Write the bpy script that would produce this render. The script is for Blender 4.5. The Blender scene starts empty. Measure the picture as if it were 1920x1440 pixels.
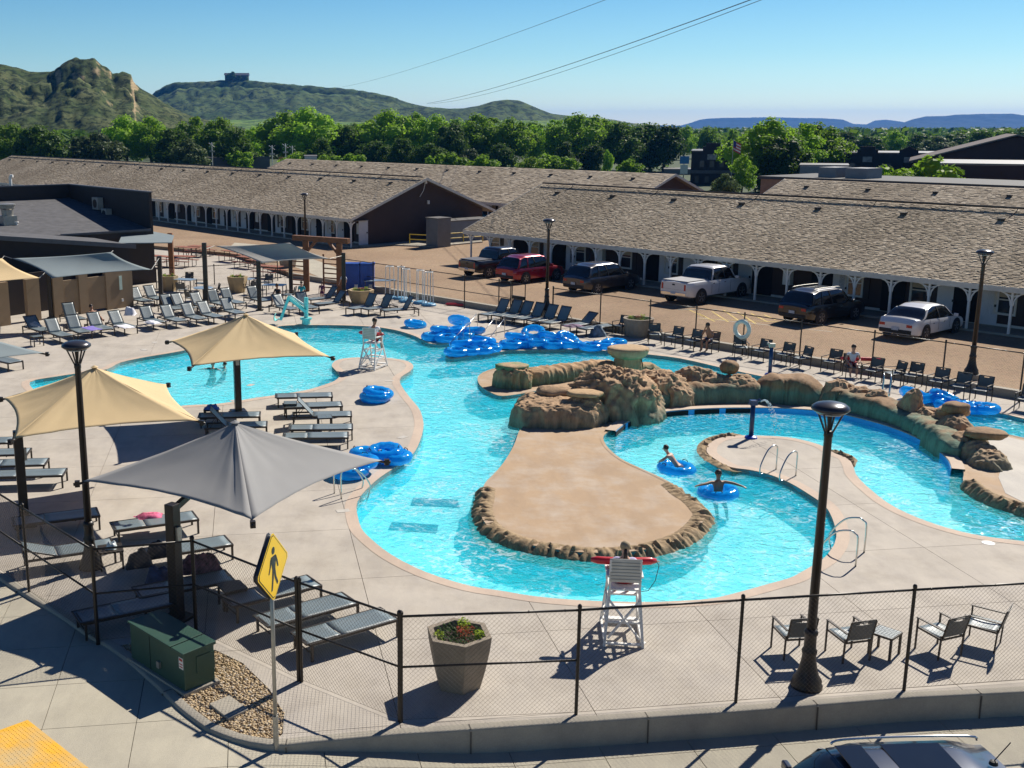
import bpy, bmesh, math, random
import numpy as np
from mathutils import Vector, Matrix, noise
from mathutils.geometry import delaunay_2d_cdt
random.seed(7)
PI = math.pi
scene = bpy.context.scene

# ---------------------------------------------------------------- camera, light, exposure
CAM_H = 9.6
HOR = 237.0; CX = 765.0; CY = 720.0; FPX = 2100.0        # horizon row, principal point, focal length (px of a 1920x1440 frame)
PITCH = math.atan((CY - HOR) / FPX)
cd = bpy.data.cameras.new('camera'); cam = bpy.data.objects.new('camera', cd)
scene.collection.objects.link(cam); scene.camera = cam
cam.location = (0, 0, CAM_H); cam.rotation_euler = (PI / 2 - PITCH, 0, 0)
cd.sensor_width = 36.0; cd.lens = 36.0 * FPX / 1920.0
cd.shift_x = (960.0 - CX) / 1920.0; cd.shift_y = 0.0
cd.clip_start = 0.3; cd.clip_end = 30000

SUN_ELEV = math.radians(41.0); SUN_DIR = math.radians(49.0)    # towards the sun, measured from +X
w = bpy.data.worlds.new('World'); scene.world = w; w.use_nodes = True
nt = w.node_tree; bg = nt.nodes['Background']
sky = nt.nodes.new('ShaderNodeTexSky'); sky.sky_type = 'NISHITA'; sky.sun_disc = False
sky.sun_elevation = SUN_ELEV; sky.sun_rotation = PI / 2 - SUN_DIR
sky.altitude = 700; sky.air_density = 1.0; sky.dust_density = 0.3; sky.ozone_density = 2.5
# dry high-country air: pale at the horizon, quickly deepening to a strong blue overhead, all the way round
_tc = nt.nodes.new('ShaderNodeTexCoord'); _sx = nt.nodes.new('ShaderNodeSeparateXYZ'); nt.links.new(_tc.outputs['Generated'], _sx.inputs[0])
_rp = nt.nodes.new('ShaderNodeValToRGB'); _e = _rp.color_ramp.elements; _e.new(0.03); _e.new(0.06); _e.new(0.14); _e.new(0.40)
for _k, (_p, _c) in enumerate(((0.0, (1.0, 1.0, 0.80)), (0.03, (0.66, 0.80, 0.82)), (0.06, (0.50, 0.71, 0.77)), (0.14, (0.27, 0.54, 0.70)), (0.40, (0.18, 0.29, 0.46)), (1.0, (0.15, 0.24, 0.42)))): _e[_k].position = _p; _e[_k].color = (*_c, 1)
nt.links.new(_sx.outputs['Z'], _rp.inputs[0]); _mx = nt.nodes.new('ShaderNodeMix'); _mx.data_type = 'RGBA'; _mx.blend_type = 'MULTIPLY'; _mx.inputs[0].default_value = 1.0
nt.links.new(sky.outputs[0], _mx.inputs[6]); nt.links.new(_rp.outputs[0], _mx.inputs[7]); nt.links.new(_mx.outputs[2], bg.inputs[0]); bg.inputs[1].default_value = 0.092
sl = bpy.data.lights.new('sun', 'SUN'); so = bpy.data.objects.new('sun', sl); scene.collection.objects.link(so)
sl.energy = 5.0; sl.angle = math.radians(0.53); sl.color = (1.0, 0.93, 0.82)
sd = Vector((math.cos(SUN_DIR) * math.cos(SUN_ELEV), math.sin(SUN_DIR) * math.cos(SUN_ELEV), math.sin(SUN_ELEV)))
so.rotation_euler = sd.to_track_quat('Z', 'Y').to_euler(); so.location = (40, 40, 60)
scene.view_settings.view_transform = 'Standard'; scene.view_settings.look = 'None'
scene.view_settings.exposure = 0.52; scene.view_settings.gamma = 1.0; scene.view_settings.use_curve_mapping = False
scene.render.engine = 'CYCLES'; scene.cycles.diffuse_bounces = 5; scene.cycles.max_bounces = 12

# survey helpers: where a line of sight meets the ground, used once to measure the plan of the place
_cp, _sp = math.cos(PITCH), math.sin(PITCH)
def ray(x, y):
    a = (x - CX) / FPX; b = -(y - CY) / FPX
    return Vector((a, _cp + b * _sp, -_sp + b * _cp))
def G(x, y, z=0.0):
    d = ray(x, y); t = (z - CAM_H) / d.z
    return Vector((0, 0, CAM_H)) + d * t
def AT(x, y, Y):                        # the point of that line of sight at distance Y ahead
    d = ray(x, y); t = Y / d.y
    return Vector((0, 0, CAM_H)) + d * t
def g2(x, y, z=0.0):
    p = G(x, y, z); return (p.x, p.y)
UA = math.radians(-50.6)
U = Vector((math.cos(UA), math.sin(UA), 0)); W = Vector((-U.y, U.x, 0))    # along the motels, and away from the pool
LOT = 0.25

# ---------------------------------------------------------------- object bookkeeping
C = scene.collection
def link(o, parent=None):
    C.objects.link(o)
    if parent is not None: o.parent = parent
    return o
def tag(o, label=None, cat=None, group=None, kind=None):
    if label: o['label'] = label
    if cat: o['category'] = cat
    if group: o['group'] = group
    if kind: o['kind'] = kind
    return o
def thing(name, label, cat, loc=(0, 0, 0), rz=0.0, group=None):
    o = bpy.data.objects.new(name, None); o.empty_display_size = 0.2
    o.location = loc; o.rotation_euler = (0, 0, rz); C.objects.link(o)
    return tag(o, label, cat, group)
def kids(o): return [c for c in bpy.data.objects if c.parent is o]
_kidmap = {}
def copy_tree(o, loc=None, rz=None, label=None, scale=None):
    tree = _kidmap.get(o.name)
    if tree is None:
        tree = [(c, [g for g in kids(c)]) for c in kids(o)]; _kidmap[o.name] = tree
    r = o.copy(); C.objects.link(r)
    if loc is not None: r.location = loc
    if rz is not None: r.rotation_euler = (0, 0, rz)
    if scale is not None: r.scale = scale if hasattr(scale, '__len__') else (scale,) * 3
    if label: r['label'] = label
    for c, gs in tree:
        d = c.copy(); C.objects.link(d); d.parent = r
        for g in gs:
            e = g.copy(); C.objects.link(e); e.parent = d
    return r

# ---------------------------------------------------------------- mesh builder
class MB:
    def __init__(s): s.v = []; s.f = []; s.uv = []
    def add(s, vs, fs, u=None):
        b = len(s.v); s.v.extend([tuple(p) for p in vs]); s.f.extend([tuple(b + i for i in f) for f in fs])
        if u is not None:
            while len(s.uv) < len(s.f) - len(fs): s.uv.append((0, 0))
            s.uv.extend([u] * len(fs))
        return s
    def box(s, x0, x1, y0, y1, z0, z1, M=None):
        vs = [Vector(p) for p in ((x0,y0,z0),(x1,y0,z0),(x1,y1,z0),(x0,y1,z0),(x0,y0,z1),(x1,y0,z1),(x1,y1,z1),(x0,y1,z1))]
        if M is not None: vs = [M @ p for p in vs]
        return s.add(vs, [(0,3,2,1),(4,5,6,7),(0,1,5,4),(1,2,6,5),(2,3,7,6),(3,0,4,7)])
    def cbox(s, c, d, rz=0.0, M=None):
        m = Matrix.Translation(c) @ Matrix.Rotation(rz, 4, 'Z')
        if M is not None: m = m @ M
        return s.box(-d[0]/2, d[0]/2, -d[1]/2, d[1]/2, -d[2]/2, d[2]/2, m)
    def bar(s, a, b, wd, ht, up=(0, 0, 1)):         # square bar from a to b
        a = Vector(a); b = Vector(b); d = b - a; L = d.length
        if L < 1e-6: return s
        d.normalize(); up = Vector(up)
        if abs(d.dot(up)) > 0.98: up = Vector((1, 0, 0))
        sx = d.cross(up).normalized(); sz = sx.cross(d)
        vs = []
        for p in (a, b):
            for i, j in ((-1,-1),(1,-1),(1,1),(-1,1)): vs.append(p + sx*i*wd/2 + sz*j*ht/2)
        return s.add(vs, [(0,3,2,1),(4,5,6,7),(0,1,5,4),(1,2,6,5),(2,3,7,6),(3,0,4,7)])
    def tube(s, pts, r, n=6, closed=False, cap=True):
        pts = [Vector(p) for p in pts]; N = len(pts)
        rs = r if hasattr(r, '__len__') else [r] * N
        d0 = (pts[1] - pts[0]).normalized()
        nn = Vector((0, 0, 1)) if abs(d0.z) < 0.9 else Vector((1, 0, 0))
        nn = (nn - d0 * nn.dot(d0)).normalized(); vs = []
        for i in range(N):
            if closed: d = (pts[(i+1) % N] - pts[i-1])
            else: d = pts[min(i+1, N-1)] - pts[max(i-1, 0)]
            d = d.normalized() if d.length > 1e-9 else d0
            nn = (nn - d * nn.dot(d))
            nn = nn.normalized() if nn.length > 1e-6 else d.orthogonal().normalized()
            bb = d.cross(nn)
            for k in range(n):
                a = 2 * PI * k / n; vs.append(pts[i] + (nn * math.cos(a) + bb * math.sin(a)) * rs[i])
        fs = []
        for i in range(N if closed else N - 1):
            j = (i + 1) % N
            for k in range(n):
                l = (k + 1) % n; fs.append((i*n+k, i*n+l, j*n+l, j*n+k))
        if cap and not closed:
            fs.append(tuple(range(n-1, -1, -1))); fs.append(tuple((N-1)*n + k for k in range(n)))
        return s.add(vs, fs)
    def lathe(s, prof, n=16, c=(0, 0, 0), cap=True, M=None):
        vs = []; fs = []; c = Vector(c)
        for r, z in prof:
            for k in range(n):
                a = 2*PI*k/n; p = Vector((r*math.cos(a), r*math.sin(a), z))
                vs.append((M @ p if M is not None else p) + c)
        for i in range(len(prof) - 1):
            for k in range(n):
                l = (k+1) % n; fs.append((i*n+k, i*n+l, (i+1)*n+l, (i+1)*n+k))
        if cap:
            fs.append(tuple(range(n-1, -1, -1))); fs.append(tuple((len(prof)-1)*n + k for k in range(n)))
        return s.add(vs, fs)
    def prism(s, poly, z0, z1):
        n = len(poly)
        if sum(poly[i][0]*poly[(i+1)%n][1]-poly[(i+1)%n][0]*poly[i][1] for i in range(n)) < 0: poly = poly[::-1]
        vs = [(p[0], p[1], z0) for p in poly] + [(p[0], p[1], z1) for p in poly]
        fs = [tuple(range(n-1, -1, -1)), tuple(range(n, 2*n))] + [(i, (i+1)%n, n+(i+1)%n, n+i) for i in range(n)]
        return s.add(vs, fs)
    def grid(s, P):                                   # P[i][j] points
        n, m = len(P), len(P[0]); vs = [p for row in P for p in row]
        fs = [(i*m+j, i*m+j+1, (i+1)*m+j+1, (i+1)*m+j) for i in range(n-1) for j in range(m-1)]
        return s.add(vs, fs)
    def mesh(s, name, mat, smooth=False):
        me = bpy.data.meshes.new(name); me.from_pydata(s.v, [], s.f); me.update()
        if s.uv:
            while len(s.uv) < len(s.f): s.uv.append((0, 0))
            ul = me.uv_layers.new(name='rnd')
            arr = np.empty((len(me.loops), 2), dtype=np.float32); ix = 0
            for p, u in zip(me.polygons, s.uv):
                arr[p.loop_start:p.loop_start + p.loop_total] = u
            ul.data.foreach_set('uv', arr.ravel())
        if mat is not None: me.materials.append(mat)
        if smooth: me.polygons.foreach_set('use_smooth', [True] * len(me.polygons))
        return me
    def build(s, name, mat, parent=None, smooth=False, loc=None, rz=None):
        o = bpy.data.objects.new(name, s.mesh(name, mat, smooth))
        if loc is not None: o.location = loc
        if rz is not None: o.rotation_euler = (0, 0, rz)
        return link(o, parent)
def autosmooth(o, ang=40):
    me = o.data; me.polygons.foreach_set('use_smooth', [True] * len(me.polygons))
    bm = bmesh.new(); bm.from_mesh(me)
    for e in bm.edges:
        e.smooth = not (len(e.link_faces) == 2 and e.calc_face_angle(0) > math.radians(ang))
    bm.to_mesh(me); bm.free(); return o
def bevel(o, wd=0.01, seg=2):
    m = o.modifiers.new('bevel', 'BEVEL'); m.width = wd; m.segments = seg; m.limit_method = 'ANGLE'; m.angle_limit = math.radians(40)
    return o

def inside(p, poly):
    x, y = p[0], p[1]; c = False; n = len(poly); j = n - 1
    for i in range(n):
        xi, yi = poly[i][0], poly[i][1]; xj, yj = poly[j][0], poly[j][1]
        if (yi > y) != (yj > y) and x < (xj - xi) * (y - yi) / (yj - yi) + xi: c = not c
        j = i
    return c
def plate(outer, holes=()):
    """triangulated flat region with holes -> (2d points, triangles)"""
    vs = []; es = []
    for loop in [outer] + list(holes):
        b = len(vs); n = len(loop); vs += [Vector((p[0], p[1])) for p in loop]
        es += [(b + i, b + (i + 1) % n) for i in range(n)]
    V, E, F, _, _, _ = delaunay_2d_cdt(vs, es, [], 0, 1e-5)
    keep = []
    for f in F:
        c = (V[f[0]] + V[f[1]] + V[f[2]]) / 3
        if inside(c, outer) and not any(inside(c, h) for h in holes):
            a = (V[f[1]] - V[f[0]]).cross(V[f[2]] - V[f[0]])
            keep.append(tuple(f) if a > 0 else tuple(reversed(f)))
    return V, keep
def smooth_loop(pts, k=4):
    """Catmull-Rom through a closed loop"""
    n = len(pts); out = []
    for i in range(n):
        p0, p1, p2, p3 = [Vector(pts[(i + d) % n]) for d in (-1, 0, 1, 2)]
        for j in range(k):
            t = j / k
            out.append(0.5 * ((2*p1) + (-p0 + p2)*t + (2*p0 - 5*p1 + 4*p2 - p3)*t*t + (-p0 + 3*p1 - 3*p2 + p3)*t**3))
    return out
def smooth_path(pts, k=4):
    pts = [Vector(p) for p in pts]; n = len(pts); out = []
    for i in range(n - 1):
        p0 = pts[max(i-1, 0)]; p1 = pts[i]; p2 = pts[i+1]; p3 = pts[min(i+2, n-1)]
        for j in range(k):
            t = j / k
            out.append(0.5 * ((2*p1) + (-p0 + p2)*t + (2*p0 - 5*p1 + 4*p2 - p3)*t*t + (-p0 + 3*p1 - 3*p2 + p3)*t**3))
    out.append(pts[-1]); return out
def resample(pts, step, closed=False):
    pts = [Vector(p) for p in pts]
    if closed: pts = pts + [pts[0]]
    out = [pts[0]]; acc = 0.0
    for a, b in zip(pts, pts[1:]):
        L = (b - a).length
        while acc + L >= step:
            t = (step - acc) / L; a = a.lerp(b, t); out.append(a); L = (b - a).length; acc = 0.0
        acc += L
    if closed and (out[-1] - out[0]).length < step * 0.5: out.pop()
    return out

# ---------------------------------------------------------------- materials
MATS = {}
def mat(name, col, rough=0.6, metal=0.0, var=0.12, sc=3.0, bump=0.0, bsc=None, spec=0.5, coat=0.0, dirt=None, world=False, alpha=None, trans=0.0, emit=None, sheen=0.0, detail=5.0):
    """plain procedural surface: noise-varied base colour, roughness and relief"""
    if name in MATS: return MATS[name]
    m = bpy.data.materials.new(name); m.use_nodes = True; n = m.node_tree; b = n.nodes['Principled BSDF']
    L = n.links
    tc = n.nodes.new('ShaderNodeTexCoord'); src = tc.outputs['Object']
    if world:
        gm = n.nodes.new('ShaderNodeNewGeometry'); src = gm.outputs['Position']
    nz = n.nodes.new('ShaderNodeTexNoise'); nz.inputs['Scale'].default_value = sc; nz.inputs['Detail'].default_value = detail
    L.new(src, nz.inputs['Vector'])
    r = n.nodes.new('ShaderNodeValToRGB'); c = Vector(col[:3])
    r.color_ramp.elements[0].position = 0.3; r.color_ramp.elements[1].position = 0.7
    r.color_ramp.elements[0].color = (*(c * (1 - var)), 1); r.color_ramp.elements[1].color = (*[min(1, x * (1 + var)) for x in c], 1)
    L.new(nz.outputs['Fac'], r.inputs[0]); out = r.outputs[0]
    if dirt:                                        # (colour, scale, amount)
        n2 = n.nodes.new('ShaderNodeTexNoise'); n2.inputs['Scale'].default_value = dirt[1]; n2.inputs['Detail'].default_value = 8; n2.inputs['Roughness'].default_value = 0.65
        L.new(src, n2.inputs['Vector'])
        r2 = n.nodes.new('ShaderNodeValToRGB'); r2.color_ramp.elements[0].position = 0.45; r2.color_ramp.elements[1].position = 0.72
        r2.color_ramp.elements[0].color = (0, 0, 0, 1); r2.color_ramp.elements[1].color = (dirt[2],) * 3 + (1,)
        L.new(n2.outputs['Fac'], r2.inputs[0])
        mx = n.nodes.new('ShaderNodeMix'); mx.data_type = 'RGBA'
        L.new(r2.outputs[0], mx.inputs[0]); L.new(out, mx.inputs[6]); mx.inputs[7].default_value = (*dirt[0], 1); out = mx.outputs[2]
    L.new(out, b.inputs['Base Color'])
    b.inputs['Roughness'].default_value = rough; b.inputs['Metallic'].default_value = metal
    b.inputs['Specular IOR Level'].default_value = spec; b.inputs['Coat Weight'].default_value = coat
    b.inputs['Coat Roughness'].default_value = 0.05
    if trans: b.inputs['Transmission Weight'].default_value = trans
    if emit: b.inputs['Emission Color'].default_value = (*emit[0], 1); b.inputs['Emission Strength'].default_value = emit[1]
    if bump:
        n3 = n.nodes.new('ShaderNodeTexNoise'); n3.inputs['Scale'].default_value = bsc or sc * 6; n3.inputs['Detail'].default_value = 6
        L.new(src, n3.inputs['Vector'])
        bp = n.nodes.new('ShaderNodeBump'); bp.inputs['Strength'].default_value = bump; bp.inputs['Distance'].default_value = 0.02
        L.new(n3.outputs['Fac'], bp.inputs['Height']); L.new(bp.outputs[0], b.inputs['Normal'])
    m['out'] = 0; MATS[name] = m; return m
def nodes_of(m): return m.node_tree.nodes, m.node_tree.links, m.node_tree.nodes['Principled BSDF']
def ramp(n, pts):
    r = n.new('ShaderNodeValToRGB'); e = r.color_ramp.elements
    while len(e) < len(pts): e.new(0.5)
    for k, (p, c) in enumerate(pts):
        e[k].position = p; e[k].color = (*c, 1) if len(c) == 3 else c
    return r

frame_m = mat('powder_coated_bronze', (0.045, 0.036, 0.028), 0.45, 0.3, 0.15, 8)
black_m = mat('dark_bronze_paint', (0.022, 0.017, 0.014), 0.4, 0.2, 0.2, 6)
steel_m = mat('stainless_steel', (0.62, 0.62, 0.6), 0.22, 1.0, 0.05, 10)
white_m = mat('white_paint', (0.74, 0.73, 0.70), 0.5, 0, 0.06, 4)
galv_m = mat('galvanised_steel', (0.38, 0.37, 0.34), 0.45, 0.7, 0.12, 10)
hole_m = mat('dark_void', (0.006, 0.006, 0.007), 0.9, 0, 0.1)
# ================================================================ ground, pavement, deck and pool
def sheet(name, V, F, z, m, parent=None, kind=None, zf=None):
    me = bpy.data.meshes.new(name); me.from_pydata([(v[0], v[1], zf(v[0], v[1]) if zf else z) for v in V], [], F); me.update()
    me.materials.append(m); o = bpy.data.objects.new(name, me); link(o, parent)
    if kind: o['kind'] = kind
    return o
def px(l, z=0.0): return [g2(x, y, z) for x, y in l]

# --- materials of the ground
def concrete(name, col, dark, sc=0.35, stain=0.5, speck=0.06):
    m = mat(name, col, 0.85, 0, 0.07, sc, 0.25, 60, world=True, dirt=(dark, 0.9, stain))
    n, L, b = nodes_of(m); old = b.inputs['Base Color'].links[0].from_socket
    g = n.new('ShaderNodeNewGeometry'); z = n.new('ShaderNodeTexNoise'); z.inputs['Scale'].default_value = 38; z.inputs['Detail'].default_value = 3
    mp = n.new('ShaderNodeMapping'); mp.inputs['Scale'].default_value = (1, 0.35, 1); mp.inputs['Rotation'].default_value = (0, 0, 0.5)
    z2 = n.new('ShaderNodeTexNoise'); z2.inputs['Scale'].default_value = 1.6; z2.inputs['Detail'].default_value = 7; z2.inputs['Roughness'].default_value = 0.7
    L.new(g.outputs['Position'], z.inputs['Vector']); L.new(g.outputs['Position'], mp.inputs[0]); L.new(mp.outputs[0], z2.inputs['Vector'])
    r = ramp(n, [(0.3, (1 - speck,) * 3), (0.7, (1 + speck,) * 3)]); L.new(z.outputs['Fac'], r.inputs[0])
    r2 = ramp(n, [(0.35, (0.86, 0.86, 0.88)), (0.6, (1, 1, 1))]); L.new(z2.outputs['Fac'], r2.inputs[0])
    a = n.new('ShaderNodeMix'); a.data_type = 'RGBA'; a.blend_type = 'MULTIPLY'; a.inputs[0].default_value = 1
    L.new(old, a.inputs[6]); L.new(r.outputs[0], a.inputs[7])
    a2 = n.new('ShaderNodeMix'); a2.data_type = 'RGBA'; a2.blend_type = 'MULTIPLY'; a2.inputs[0].default_value = 1
    L.new(a.outputs[2], a2.inputs[6]); L.new(r2.outputs[0], a2.inputs[7]); L.new(a2.outputs[2], b.inputs['Base Color'])
    return m
deck_m = concrete('broomed_deck_concrete', (0.45, 0.405, 0.345), (0.29, 0.25, 0.20), stain=0.55)
pave_m = concrete('pavement_concrete', (0.42, 0.385, 0.30), (0.30, 0.27, 0.21), stain=0.4)
kerb_m = concrete('kerb_concrete', (0.37, 0.335, 0.27), (0.25, 0.235, 0.2), sc=0.8, stain=0.6)
coping_m = concrete('coping_concrete', (0.52, 0.41, 0.32), (0.38, 0.31, 0.25), stain=0.3)
isle_m = concrete('tan_island_concrete', (0.40, 0.275, 0.165), (0.47, 0.40, 0.33), sc=0.25, stain=0.75)
joint_m = mat('joint_filler', (0.10, 0.09, 0.075), 0.9, 0, 0.2, 3, world=True)

# land out to the horizon: mown grass and scrub
land_m = mat('dry_grass_land', (0.035, 0.06, 0.02), 0.95, 0, 0.45, 0.01, world=True, dirt=((0.09, 0.12, 0.04), 0.004, 0.7))
_b = MB(); _b.add([(-9000, -60, -1.4), (9000, -60, -1.4), (9000, 99, -1.4), (-9000, 99, -1.4), (-9000, 99, 0.12), (9000, 99, 0.12), (9000, 14000, 0.12), (-9000, 14000, 0.12)], [(0,1,2,3), (4,5,6,7), (3,2,5,4)])
tag(_b.build('ground', land_m), kind='structure')

# car park of rolled tan gravel
lot_m = mat('rolled_scoria_gravel', (0.25, 0.165, 0.098), 0.95, 0, 0.16, 0.12, 0.8, 55, world=True, dirt=((0.30, 0.215, 0.14), 0.12, 0.8))
_n, _L, _p = nodes_of(lot_m); _old = _p.inputs['Base Color'].links[0].from_socket
_g = _n.new('ShaderNodeNewGeometry'); _v = _n.new('ShaderNodeTexVoronoi'); _v.inputs['Scale'].default_value = 9
_L.new(_g.outputs['Position'], _v.inputs['Vector'])
_x = _n.new('ShaderNodeMix'); _x.data_type = 'RGBA'; _x.blend_type = 'OVERLAY'; _x.inputs[0].default_value = 0.22
_h = _n.new('ShaderNodeHueSaturation'); _h.inputs['Saturation'].default_value = 0.15
_L.new(_v.outputs['Color'], _h.inputs['Color']); _L.new(_old, _x.inputs[6]); _L.new(_h.outputs[0], _x.inputs[7]); _L.new(_x.outputs[2], _p.inputs['Base Color'])

# rear fence line of the pool, from its posts
REAR = [G(645, 485, 1.8), G(695, 493, 1.8), G(747, 500.5, 1.8), G(802, 508, 1.8), G(857, 518, 1.8), G(921.7, 527, 1.8), G(945, 530, 1.8), G(1018, 542, 1.8), G(1098, 556, 1.8), G(1187, 570, 1.8),
        G(1287, 580, 1.8), G(1391, 590, 1.8), G(1507, 603, 1.8), G(1641, 622.5, 1.8), G(1774, 641, 1.8), G(1920, 662, 1.8)]
REAR = [Vector((p.x, p.y, 0)) for p in REAR]
_a, _z = REAR[0], REAR[-2]; _d = (_z - _a).normalized()
REAR = [_a + _d * (p - _a).dot(_d) for p in REAR]                 # one straight run
RW = Vector((-_d.y, _d.x, 0)); RW = RW if RW.y > 0 else -RW
REAR_D = _d
_l0 = REAR[0] - _d * 6.5; _l1 = REAR[-1] + _d * 14
deck_rear = [(_l0 + RW * 0.45), (_l1 + RW * 0.45)]
lot_poly = [deck_rear[0] + RW*0.25, deck_rear[1] + RW*0.25, Vector((60, 30, 0)), Vector((60, 120, 0)), Vector((-10, 190, 0)), Vector((-75, 190, 0)), Vector((-45, 112, 0)), Vector((-34, 98, 0)), Vector((-24, 93, 0)), Vector((-13, 84.5, 0))]
_b = MB(); _b.prism([(p.x, p.y) for p in lot_poly], -0.3, LOT)
tag(_b.build('parking_lot', lot_m), kind='structure')
# kerb between deck and car park
_b = MB(); _q = [deck_rear[0], deck_rear[1], deck_rear[1] + RW*0.28, deck_rear[0] + RW*0.28]
_b.prism([(p.x, p.y) for p in _q], -0.2, LOT + 0.05)
tag(_b.build('lot_kerb', kerb_m), kind='structure')
# pale concrete apron in the car park on the left
_b = MB(); _b.prism(px([(432, 462), (560, 503), (600, 520), (648, 527), (640, 505), (520, 462), (440, 455)], LOT), LOT - 0.02, LOT + 0.006)
tag(_b.build('concrete_apron', pave_m), kind='structure')

# outline of the deck
near_edge = [(2500, 1240), (1920, 1296), (1695, 1307), (1380, 1333), (1081, 1353), (960, 1361), (850, 1369), (750, 1375), (650, 1384), (560, 1392), (522, 1397), (480, 1393), (430, 1381), (385, 1362), (340, 1328), (298, 1286), (250, 1243), (205, 1210), (172, 1193), (110, 1150), (55, 1118), (-60, 1045), (-420, 860)]
deck_outer = px(near_edge) + [(-26, 40), (-34, 62), (-34, 98), (-24, 93), (-13, 84.5)] + [(deck_rear[0].x, deck_rear[0].y), (deck_rear[1].x, deck_rear[1].y)] + [(40, 22)]
pool_px = [(56,716),(100,707),(154,699),(200,692.5),(225,680),(271,670),(333,659.6),(400,645),(460,630),(510,616),(530,611),(575,609.5),(640,610),(697.5,612.5),(725,616),(750,621),(780,631),(792,638),(804,643.5),(825,645.5),(845,643.5),(862,640),(885,635.5),(912,638),(935,643),(955,648),(958,652),(946,654),(900,656),(858,661),(838,666),(836,669.5),(845,672),(857,671.7),(890,666),(932,661),(953,657.5),(990,657),(1060,656),
 (1100,656),(1140,658),(1180,660),(1210,664),(1275,672),(1355,690),(1440,708),(1547,728),(1650,745),(1752,762),(1865,773),(1920,785),(2000,800),(2150,850),(2250,930),(2200,1010),(2050,1028),
 (1920,1015),(1830,1003),(1760,985),(1700,962),(1660,940),(1635,920),(1620,907),(1605,890),(1600,875),(1590,860),(1565,850),(1545,837.5),(1515,827.5),(1477.5,820),(1440,817.5),(1405,816.5),(1376,817),(1347,822),(1330,832),(1325,841),(1327,850),(1344,863),(1370,876),(1405,881),(1440,889),(1480,905),(1520,929),(1547,949),(1561,973),(1568,1000),(1566,1015),(1560,1028),(1542,1049),(1502,1073),(1480,1084),(1441,1095),(1398,1107),(1337,1122),(1270,1127),(1215,1129),(1150,1128),(1077,1125),(1001,1118),(940,1108),(879,1098),(799,1073),(735,1041),(694,1009),(677,989),(669,960),(669,945),(673,936),(684,921),(710,897),(749,870.6),(775.6,849),(788,825),(794,800),(792,782),(785,765),(770,747),(757,730),(750,717),(752,707),(770,695),(775,686),(765,677.5),(740,672.5),(705,670),(655,671),(630,676),(622,685),(627,692),(636,702),(634,709),(620,717.5),(580,730),(540,737.5),(480,746),(410,757),(350,760),(280,768),(190,768),(110,752),(70,735)]
isle_px = [(979,803),(973,809),(964.6,832.5),(950,859),(932.5,882),(912,902.5),(906,915),(903,935),(899,955),(912,984),(950,1007.5),(1002.5,1023.5),(1084,1035),(1142,1036.7),(1201,1032),(1259,1017.7),(1300,997),(1323,969.6),(1317.5,955),(1300,937.5),(1282,926),(1262,908),(1236,894),(1207,880.6),(1172,864.6),(1151,850),(1137,835.4),(1131,821),(1137,812),(1157,800),(1186,786),(1230,774),(1288,768),(1347,765),(1405,765),(1440,766),(1490,767),(1540,772),(1590,780),(1640,792),(1690,807),(1740,828),(1775,848),(1800,870),(1807,887),(1806,902),(1822,915),(1850,932),(1920,955),(2000,985),(2080,985),(2120,930),(2060,870),(1990,838),(1920,821),(1865,810),(1830,802.5),(1780,793),(1700,780),(1620,766),(1547,750),(1440,735),(1350,722),(1290,722),(1240,728),(1170,735),(1110,742),(1060,752),(1010,770),(990,785)]
small_px = [(896,706),(900,722),(921,736),(941,742),(976,738),(1026,729),(1061,723),(1090,720),(1150,713),(1210,708),(1245,703),(1240,694),(1200,690),(1100,689),(1000,688),(940,689),(912,695)]
pool_poly = [tuple(p) for p in smooth_loop(px(pool_px), 3)]
isle_poly = [tuple(p) for p in smooth_loop(px(isle_px), 3)]
small_poly = [tuple(p) for p in smooth_loop(px(small_px), 3)]
bed_poly = px([(214,1212),(262,1250),(310,1294),(350,1332),(392,1358),(436,1375),(484,1387),(514,1390),(530,1376),(533,1338),(505,1292),(455,1243),(405,1219),(340,1205),(262,1203)])

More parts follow.
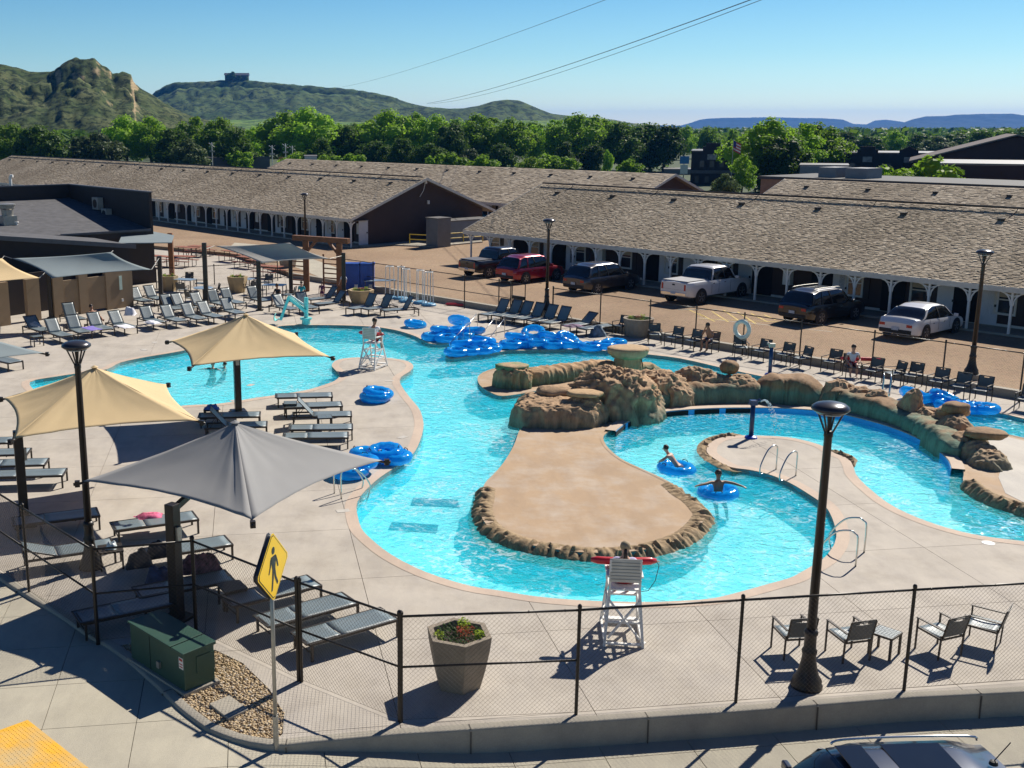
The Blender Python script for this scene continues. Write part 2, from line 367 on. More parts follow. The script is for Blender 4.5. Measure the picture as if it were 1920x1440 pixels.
# the deck is poured in bays: cut along its joints, each bay its own slab with a 12 mm joint
def bays(outer, holes, z, m, name, parent, origin, ang, step, gap=0.012, thick=None):
    V, F = plate(outer, holes); bm = bmesh.new()
    vs = [bm.verts.new((v[0], v[1], z)) for v in V]
    for f in F:
        try: bm.faces.new([vs[i] for i in f])
        except ValueError: pass
    xs = [p[0] for p in outer]; ys = [p[1] for p in outer]; c, s = math.cos(ang), math.sin(ang)
    for (dx, dy), st in (((c, s), step[0]), ((-s, c), step[1])):
        proj = [(p[0]-origin[0])*dx + (p[1]-origin[1])*dy for p in outer]
        for k in range(math.ceil(min(proj)/st), math.floor(max(proj)/st) + 1):
            for e in (-gap/2, gap/2):
                geom = bm.verts[:] + bm.edges[:] + bm.faces[:]
                q = k*st + e
                bmesh.ops.bisect_plane(bm, geom=geom, dist=1e-5, plane_co=(origin[0]+dx*q, origin[1]+dy*q, z), plane_no=(dx, dy, 0))
            dl = [f for f in bm.faces if abs(((f.calc_center_median().x-origin[0])*dx + (f.calc_center_median().y-origin[1])*dy) - k*st) < gap/2]
            bmesh.ops.delete(bm, geom=dl, context='FACES')
    bm.faces.ensure_lookup_table(); seen = set(); out = []
    for f in bm.faces:
        if f.index in seen: continue
        st = [f]; comp = []; seen.add(f.index)
        while st:
            g = st.pop(); comp.append(g)
            for e in g.edges:
                for h in e.link_faces:
                    if h.index not in seen: seen.add(h.index); st.append(h)
        idx = {}; vv = []; ff = []
        for g in comp:
            ff.append(tuple(idx.setdefault(v, len(idx)) for v in g.verts))
        vv = [None]*len(idx)
        for v, i in idx.items(): vv[i] = v.co[:]
        area = sum(g.calc_area() for g in comp)
        if area < 0.02: continue
        # short skirts give each bay its depth
        cnt = {}
        for g in ff:
            for i in range(len(g)):
                a, b2 = g[i], g[(i+1) % len(g)]; cnt[(a, b2)] = 1
        nb = len(vv); low = [(p[0], p[1], p[2]-0.02) for p in vv]; vv += low
        for (a, b2) in list(cnt):
            if (b2, a) not in cnt: ff.append((b2, a, nb+a, nb+b2))
        me = bpy.data.meshes.new(name); me.from_pydata(vv, [], ff); me.update(); me.materials.append(m)
        o = bpy.data.objects.new(name, me); link(o, parent); out.append(o)
    bm.free(); return out
deck_base = sheet('pool_deck', *plate(deck_outer, [pool_poly, bed_poly]), -0.016, joint_m, kind='structure')
DO = (-0.13, 16.7); DA = math.atan2(17.95-16.7, 8.7+0.13)
bays(deck_outer, [pool_poly, bed_poly], 0.0, deck_m, 'slab', deck_base, DO, DA, (3.3, 3.1))
# faces of the deck along the outer edge (the kerb wall) and kerb top
edge_pts = [Vector((p[0], p[1], 0)) for p in px(near_edge)]
_f = MB(); N = len(edge_pts)
ks = resample(edge_pts, 0.3)
ks = [Vector(p) for p in ks]
def offs(path, d, closed=False):
    out = []; n = len(path)
    for i in range(n):
        a = path[(i-1) % n] if (closed or i) else path[i]; b = path[(i+1) % n] if (closed or i < n-1) else path[i]
        t = (Vector((b[0], b[1], 0)) - Vector((a[0], a[1], 0)))
        t = t.normalized() if t.length > 1e-9 else Vector((1, 0, 0))
        out.append(Vector((path[i][0] - t.y*d, path[i][1] + t.x*d, 0)))
    return out
# path runs right to left, so the left normal (+d) points outwards (towards the camera)
prof = [(-0.14, 0.0), (-0.14, 0.012), (0.0, 0.012), (0.025, 0.0), (0.035, -0.03), (0.06, -0.75)]
rows = [[Vector((q.x, q.y, z)) for q in offs(ks, d)] for d, z in prof]
_f.grid(rows); _o = _f.build('deck_kerb', kerb_m); tag(_o, kind='structure'); autosmooth(_o, 50)
_jb = MB()                                                     # joints across the kerb every 2.9 m
for i in range(4, len(ks)-2, 10):
    t = (ks[i+1]-ks[i]).normalized(); nrm = Vector((-t.y, t.x, 0)); p = ks[i]
    _jb.bar(p + nrm*-0.13 + Vector((0,0,0.010)), p + nrm*0.03 + Vector((0,0,0.010)), 0.018, 0.012); _jb.bar(p + nrm*0.052 + Vector((0,0,-0.02)), p + nrm*0.062 + Vector((0,0,-0.5)), 0.018, 0.02, up=(nrm.x, nrm.y, 0))
_jb.build('kerb_joint', joint_m, _o)
_o2 = sheet('deck_side', [], [], 0, kerb_m) if False else None

# coping round the water
def ring(name, poly, w_in, z, m, parent, th=0.03, z0=-0.24, inward=1):
    P = [Vector((p[0], p[1], 0)) for p in poly]; area = sum(P[i].x*P[(i+1)%len(P)].y - P[(i+1)%len(P)].x*P[i].y for i in range(len(P)))
    s = -1 if area > 0 else 1
    A = offs(P, s*w_in*inward, True)
    rows = [[Vector((q.x, q.y, z)) for q in A], [Vector((q.x, q.y, z)) for q in P], [Vector((q.x, q.y, z0)) for q in P]]
    rows = [r + [r[0]] for r in rows]
    b = MB(); b.grid(rows); o = b.build(name, m, parent); return o
tile_m = mat('waterline_tile', (0.10, 0.33, 0.42), 0.3, 0, 0.25, 6, world=True)
ring('coping', pool_poly, 0.30, 0.006, coping_m, deck_base)

# basin: floor and walls painted pale aqua
def basin_mat():
    m = mat('aqua_pool_plaster', (0.44, 0.93, 0.96), 0.6, 0, 0.06, 0.3, world=True, dirt=((0.62, 0.94, 0.95), 0.16, 0.35))
    return m
basin_m = basin_mat()
wall_m = mat('aqua_pool_wall', (0.05, 0.72, 0.92), 0.5, 0, 0.1, 1.5, world=True)
POOL_D = 0.74
_b = MB()
def skirt(b, poly, z0, z1):
    P = [Vector((p[0], p[1], z0)) for p in poly]; Q = [Vector((p[0], p[1], z1)) for p in poly]
    b.grid([P + [P[0]], Q + [Q[0]]])
xs = [p[0] for p in pool_poly]; ys = [p[1] for p in pool_poly]
pool_o = sheet('pool_basin', *plate(pool_poly, []), -POOL_D, basin_m, kind='structure')
def floor_z(x, y): return -POOL_D
_b = MB(); skirt(_b, pool_poly, -0.02, -POOL_D); skirt(_b, isle_poly, -0.02, -POOL_D); skirt(_b, small_poly, -0.02, -POOL_D)
_b.build('pool_wall', wall_m, pool_o)
# water
def water_mat():
    m = bpy.data.materials.new('pool_water'); m.use_nodes = True; n = m.node_tree.nodes; L = m.node_tree.links; n.clear()
    out = n.new('ShaderNodeOutputMaterial'); g = n.new('ShaderNodeNewGeometry')
    mp = n.new('ShaderNodeMapping'); L.new(g.outputs['Position'], mp.inputs[0])
    w1 = n.new('ShaderNodeTexNoise'); w1.inputs['Scale'].default_value = 2.6; w1.inputs['Detail'].default_value = 5; w1.inputs['Roughness'].default_value = 0.55; w1.inputs['Distortion'].default_value = 0.8
    w2 = n.new('ShaderNodeTexNoise'); w2.inputs['Scale'].default_value = 11; w2.inputs['Detail'].default_value = 3; w2.inputs['Distortion'].default_value = 0.6
    for q in (w1, w2): L.new(mp.outputs[0], q.inputs['Vector'])
    ad = n.new('ShaderNodeMath'); ad.operation = 'MULTIPLY_ADD'; ad.inputs[1].default_value = 0.35
    L.new(w2.outputs['Fac'], ad.inputs[0]); L.new(w1.outputs['Fac'], ad.inputs[2])
    bp = n.new('ShaderNodeBump'); bp.inputs['Strength'].default_value = 1.0; bp.inputs['Distance'].default_value = 0.06; L.new(ad.outputs[0], bp.inputs['Height'])
    gl = n.new('ShaderNodeBsdfGlossy'); gl.inputs['Roughness'].default_value = 0.04; L.new(bp.outputs[0], gl.inputs['Normal'])
    tr = n.new('ShaderNodeBsdfTransparent')
    # mirror share from the angle to the surface, the same from above and below
    dt = n.new('ShaderNodeVectorMath'); dt.operation = 'DOT_PRODUCT'; L.new(bp.outputs[0], dt.inputs[0]); L.new(g.outputs['Incoming'], dt.inputs[1])
    ab = n.new('ShaderNodeMath'); ab.operation = 'ABSOLUTE'; L.new(dt.outputs['Value'], ab.inputs[0])
    iv = n.new('ShaderNodeMath'); iv.operation = 'SUBTRACT'; iv.inputs[0].default_value = 1.0; iv.use_clamp = True; L.new(ab.outputs[0], iv.inputs[1])
    pw = n.new('ShaderNodeMath'); pw.operation = 'POWER'; pw.inputs[1].default_value = 5.0; L.new(iv.outputs[0], pw.inputs[0])
    fr = n.new('ShaderNodeMath'); fr.operation = 'MULTIPLY_ADD'; fr.inputs[1].default_value = 0.95; fr.inputs[2].default_value = 0.02; L.new(pw.outputs[0], fr.inputs[0])
    # cyan scatter lifts the shaded water; pale mottling painted in for ripple-focused sunlight
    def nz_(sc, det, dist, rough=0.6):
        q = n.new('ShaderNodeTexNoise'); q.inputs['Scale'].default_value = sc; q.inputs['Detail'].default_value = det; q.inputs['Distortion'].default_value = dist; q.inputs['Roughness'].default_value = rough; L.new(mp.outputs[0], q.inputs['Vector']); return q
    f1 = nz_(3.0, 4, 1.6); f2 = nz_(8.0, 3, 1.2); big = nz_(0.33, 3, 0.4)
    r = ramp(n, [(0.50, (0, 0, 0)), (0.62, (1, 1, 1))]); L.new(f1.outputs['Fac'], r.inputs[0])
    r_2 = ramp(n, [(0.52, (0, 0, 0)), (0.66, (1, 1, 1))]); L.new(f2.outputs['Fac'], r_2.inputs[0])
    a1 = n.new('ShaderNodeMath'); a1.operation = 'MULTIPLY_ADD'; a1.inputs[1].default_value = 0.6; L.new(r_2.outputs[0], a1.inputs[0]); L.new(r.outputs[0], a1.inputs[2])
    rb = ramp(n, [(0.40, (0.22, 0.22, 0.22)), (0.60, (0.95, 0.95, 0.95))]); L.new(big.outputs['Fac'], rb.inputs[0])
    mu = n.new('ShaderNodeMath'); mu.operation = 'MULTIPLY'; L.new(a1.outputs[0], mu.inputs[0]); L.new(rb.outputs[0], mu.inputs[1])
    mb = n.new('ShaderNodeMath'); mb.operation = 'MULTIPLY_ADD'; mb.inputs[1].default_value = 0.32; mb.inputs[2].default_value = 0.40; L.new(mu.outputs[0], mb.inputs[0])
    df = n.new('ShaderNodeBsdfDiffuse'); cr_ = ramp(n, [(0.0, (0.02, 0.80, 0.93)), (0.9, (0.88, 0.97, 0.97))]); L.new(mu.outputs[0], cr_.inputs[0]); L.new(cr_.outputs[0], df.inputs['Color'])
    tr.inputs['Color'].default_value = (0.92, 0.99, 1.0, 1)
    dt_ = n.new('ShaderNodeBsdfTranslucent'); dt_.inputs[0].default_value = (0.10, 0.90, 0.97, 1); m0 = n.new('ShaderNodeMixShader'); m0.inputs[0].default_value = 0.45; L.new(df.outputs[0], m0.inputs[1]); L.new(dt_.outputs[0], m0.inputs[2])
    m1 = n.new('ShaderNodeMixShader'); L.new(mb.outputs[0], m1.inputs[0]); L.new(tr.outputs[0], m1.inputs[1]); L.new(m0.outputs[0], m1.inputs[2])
    m2 = n.new('ShaderNodeMixShader'); L.new(fr.outputs[0], m2.inputs[0]); L.new(m1.outputs[0], m2.inputs[1]); L.new(gl.outputs[0], m2.inputs[2])
    L.new(m2.outputs[0], out.inputs[0]); return m
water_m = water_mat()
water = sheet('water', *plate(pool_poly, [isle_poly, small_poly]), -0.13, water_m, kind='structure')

# islands
isle_o = sheet('main_island', *plate(isle_poly, []), 0.0, isle_m, kind='structure')
small_o = sheet('small_island', *plate(small_poly, []), -0.01, isle_m, kind='structure')
pale_m = concrete('pale_plaster_concrete', (0.50, 0.47, 0.42), (0.38, 0.35, 0.31), stain=0.4)
_pp = px([(1838,812),(1880,818),(1960,835),(2060,885),(2080,940),(2000,962),(1925,945),(1885,925),(1872,895),(1880,868),(1862,838),(1838,822)])
_b = MB(); _b.prism(_pp, -0.05, 0.006); _b.build('pale_slab', pale_m, isle_o)
ring('coping', isle_poly, 0.10, 0.008, isle_m, isle_o, inward=-1)
ring('coping', small_poly, 0.10, -0.002, isle_m, small_o, inward=-1)
# dark painted squares on the pool floor where the drains are
_b = MB()
drain_m = mat('drain_grate_blue', (0.012, 0.10, 0.22), 0.5, 0, 0.2, 6)
for q in ([(775,934),(858,938),(862,952),(770,948)], [(735,980),(822,985),(818,1000),(728,994)]):
    pts = px(q, -POOL_D); _b.prism(pts, -POOL_D, -POOL_D + 0.02)
_b.build('floor_drain', drain_m, pool_o)

# pavement outside the fence: one sheet falling away to the right, in cast bays
def pave_z(x, y):
    t = min(1.0, max(0.0, (x + 3.3) / 5.2)); t = t*t*(3-2*t); return -0.05 - 0.40*t
px_grid = []
for i in range(-24, 40):
    px_grid.append(i * 1.5)
pv = bpy.data.objects.new('pavement', None)
_b = MB(); rows = [[Vector((x, y, pave_z(x, y) - 0.02)) for x in [a*0.75 for a in range(-60, 70)]] for y in (-40, 4, 10, 13, 16, 19)]
_b.grid(rows); _b.grid([[Vector((x, y, pave_z(x, y) - 0.02)) for x in (-45, -20, -12, -8, -5, -4.2)] for y in (19, 22, 30)]); pv = _b.build('pavement', joint_m); tag(pv, kind='structure')
edge_of = px(near_edge)
ca, sa = math.cos(DA), math.sin(DA)
slab_shift = math.radians(0)
for i in range(-9, 9):
    for j in range(-7, 9):
        x0 = i*1.52 + 0.35; y0 = j*1.52
        c0 = (DO[0] + ca*x0 - sa*y0, DO[1] - 0.75 + sa*x0 + ca*y0)
        if c0[1] < 8.5 or c0[1] > 27: continue
        if c0[0] > -2.5 and j > 0: continue
        bb = MB(); n = 2; g = 0.006
        P = [[None]*(n+1) for _ in range(n+1)]
        for a in range(n+1):
            for b2 in range(n+1):
                lx = x0 + g + (1.52 - 2*g)*a/n; ly = y0 + g + (1.52 - 2*g)*b2/n
                X = DO[0] + ca*lx - sa*ly; Y = DO[1] - 0.75 + sa*lx + ca*ly
                P[b2][a] = Vector((X, Y, pave_z(X, Y)))
        bb.grid(P)
        per = [P[0][k] for k in range(n+1)] + [P[k][n] for k in range(1, n+1)] + [P[n][k] for k in range(n-1, -1, -1)] + [P[k][0] for k in range(n-1, 0, -1)]
        bb.grid([[p - Vector((0, 0, 0.03)) for p in per + [per[0]]], per + [per[0]]])
        bb.build('slab', pave_m, pv)

# yellow tactile paving at the crossing ramp, with its domes
tact_m = mat('yellow_tactile_paint', (0.75, 0.40, 0.025), 0.6, 0, 0.08, 2, world=True, dirt=((0.44, 0.38, 0.25), 1.1, 0.9))
q = [G(-60, 1392, -0.05), G(52, 1351, -0.05), G(176, 1450, -0.06), G(60, 1520, -0.06)]
_n0, _L0, _p0 = nodes_of(tact_m)
_b = MB(); _b.prism([(p.x, p.y) for p in q], -0.09, -0.036)
tp = _b.build('tactile_paving', tact_m); tag(tp, 'worn yellow tactile paving panel in the bottom left corner of the pavement', 'tactile paving')
_b = MB(); e1 = (q[1]-q[0]); e2 = (q[3]-q[0])
n1 = int(e1.length/0.06); n2 = int(e2.length/0.06)
for i in range(1, n1):
    for j in range(1, n2):
        c = q[0].lerp(q[1], i/n1) + (q[3].lerp(q[2], i/n1) - q[0].lerp(q[1], i/n1)) * (j/n2)
        _b.lathe([(0.014, 0.0), (0.008, 0.006)], 5, (c.x, c.y, -0.036))
_d = _b.build('dome', tact_m, tp); _d['kind'] = 'stuff'

# gravel bed by the transformer: earth and thousands of river pebbles
earth_m = mat('bed_earth', (0.20, 0.15, 0.09), 0.95, 0, 0.3, 6, world=True)
gb = sheet('gravel_bed', *plate(bed_poly), -0.05, earth_m, kind='structure')
def pebble_mat(name, cols):
    m = mat(name, (0.4, 0.3, 0.18), 0.7, 0, 0.05, 10); n, L, b = nodes_of(m)
    uv = n.new('ShaderNodeUVMap'); wn = n.new('ShaderNodeTexWhiteNoise'); wn.noise_dimensions = '2D'; L.new(uv.outputs[0], wn.inputs['Vector'])
    r = ramp(n, [(i/(len(cols)-1), c) for i, c in enumerate(cols)]); L.new(wn.outputs['Value'], r.inputs[0]); L.new(r.outputs[0], b.inputs['Base Color']); return m
peb_m = pebble_mat('river_pebbles', [(0.20, 0.13, 0.07), (0.38, 0.26, 0.13), (0.52, 0.38, 0.20), (0.60, 0.47, 0.28), (0.33, 0.25, 0.17), (0.55, 0.5, 0.42)])
_b = MB(); rnd = random.Random(3)
xs = [p[0] for p in bed_poly]; ys = [p[1] for p in bed_poly]; cnt = 0
ico = [(0,0,1)] + [(math.cos(a)*0.9, math.sin(a)*0.9, 0.25) for a in [2*PI*k/5 for k in range(5)]] + [(math.cos(a+0.6)*0.7, math.sin(a+0.6)*0.7, -0.6) for a in [2*PI*k/5 for k in range(5)]]
icf = [(0,1+k,1+(k+1)%5) for k in range(5)] + [(1+k,6+k,1+(k+1)%5) for k in range(5)] + [(1+(k+1)%5,6+k,6+(k+1)%5) for k in range(5)]
while cnt < 8200:
    x = rnd.uniform(min(xs), max(xs)); y = rnd.uniform(min(ys), max(ys))
    if not inside((x, y), bed_poly): continue
    s = rnd.uniform(0.016, 0.036); a = rnd.uniform(0, PI); sx = s*rnd.uniform(0.8, 1.5); sz = s*rnd.uniform(0.5, 0.8)
    z = -0.045 + rnd.uniform(0, 0.035); c, s2 = math.cos(a), math.sin(a)
    _b.add([(x + (p[0]*sx*c - p[1]*s*s2), y + (p[0]*sx*s2 + p[1]*s*c), z + p[2]*sz) for p in ico], icf, (rnd.random(), rnd.random())); cnt += 1
_o = _b.build('pebbles', peb_m, gb, smooth=True); _o['kind'] = 'stuff'
# utility cover slab set in the gravel
_b = MB(); _b.prism(px([(392, 1322), (430, 1306), (466, 1332), (428, 1350)]), -0.05, 0.03); _o = _b.build('utility_cover', kerb_m)
tag(_o, 'small square concrete utility cover set in the gravel bed', 'cover'); bevel(_o, 0.01)

# painted bay hatching in the car park
line_m = mat('faded_yellow_line', (0.50, 0.36, 0.10), 0.8, 0, 0.2, 3, world=True)
wline_m = mat('faded_white_line', (0.42, 0.38, 0.32), 0.8, 0, 0.2, 3, world=True)
mk = bpy.data.objects.new('bay_marking', None)
_b = MB()
A0 = G(1325, 585, LOT)
def strip(b, p, q, wd, z): 
    p = Vector((p.x, p.y, z)); q = Vector((q.x, q.y, z)); t = (q-p).normalized(); n = Vector((-t.y, t.x, 0))*wd/2
    b.add([p-n, q-n, q+n, p+n], [(0,1,2,3)])
for a, b2 in (((1310,588),(1340,603)),((1335,584),(1366,604)),((1357,582),(1392,606)),((1383,585),(1417,607)),((1408,588),(1440,604)),((1432,590),(1455,600)),((1290,580),(1320,594))):
    strip(_b, G(*a, LOT), G(*b2, LOT), 0.11, LOT + 0.006)
strip(_b, G(1310, 598, LOT), G(1465, 604, LOT), 0.11, LOT+0.010)
mk = _b.build('bay_marking', line_m); tag(mk, kind='structure')
_b = MB(); strip(_b, G(1310, 596, LOT), G(1560, 622, LOT), 0.09, LOT + 0.004); _b.build('white_line', wline_m, mk)
# ================================================================ motel rows
def rnd_mat(name, cols, rough=0.9, bump=0.0, patch=None):
    m = mat(name, cols[0], rough, 0, 0.05, 10); n, L, b = nodes_of(m)
    uv = n.new('ShaderNodeUVMap'); wn = n.new('ShaderNodeTexWhiteNoise'); wn.noise_dimensions = '2D'; L.new(uv.outputs[0], wn.inputs['Vector'])
    r = ramp(n, [(i/(len(cols)-1), c) for i, c in enumerate(cols)]); L.new(wn.outputs['Value'], r.inputs[0]); out = r.outputs[0]
    if patch:
        g = n.new('ShaderNodeNewGeometry'); z = n.new('ShaderNodeTexNoise'); z.inputs['Scale'].default_value = patch[1]; z.inputs['Detail'].default_value = 5; L.new(g.outputs['Position'], z.inputs['Vector'])
        rr = ramp(n, [(0.4, (1, 1, 1)), (0.65, patch[0])]); L.new(z.outputs['Fac'], rr.inputs[0])
        x = n.new('ShaderNodeMix'); x.data_type = 'RGBA'; x.blend_type = 'MULTIPLY'; x.inputs[0].default_value = 1; L.new(out, x.inputs[6]); L.new(rr.outputs[0], x.inputs[7]); out = x.outputs[2]
    L.new(out, b.inputs['Base Color']); return m
shing_m = rnd_mat('weathered_wood_shingle', [(0.17, 0.13, 0.09), (0.34, 0.27, 0.19), (0.44, 0.36, 0.26), (0.25, 0.195, 0.14), (0.55, 0.47, 0.36), (0.37, 0.30, 0.215)], 0.9, patch=((0.74, 0.72, 0.68), 0.16))
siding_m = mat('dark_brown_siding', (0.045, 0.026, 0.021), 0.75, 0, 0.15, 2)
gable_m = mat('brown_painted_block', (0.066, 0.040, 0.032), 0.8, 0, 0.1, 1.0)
door_m = mat('white_door_paint', (0.62, 0.63, 0.66), 0.5, 0, 0.05, 3)
trim_m = mat('off_white_trim', (0.62, 0.59, 0.53), 0.6, 0, 0.08, 4)
shut_m = mat('dark_shutter', (0.03, 0.02, 0.018), 0.6, 0, 0.1, 4)
glass_m = mat('window_glass', (0.03, 0.035, 0.04), 0.05, 0, 0.1, 2, spec=0.8)
curt_m = mat('beige_curtain', (0.42, 0.36, 0.26), 0.9, 0, 0.1, 6)
soffit_m = mat('soffit', (0.25, 0.22, 0.18), 0.8)
HW = 7.75; EZ = 2.25; RZ = 5.2                         # local heights above the car park
def shingle_field(L, y0, y1, z0, z1, over, sw=(0.11, 0.24), ex=0.135, seed=1, step=1.0):
    b = MB(); rnd = random.Random(seed); sl = math.hypot(y1-y0, z1-z0); n = int(sl/(ex*step)); ty = (y1-y0)/sl; tz = (z1-z0)/sl
    for i in range(n):
        s0 = i*sl/n; s1 = (i+1.12)*sl/n; x = -over
        while x < L + over:
            wd = rnd.uniform(*sw)*step; xe = min(x+wd-0.006, L+over); lift = rnd.uniform(0.014, 0.046); j = rnd.uniform(-0.02, 0.02)
            a0 = s0 + j
            p = lambda xx, s, h: (xx, y0 + ty*s - tz*h, z0 + tz*s + ty*h)
            v = [p(x, a0, lift), p(xe, a0, lift), p(xe, s1, 0.006), p(x, s1, 0.006), p(x, a0, 0.0), p(xe, a0, 0.0)]
            b.add(v, [(0,1,2,3), (4,5,1,0)], (rnd.random(), rnd.random())); x += wd
    return b
def motel(name, label, A, L, pattern, seed=1, front=True, shing=1.0, vents=True, pipe=True, gable_door=False, right_gable=True, s0=0.35, pitch=1.91, flip=0):
    t = thing(name, label, 'motel building', (A.x, A.y, LOT), UA)
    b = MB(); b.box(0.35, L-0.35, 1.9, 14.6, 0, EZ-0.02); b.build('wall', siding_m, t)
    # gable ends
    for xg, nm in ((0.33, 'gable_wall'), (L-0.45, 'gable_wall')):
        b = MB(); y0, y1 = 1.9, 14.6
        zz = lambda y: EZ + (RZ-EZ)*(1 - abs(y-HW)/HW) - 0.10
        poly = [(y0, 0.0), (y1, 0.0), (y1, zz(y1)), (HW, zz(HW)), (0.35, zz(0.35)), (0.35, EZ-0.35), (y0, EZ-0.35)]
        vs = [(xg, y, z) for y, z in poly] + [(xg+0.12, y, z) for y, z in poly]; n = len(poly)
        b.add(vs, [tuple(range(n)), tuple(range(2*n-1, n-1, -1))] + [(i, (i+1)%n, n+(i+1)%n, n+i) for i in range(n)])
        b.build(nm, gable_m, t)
    # roof deck (both slopes) with thickness
    ov = 0.30; b = MB()
    for sgn in (0, 1):
        ya = 0.0 if sgn == 0 else 2*HW
        v = [(-ov, ya, EZ), (L+ov, ya, EZ), (L+ov, HW, RZ), (-ov, HW, RZ)]; v2 = [(x, y, z-0.16) for x, y, z in v]
        b.add(v+v2, [(0,1,2,3), (7,6,5,4), (0,4,5,1), (1,5,6,2), (3,7,4,0)])
    rf = b.build('roof', mat('roof_underlay', (0.16, 0.13, 0.10), 0.95, 0, 0.1, 2), t)
    sh = shingle_field(L, -0.03, HW, EZ, RZ, ov, seed=seed, step=shing).build('shingles', shing_m, rf); sh['kind'] = 'stuff'
    b = MB()
    for x in (-ov-0.03, L+ov+0.0):
        b.add([(x, -0.05, EZ-0.17), (x+0.03, -0.05, EZ-0.17), (x+0.03, HW, RZ-0.17), (x, HW, RZ-0.17), (x, -0.05, EZ+0.05), (x+0.03, -0.05, EZ+0.05), (x+0.03, HW, RZ+0.05), (x, HW, RZ+0.05)], [(0,3,2,1),(4,5,6,7),(0,1,5,4),(1,2,6,5),(3,0,4,7)])
        b.build('rake_board', trim_m, rf); b = MB()
        b.add([(x, 2*HW+0.05, EZ-0.17), (x+0.03, 2*HW+0.05, EZ-0.17), (x+0.03, HW, RZ-0.17), (x, HW, RZ-0.17), (x, 2*HW+0.05, EZ+0.05), (x+0.03, 2*HW+0.05, EZ+0.05), (x+0.03, HW, RZ+0.05), (x, HW, RZ+0.05)], [(0,1,2,3),(7,6,5,4),(4,5,1,0),(5,6,2,1),(7,4,0,3)])
        b.build('rake_board', trim_m, rf); b = MB()
    b = MB(); b.box(-ov, L+ov, -0.09, -0.035, EZ-0.24, EZ+0.01); b.box(-ov, L+ov, 0.02, 0.10, EZ-0.24, EZ-0.17); b.build('fascia_board', trim_m, t)
    b = MB(); b.box(0, L, 0.25, 1.95, EZ-0.21, EZ-0.18); b.build('soffit', soffit_m, t)
    if pipe:
        b = MB(); b.tube([(0.0, HW-0.25, RZ+0.10), (L, HW-0.25, RZ+0.10)], 0.055, 6)
        x = 3.0
        while x < L:
            b.tube([(x, HW-0.25, RZ+0.08), (x, HW-0.45, RZ-0.10), (x-0.1, HW-1.0, RZ-0.33)], 0.022, 5); x += 7.6
        b.build('ridge_pipe', black_m, rf)
    # porch slab, posts with their curved brackets
    b = MB(); b.box(0.2, L-0.2, 0.05, 1.9, 0.0, 0.10); b.build('porch_slab', kerb_m, t)
    if front:
        pm = MB(); pm.box(-0.05, 0.05, -0.05, 0.05, 0.0, EZ-0.24); pme = pm.mesh('porch_post', white_m)
        bm_ = MB()
        for sx in (-1, 1):
            pts = [(sx*0.05, 0, EZ-0.85)] + [(sx*(0.05 + 0.50*(1-math.cos(a))), 0, EZ-0.85 + 0.60*math.sin(a)) for a in (0.4, 0.8, 1.15, 1.5)]
            for p, q in zip(pts, pts[1:]): bm_.bar(p, q, 0.06, 0.05, up=(0, 1, 0))
            bm_.bar((sx*0.05, 0, EZ-0.42), (sx*0.36, 0, EZ-0.30), 0.05, 0.04, up=(0, 1, 0))
        bme = bm_.mesh('bracket', white_m)
        k = 0
        while s0 + pitch*k < L + 0.1:
            p = bpy.data.objects.new('porch_post', pme); p.location = (s0 + pitch*k, 0.12, 0); link(p, t)
            q = bpy.data.objects.new('bracket', bme); link(q, p); k += 1
        # doors, windows and shutters, bay by bay
        YF = 1.9
        b = MB(); b.box(-0.46, 0.46, YF-0.05, YF-0.004, 0.12, 2.12); dme = b.mesh('door', door_m)
        b = MB(); b.box(0.30, 0.38, YF-0.10, YF-0.05, 1.0, 1.12); hme = b.mesh('handle', black_m)
        b = MB()
        for (x0, x1, z0, z1) in ((-0.52, 0.52, 0.66, 0.76), (-0.52, 0.52, 1.96, 2.06), (-0.52, -0.42, 0.76, 1.96), (0.42, 0.52, 0.76, 1.96), (-0.42, 0.42, 1.36, 1.42)): b.box(x0, x1, YF-0.09, YF-0.004, z0, z1)
        fme = b.mesh('window', trim_m)
        b = MB(); b.box(-0.42, 0.42, YF-0.03, YF-0.006, 0.76, 1.36); b.box(-0.42, 0.42, YF-0.03, YF-0.006, 1.42, 1.96); gme = b.mesh('pane', glass_m)
        b = MB(); b.box(-0.42, 0.42, YF-0.04, YF-0.032, 1.50, 1.96); cme = b.mesh('curtain', curt_m)
        b = MB(); b.box(-0.16, 0.16, YF-0.05, YF-0.004, 0.62, 2.08); sme = b.mesh('shutter', shut_m)
        b = MB(); b.box(-0.62, 0.62, YF-0.06, YF-0.004, 0.14, 2.12); b.box(-0.55, 0.55, YF-0.08, YF-0.06, 0.14, 0.20); kme = b.mesh('dark_panel', hole_m)
        b = MB(); b.box(-0.22, 0.22, YF-0.35, YF-0.01, 0.9, 1.75); wme = b.mesh('wall_unit', white_m)
        def put(me, x, par):
            o = bpy.data.objects.new(me.name.split('.')[0], me); o.location = (x, 0, 0); return link(o, par)
        k = 0
        while s0 + pitch*(k+1) < L + 0.1:
            x = s0 + pitch*k; c = pattern[(k + flip) % len(pattern)]
            if c == 'W':
                w_ = put(fme, x+0.92, t); put(gme, 0, w_); put(cme, 0, w_); put(sme, x+0.24, t); put(sme, x+1.60, t)
            elif c == 'V':
                w_ = put(fme, x+0.62, t); put(gme, 0, w_); put(cme, 0, w_); put(sme, x+1.32, t); d = put(dme, x+1.95, t); put(hme, 0, d)
            elif c == 'D':
                put(kme, x+1.0, t); d = put(dme, x+2.05, t); put(hme, 0, d)
            elif c == 'K': put(kme, x+1.15, t)
            elif c == 'U': put(wme, x+0.95, t)
            k += 1
        b = MB(); b.box(0.4, L-0.4, YF-0.02, YF-0.003, 0.10, 0.22); b.build('base_trim', trim_m, t)
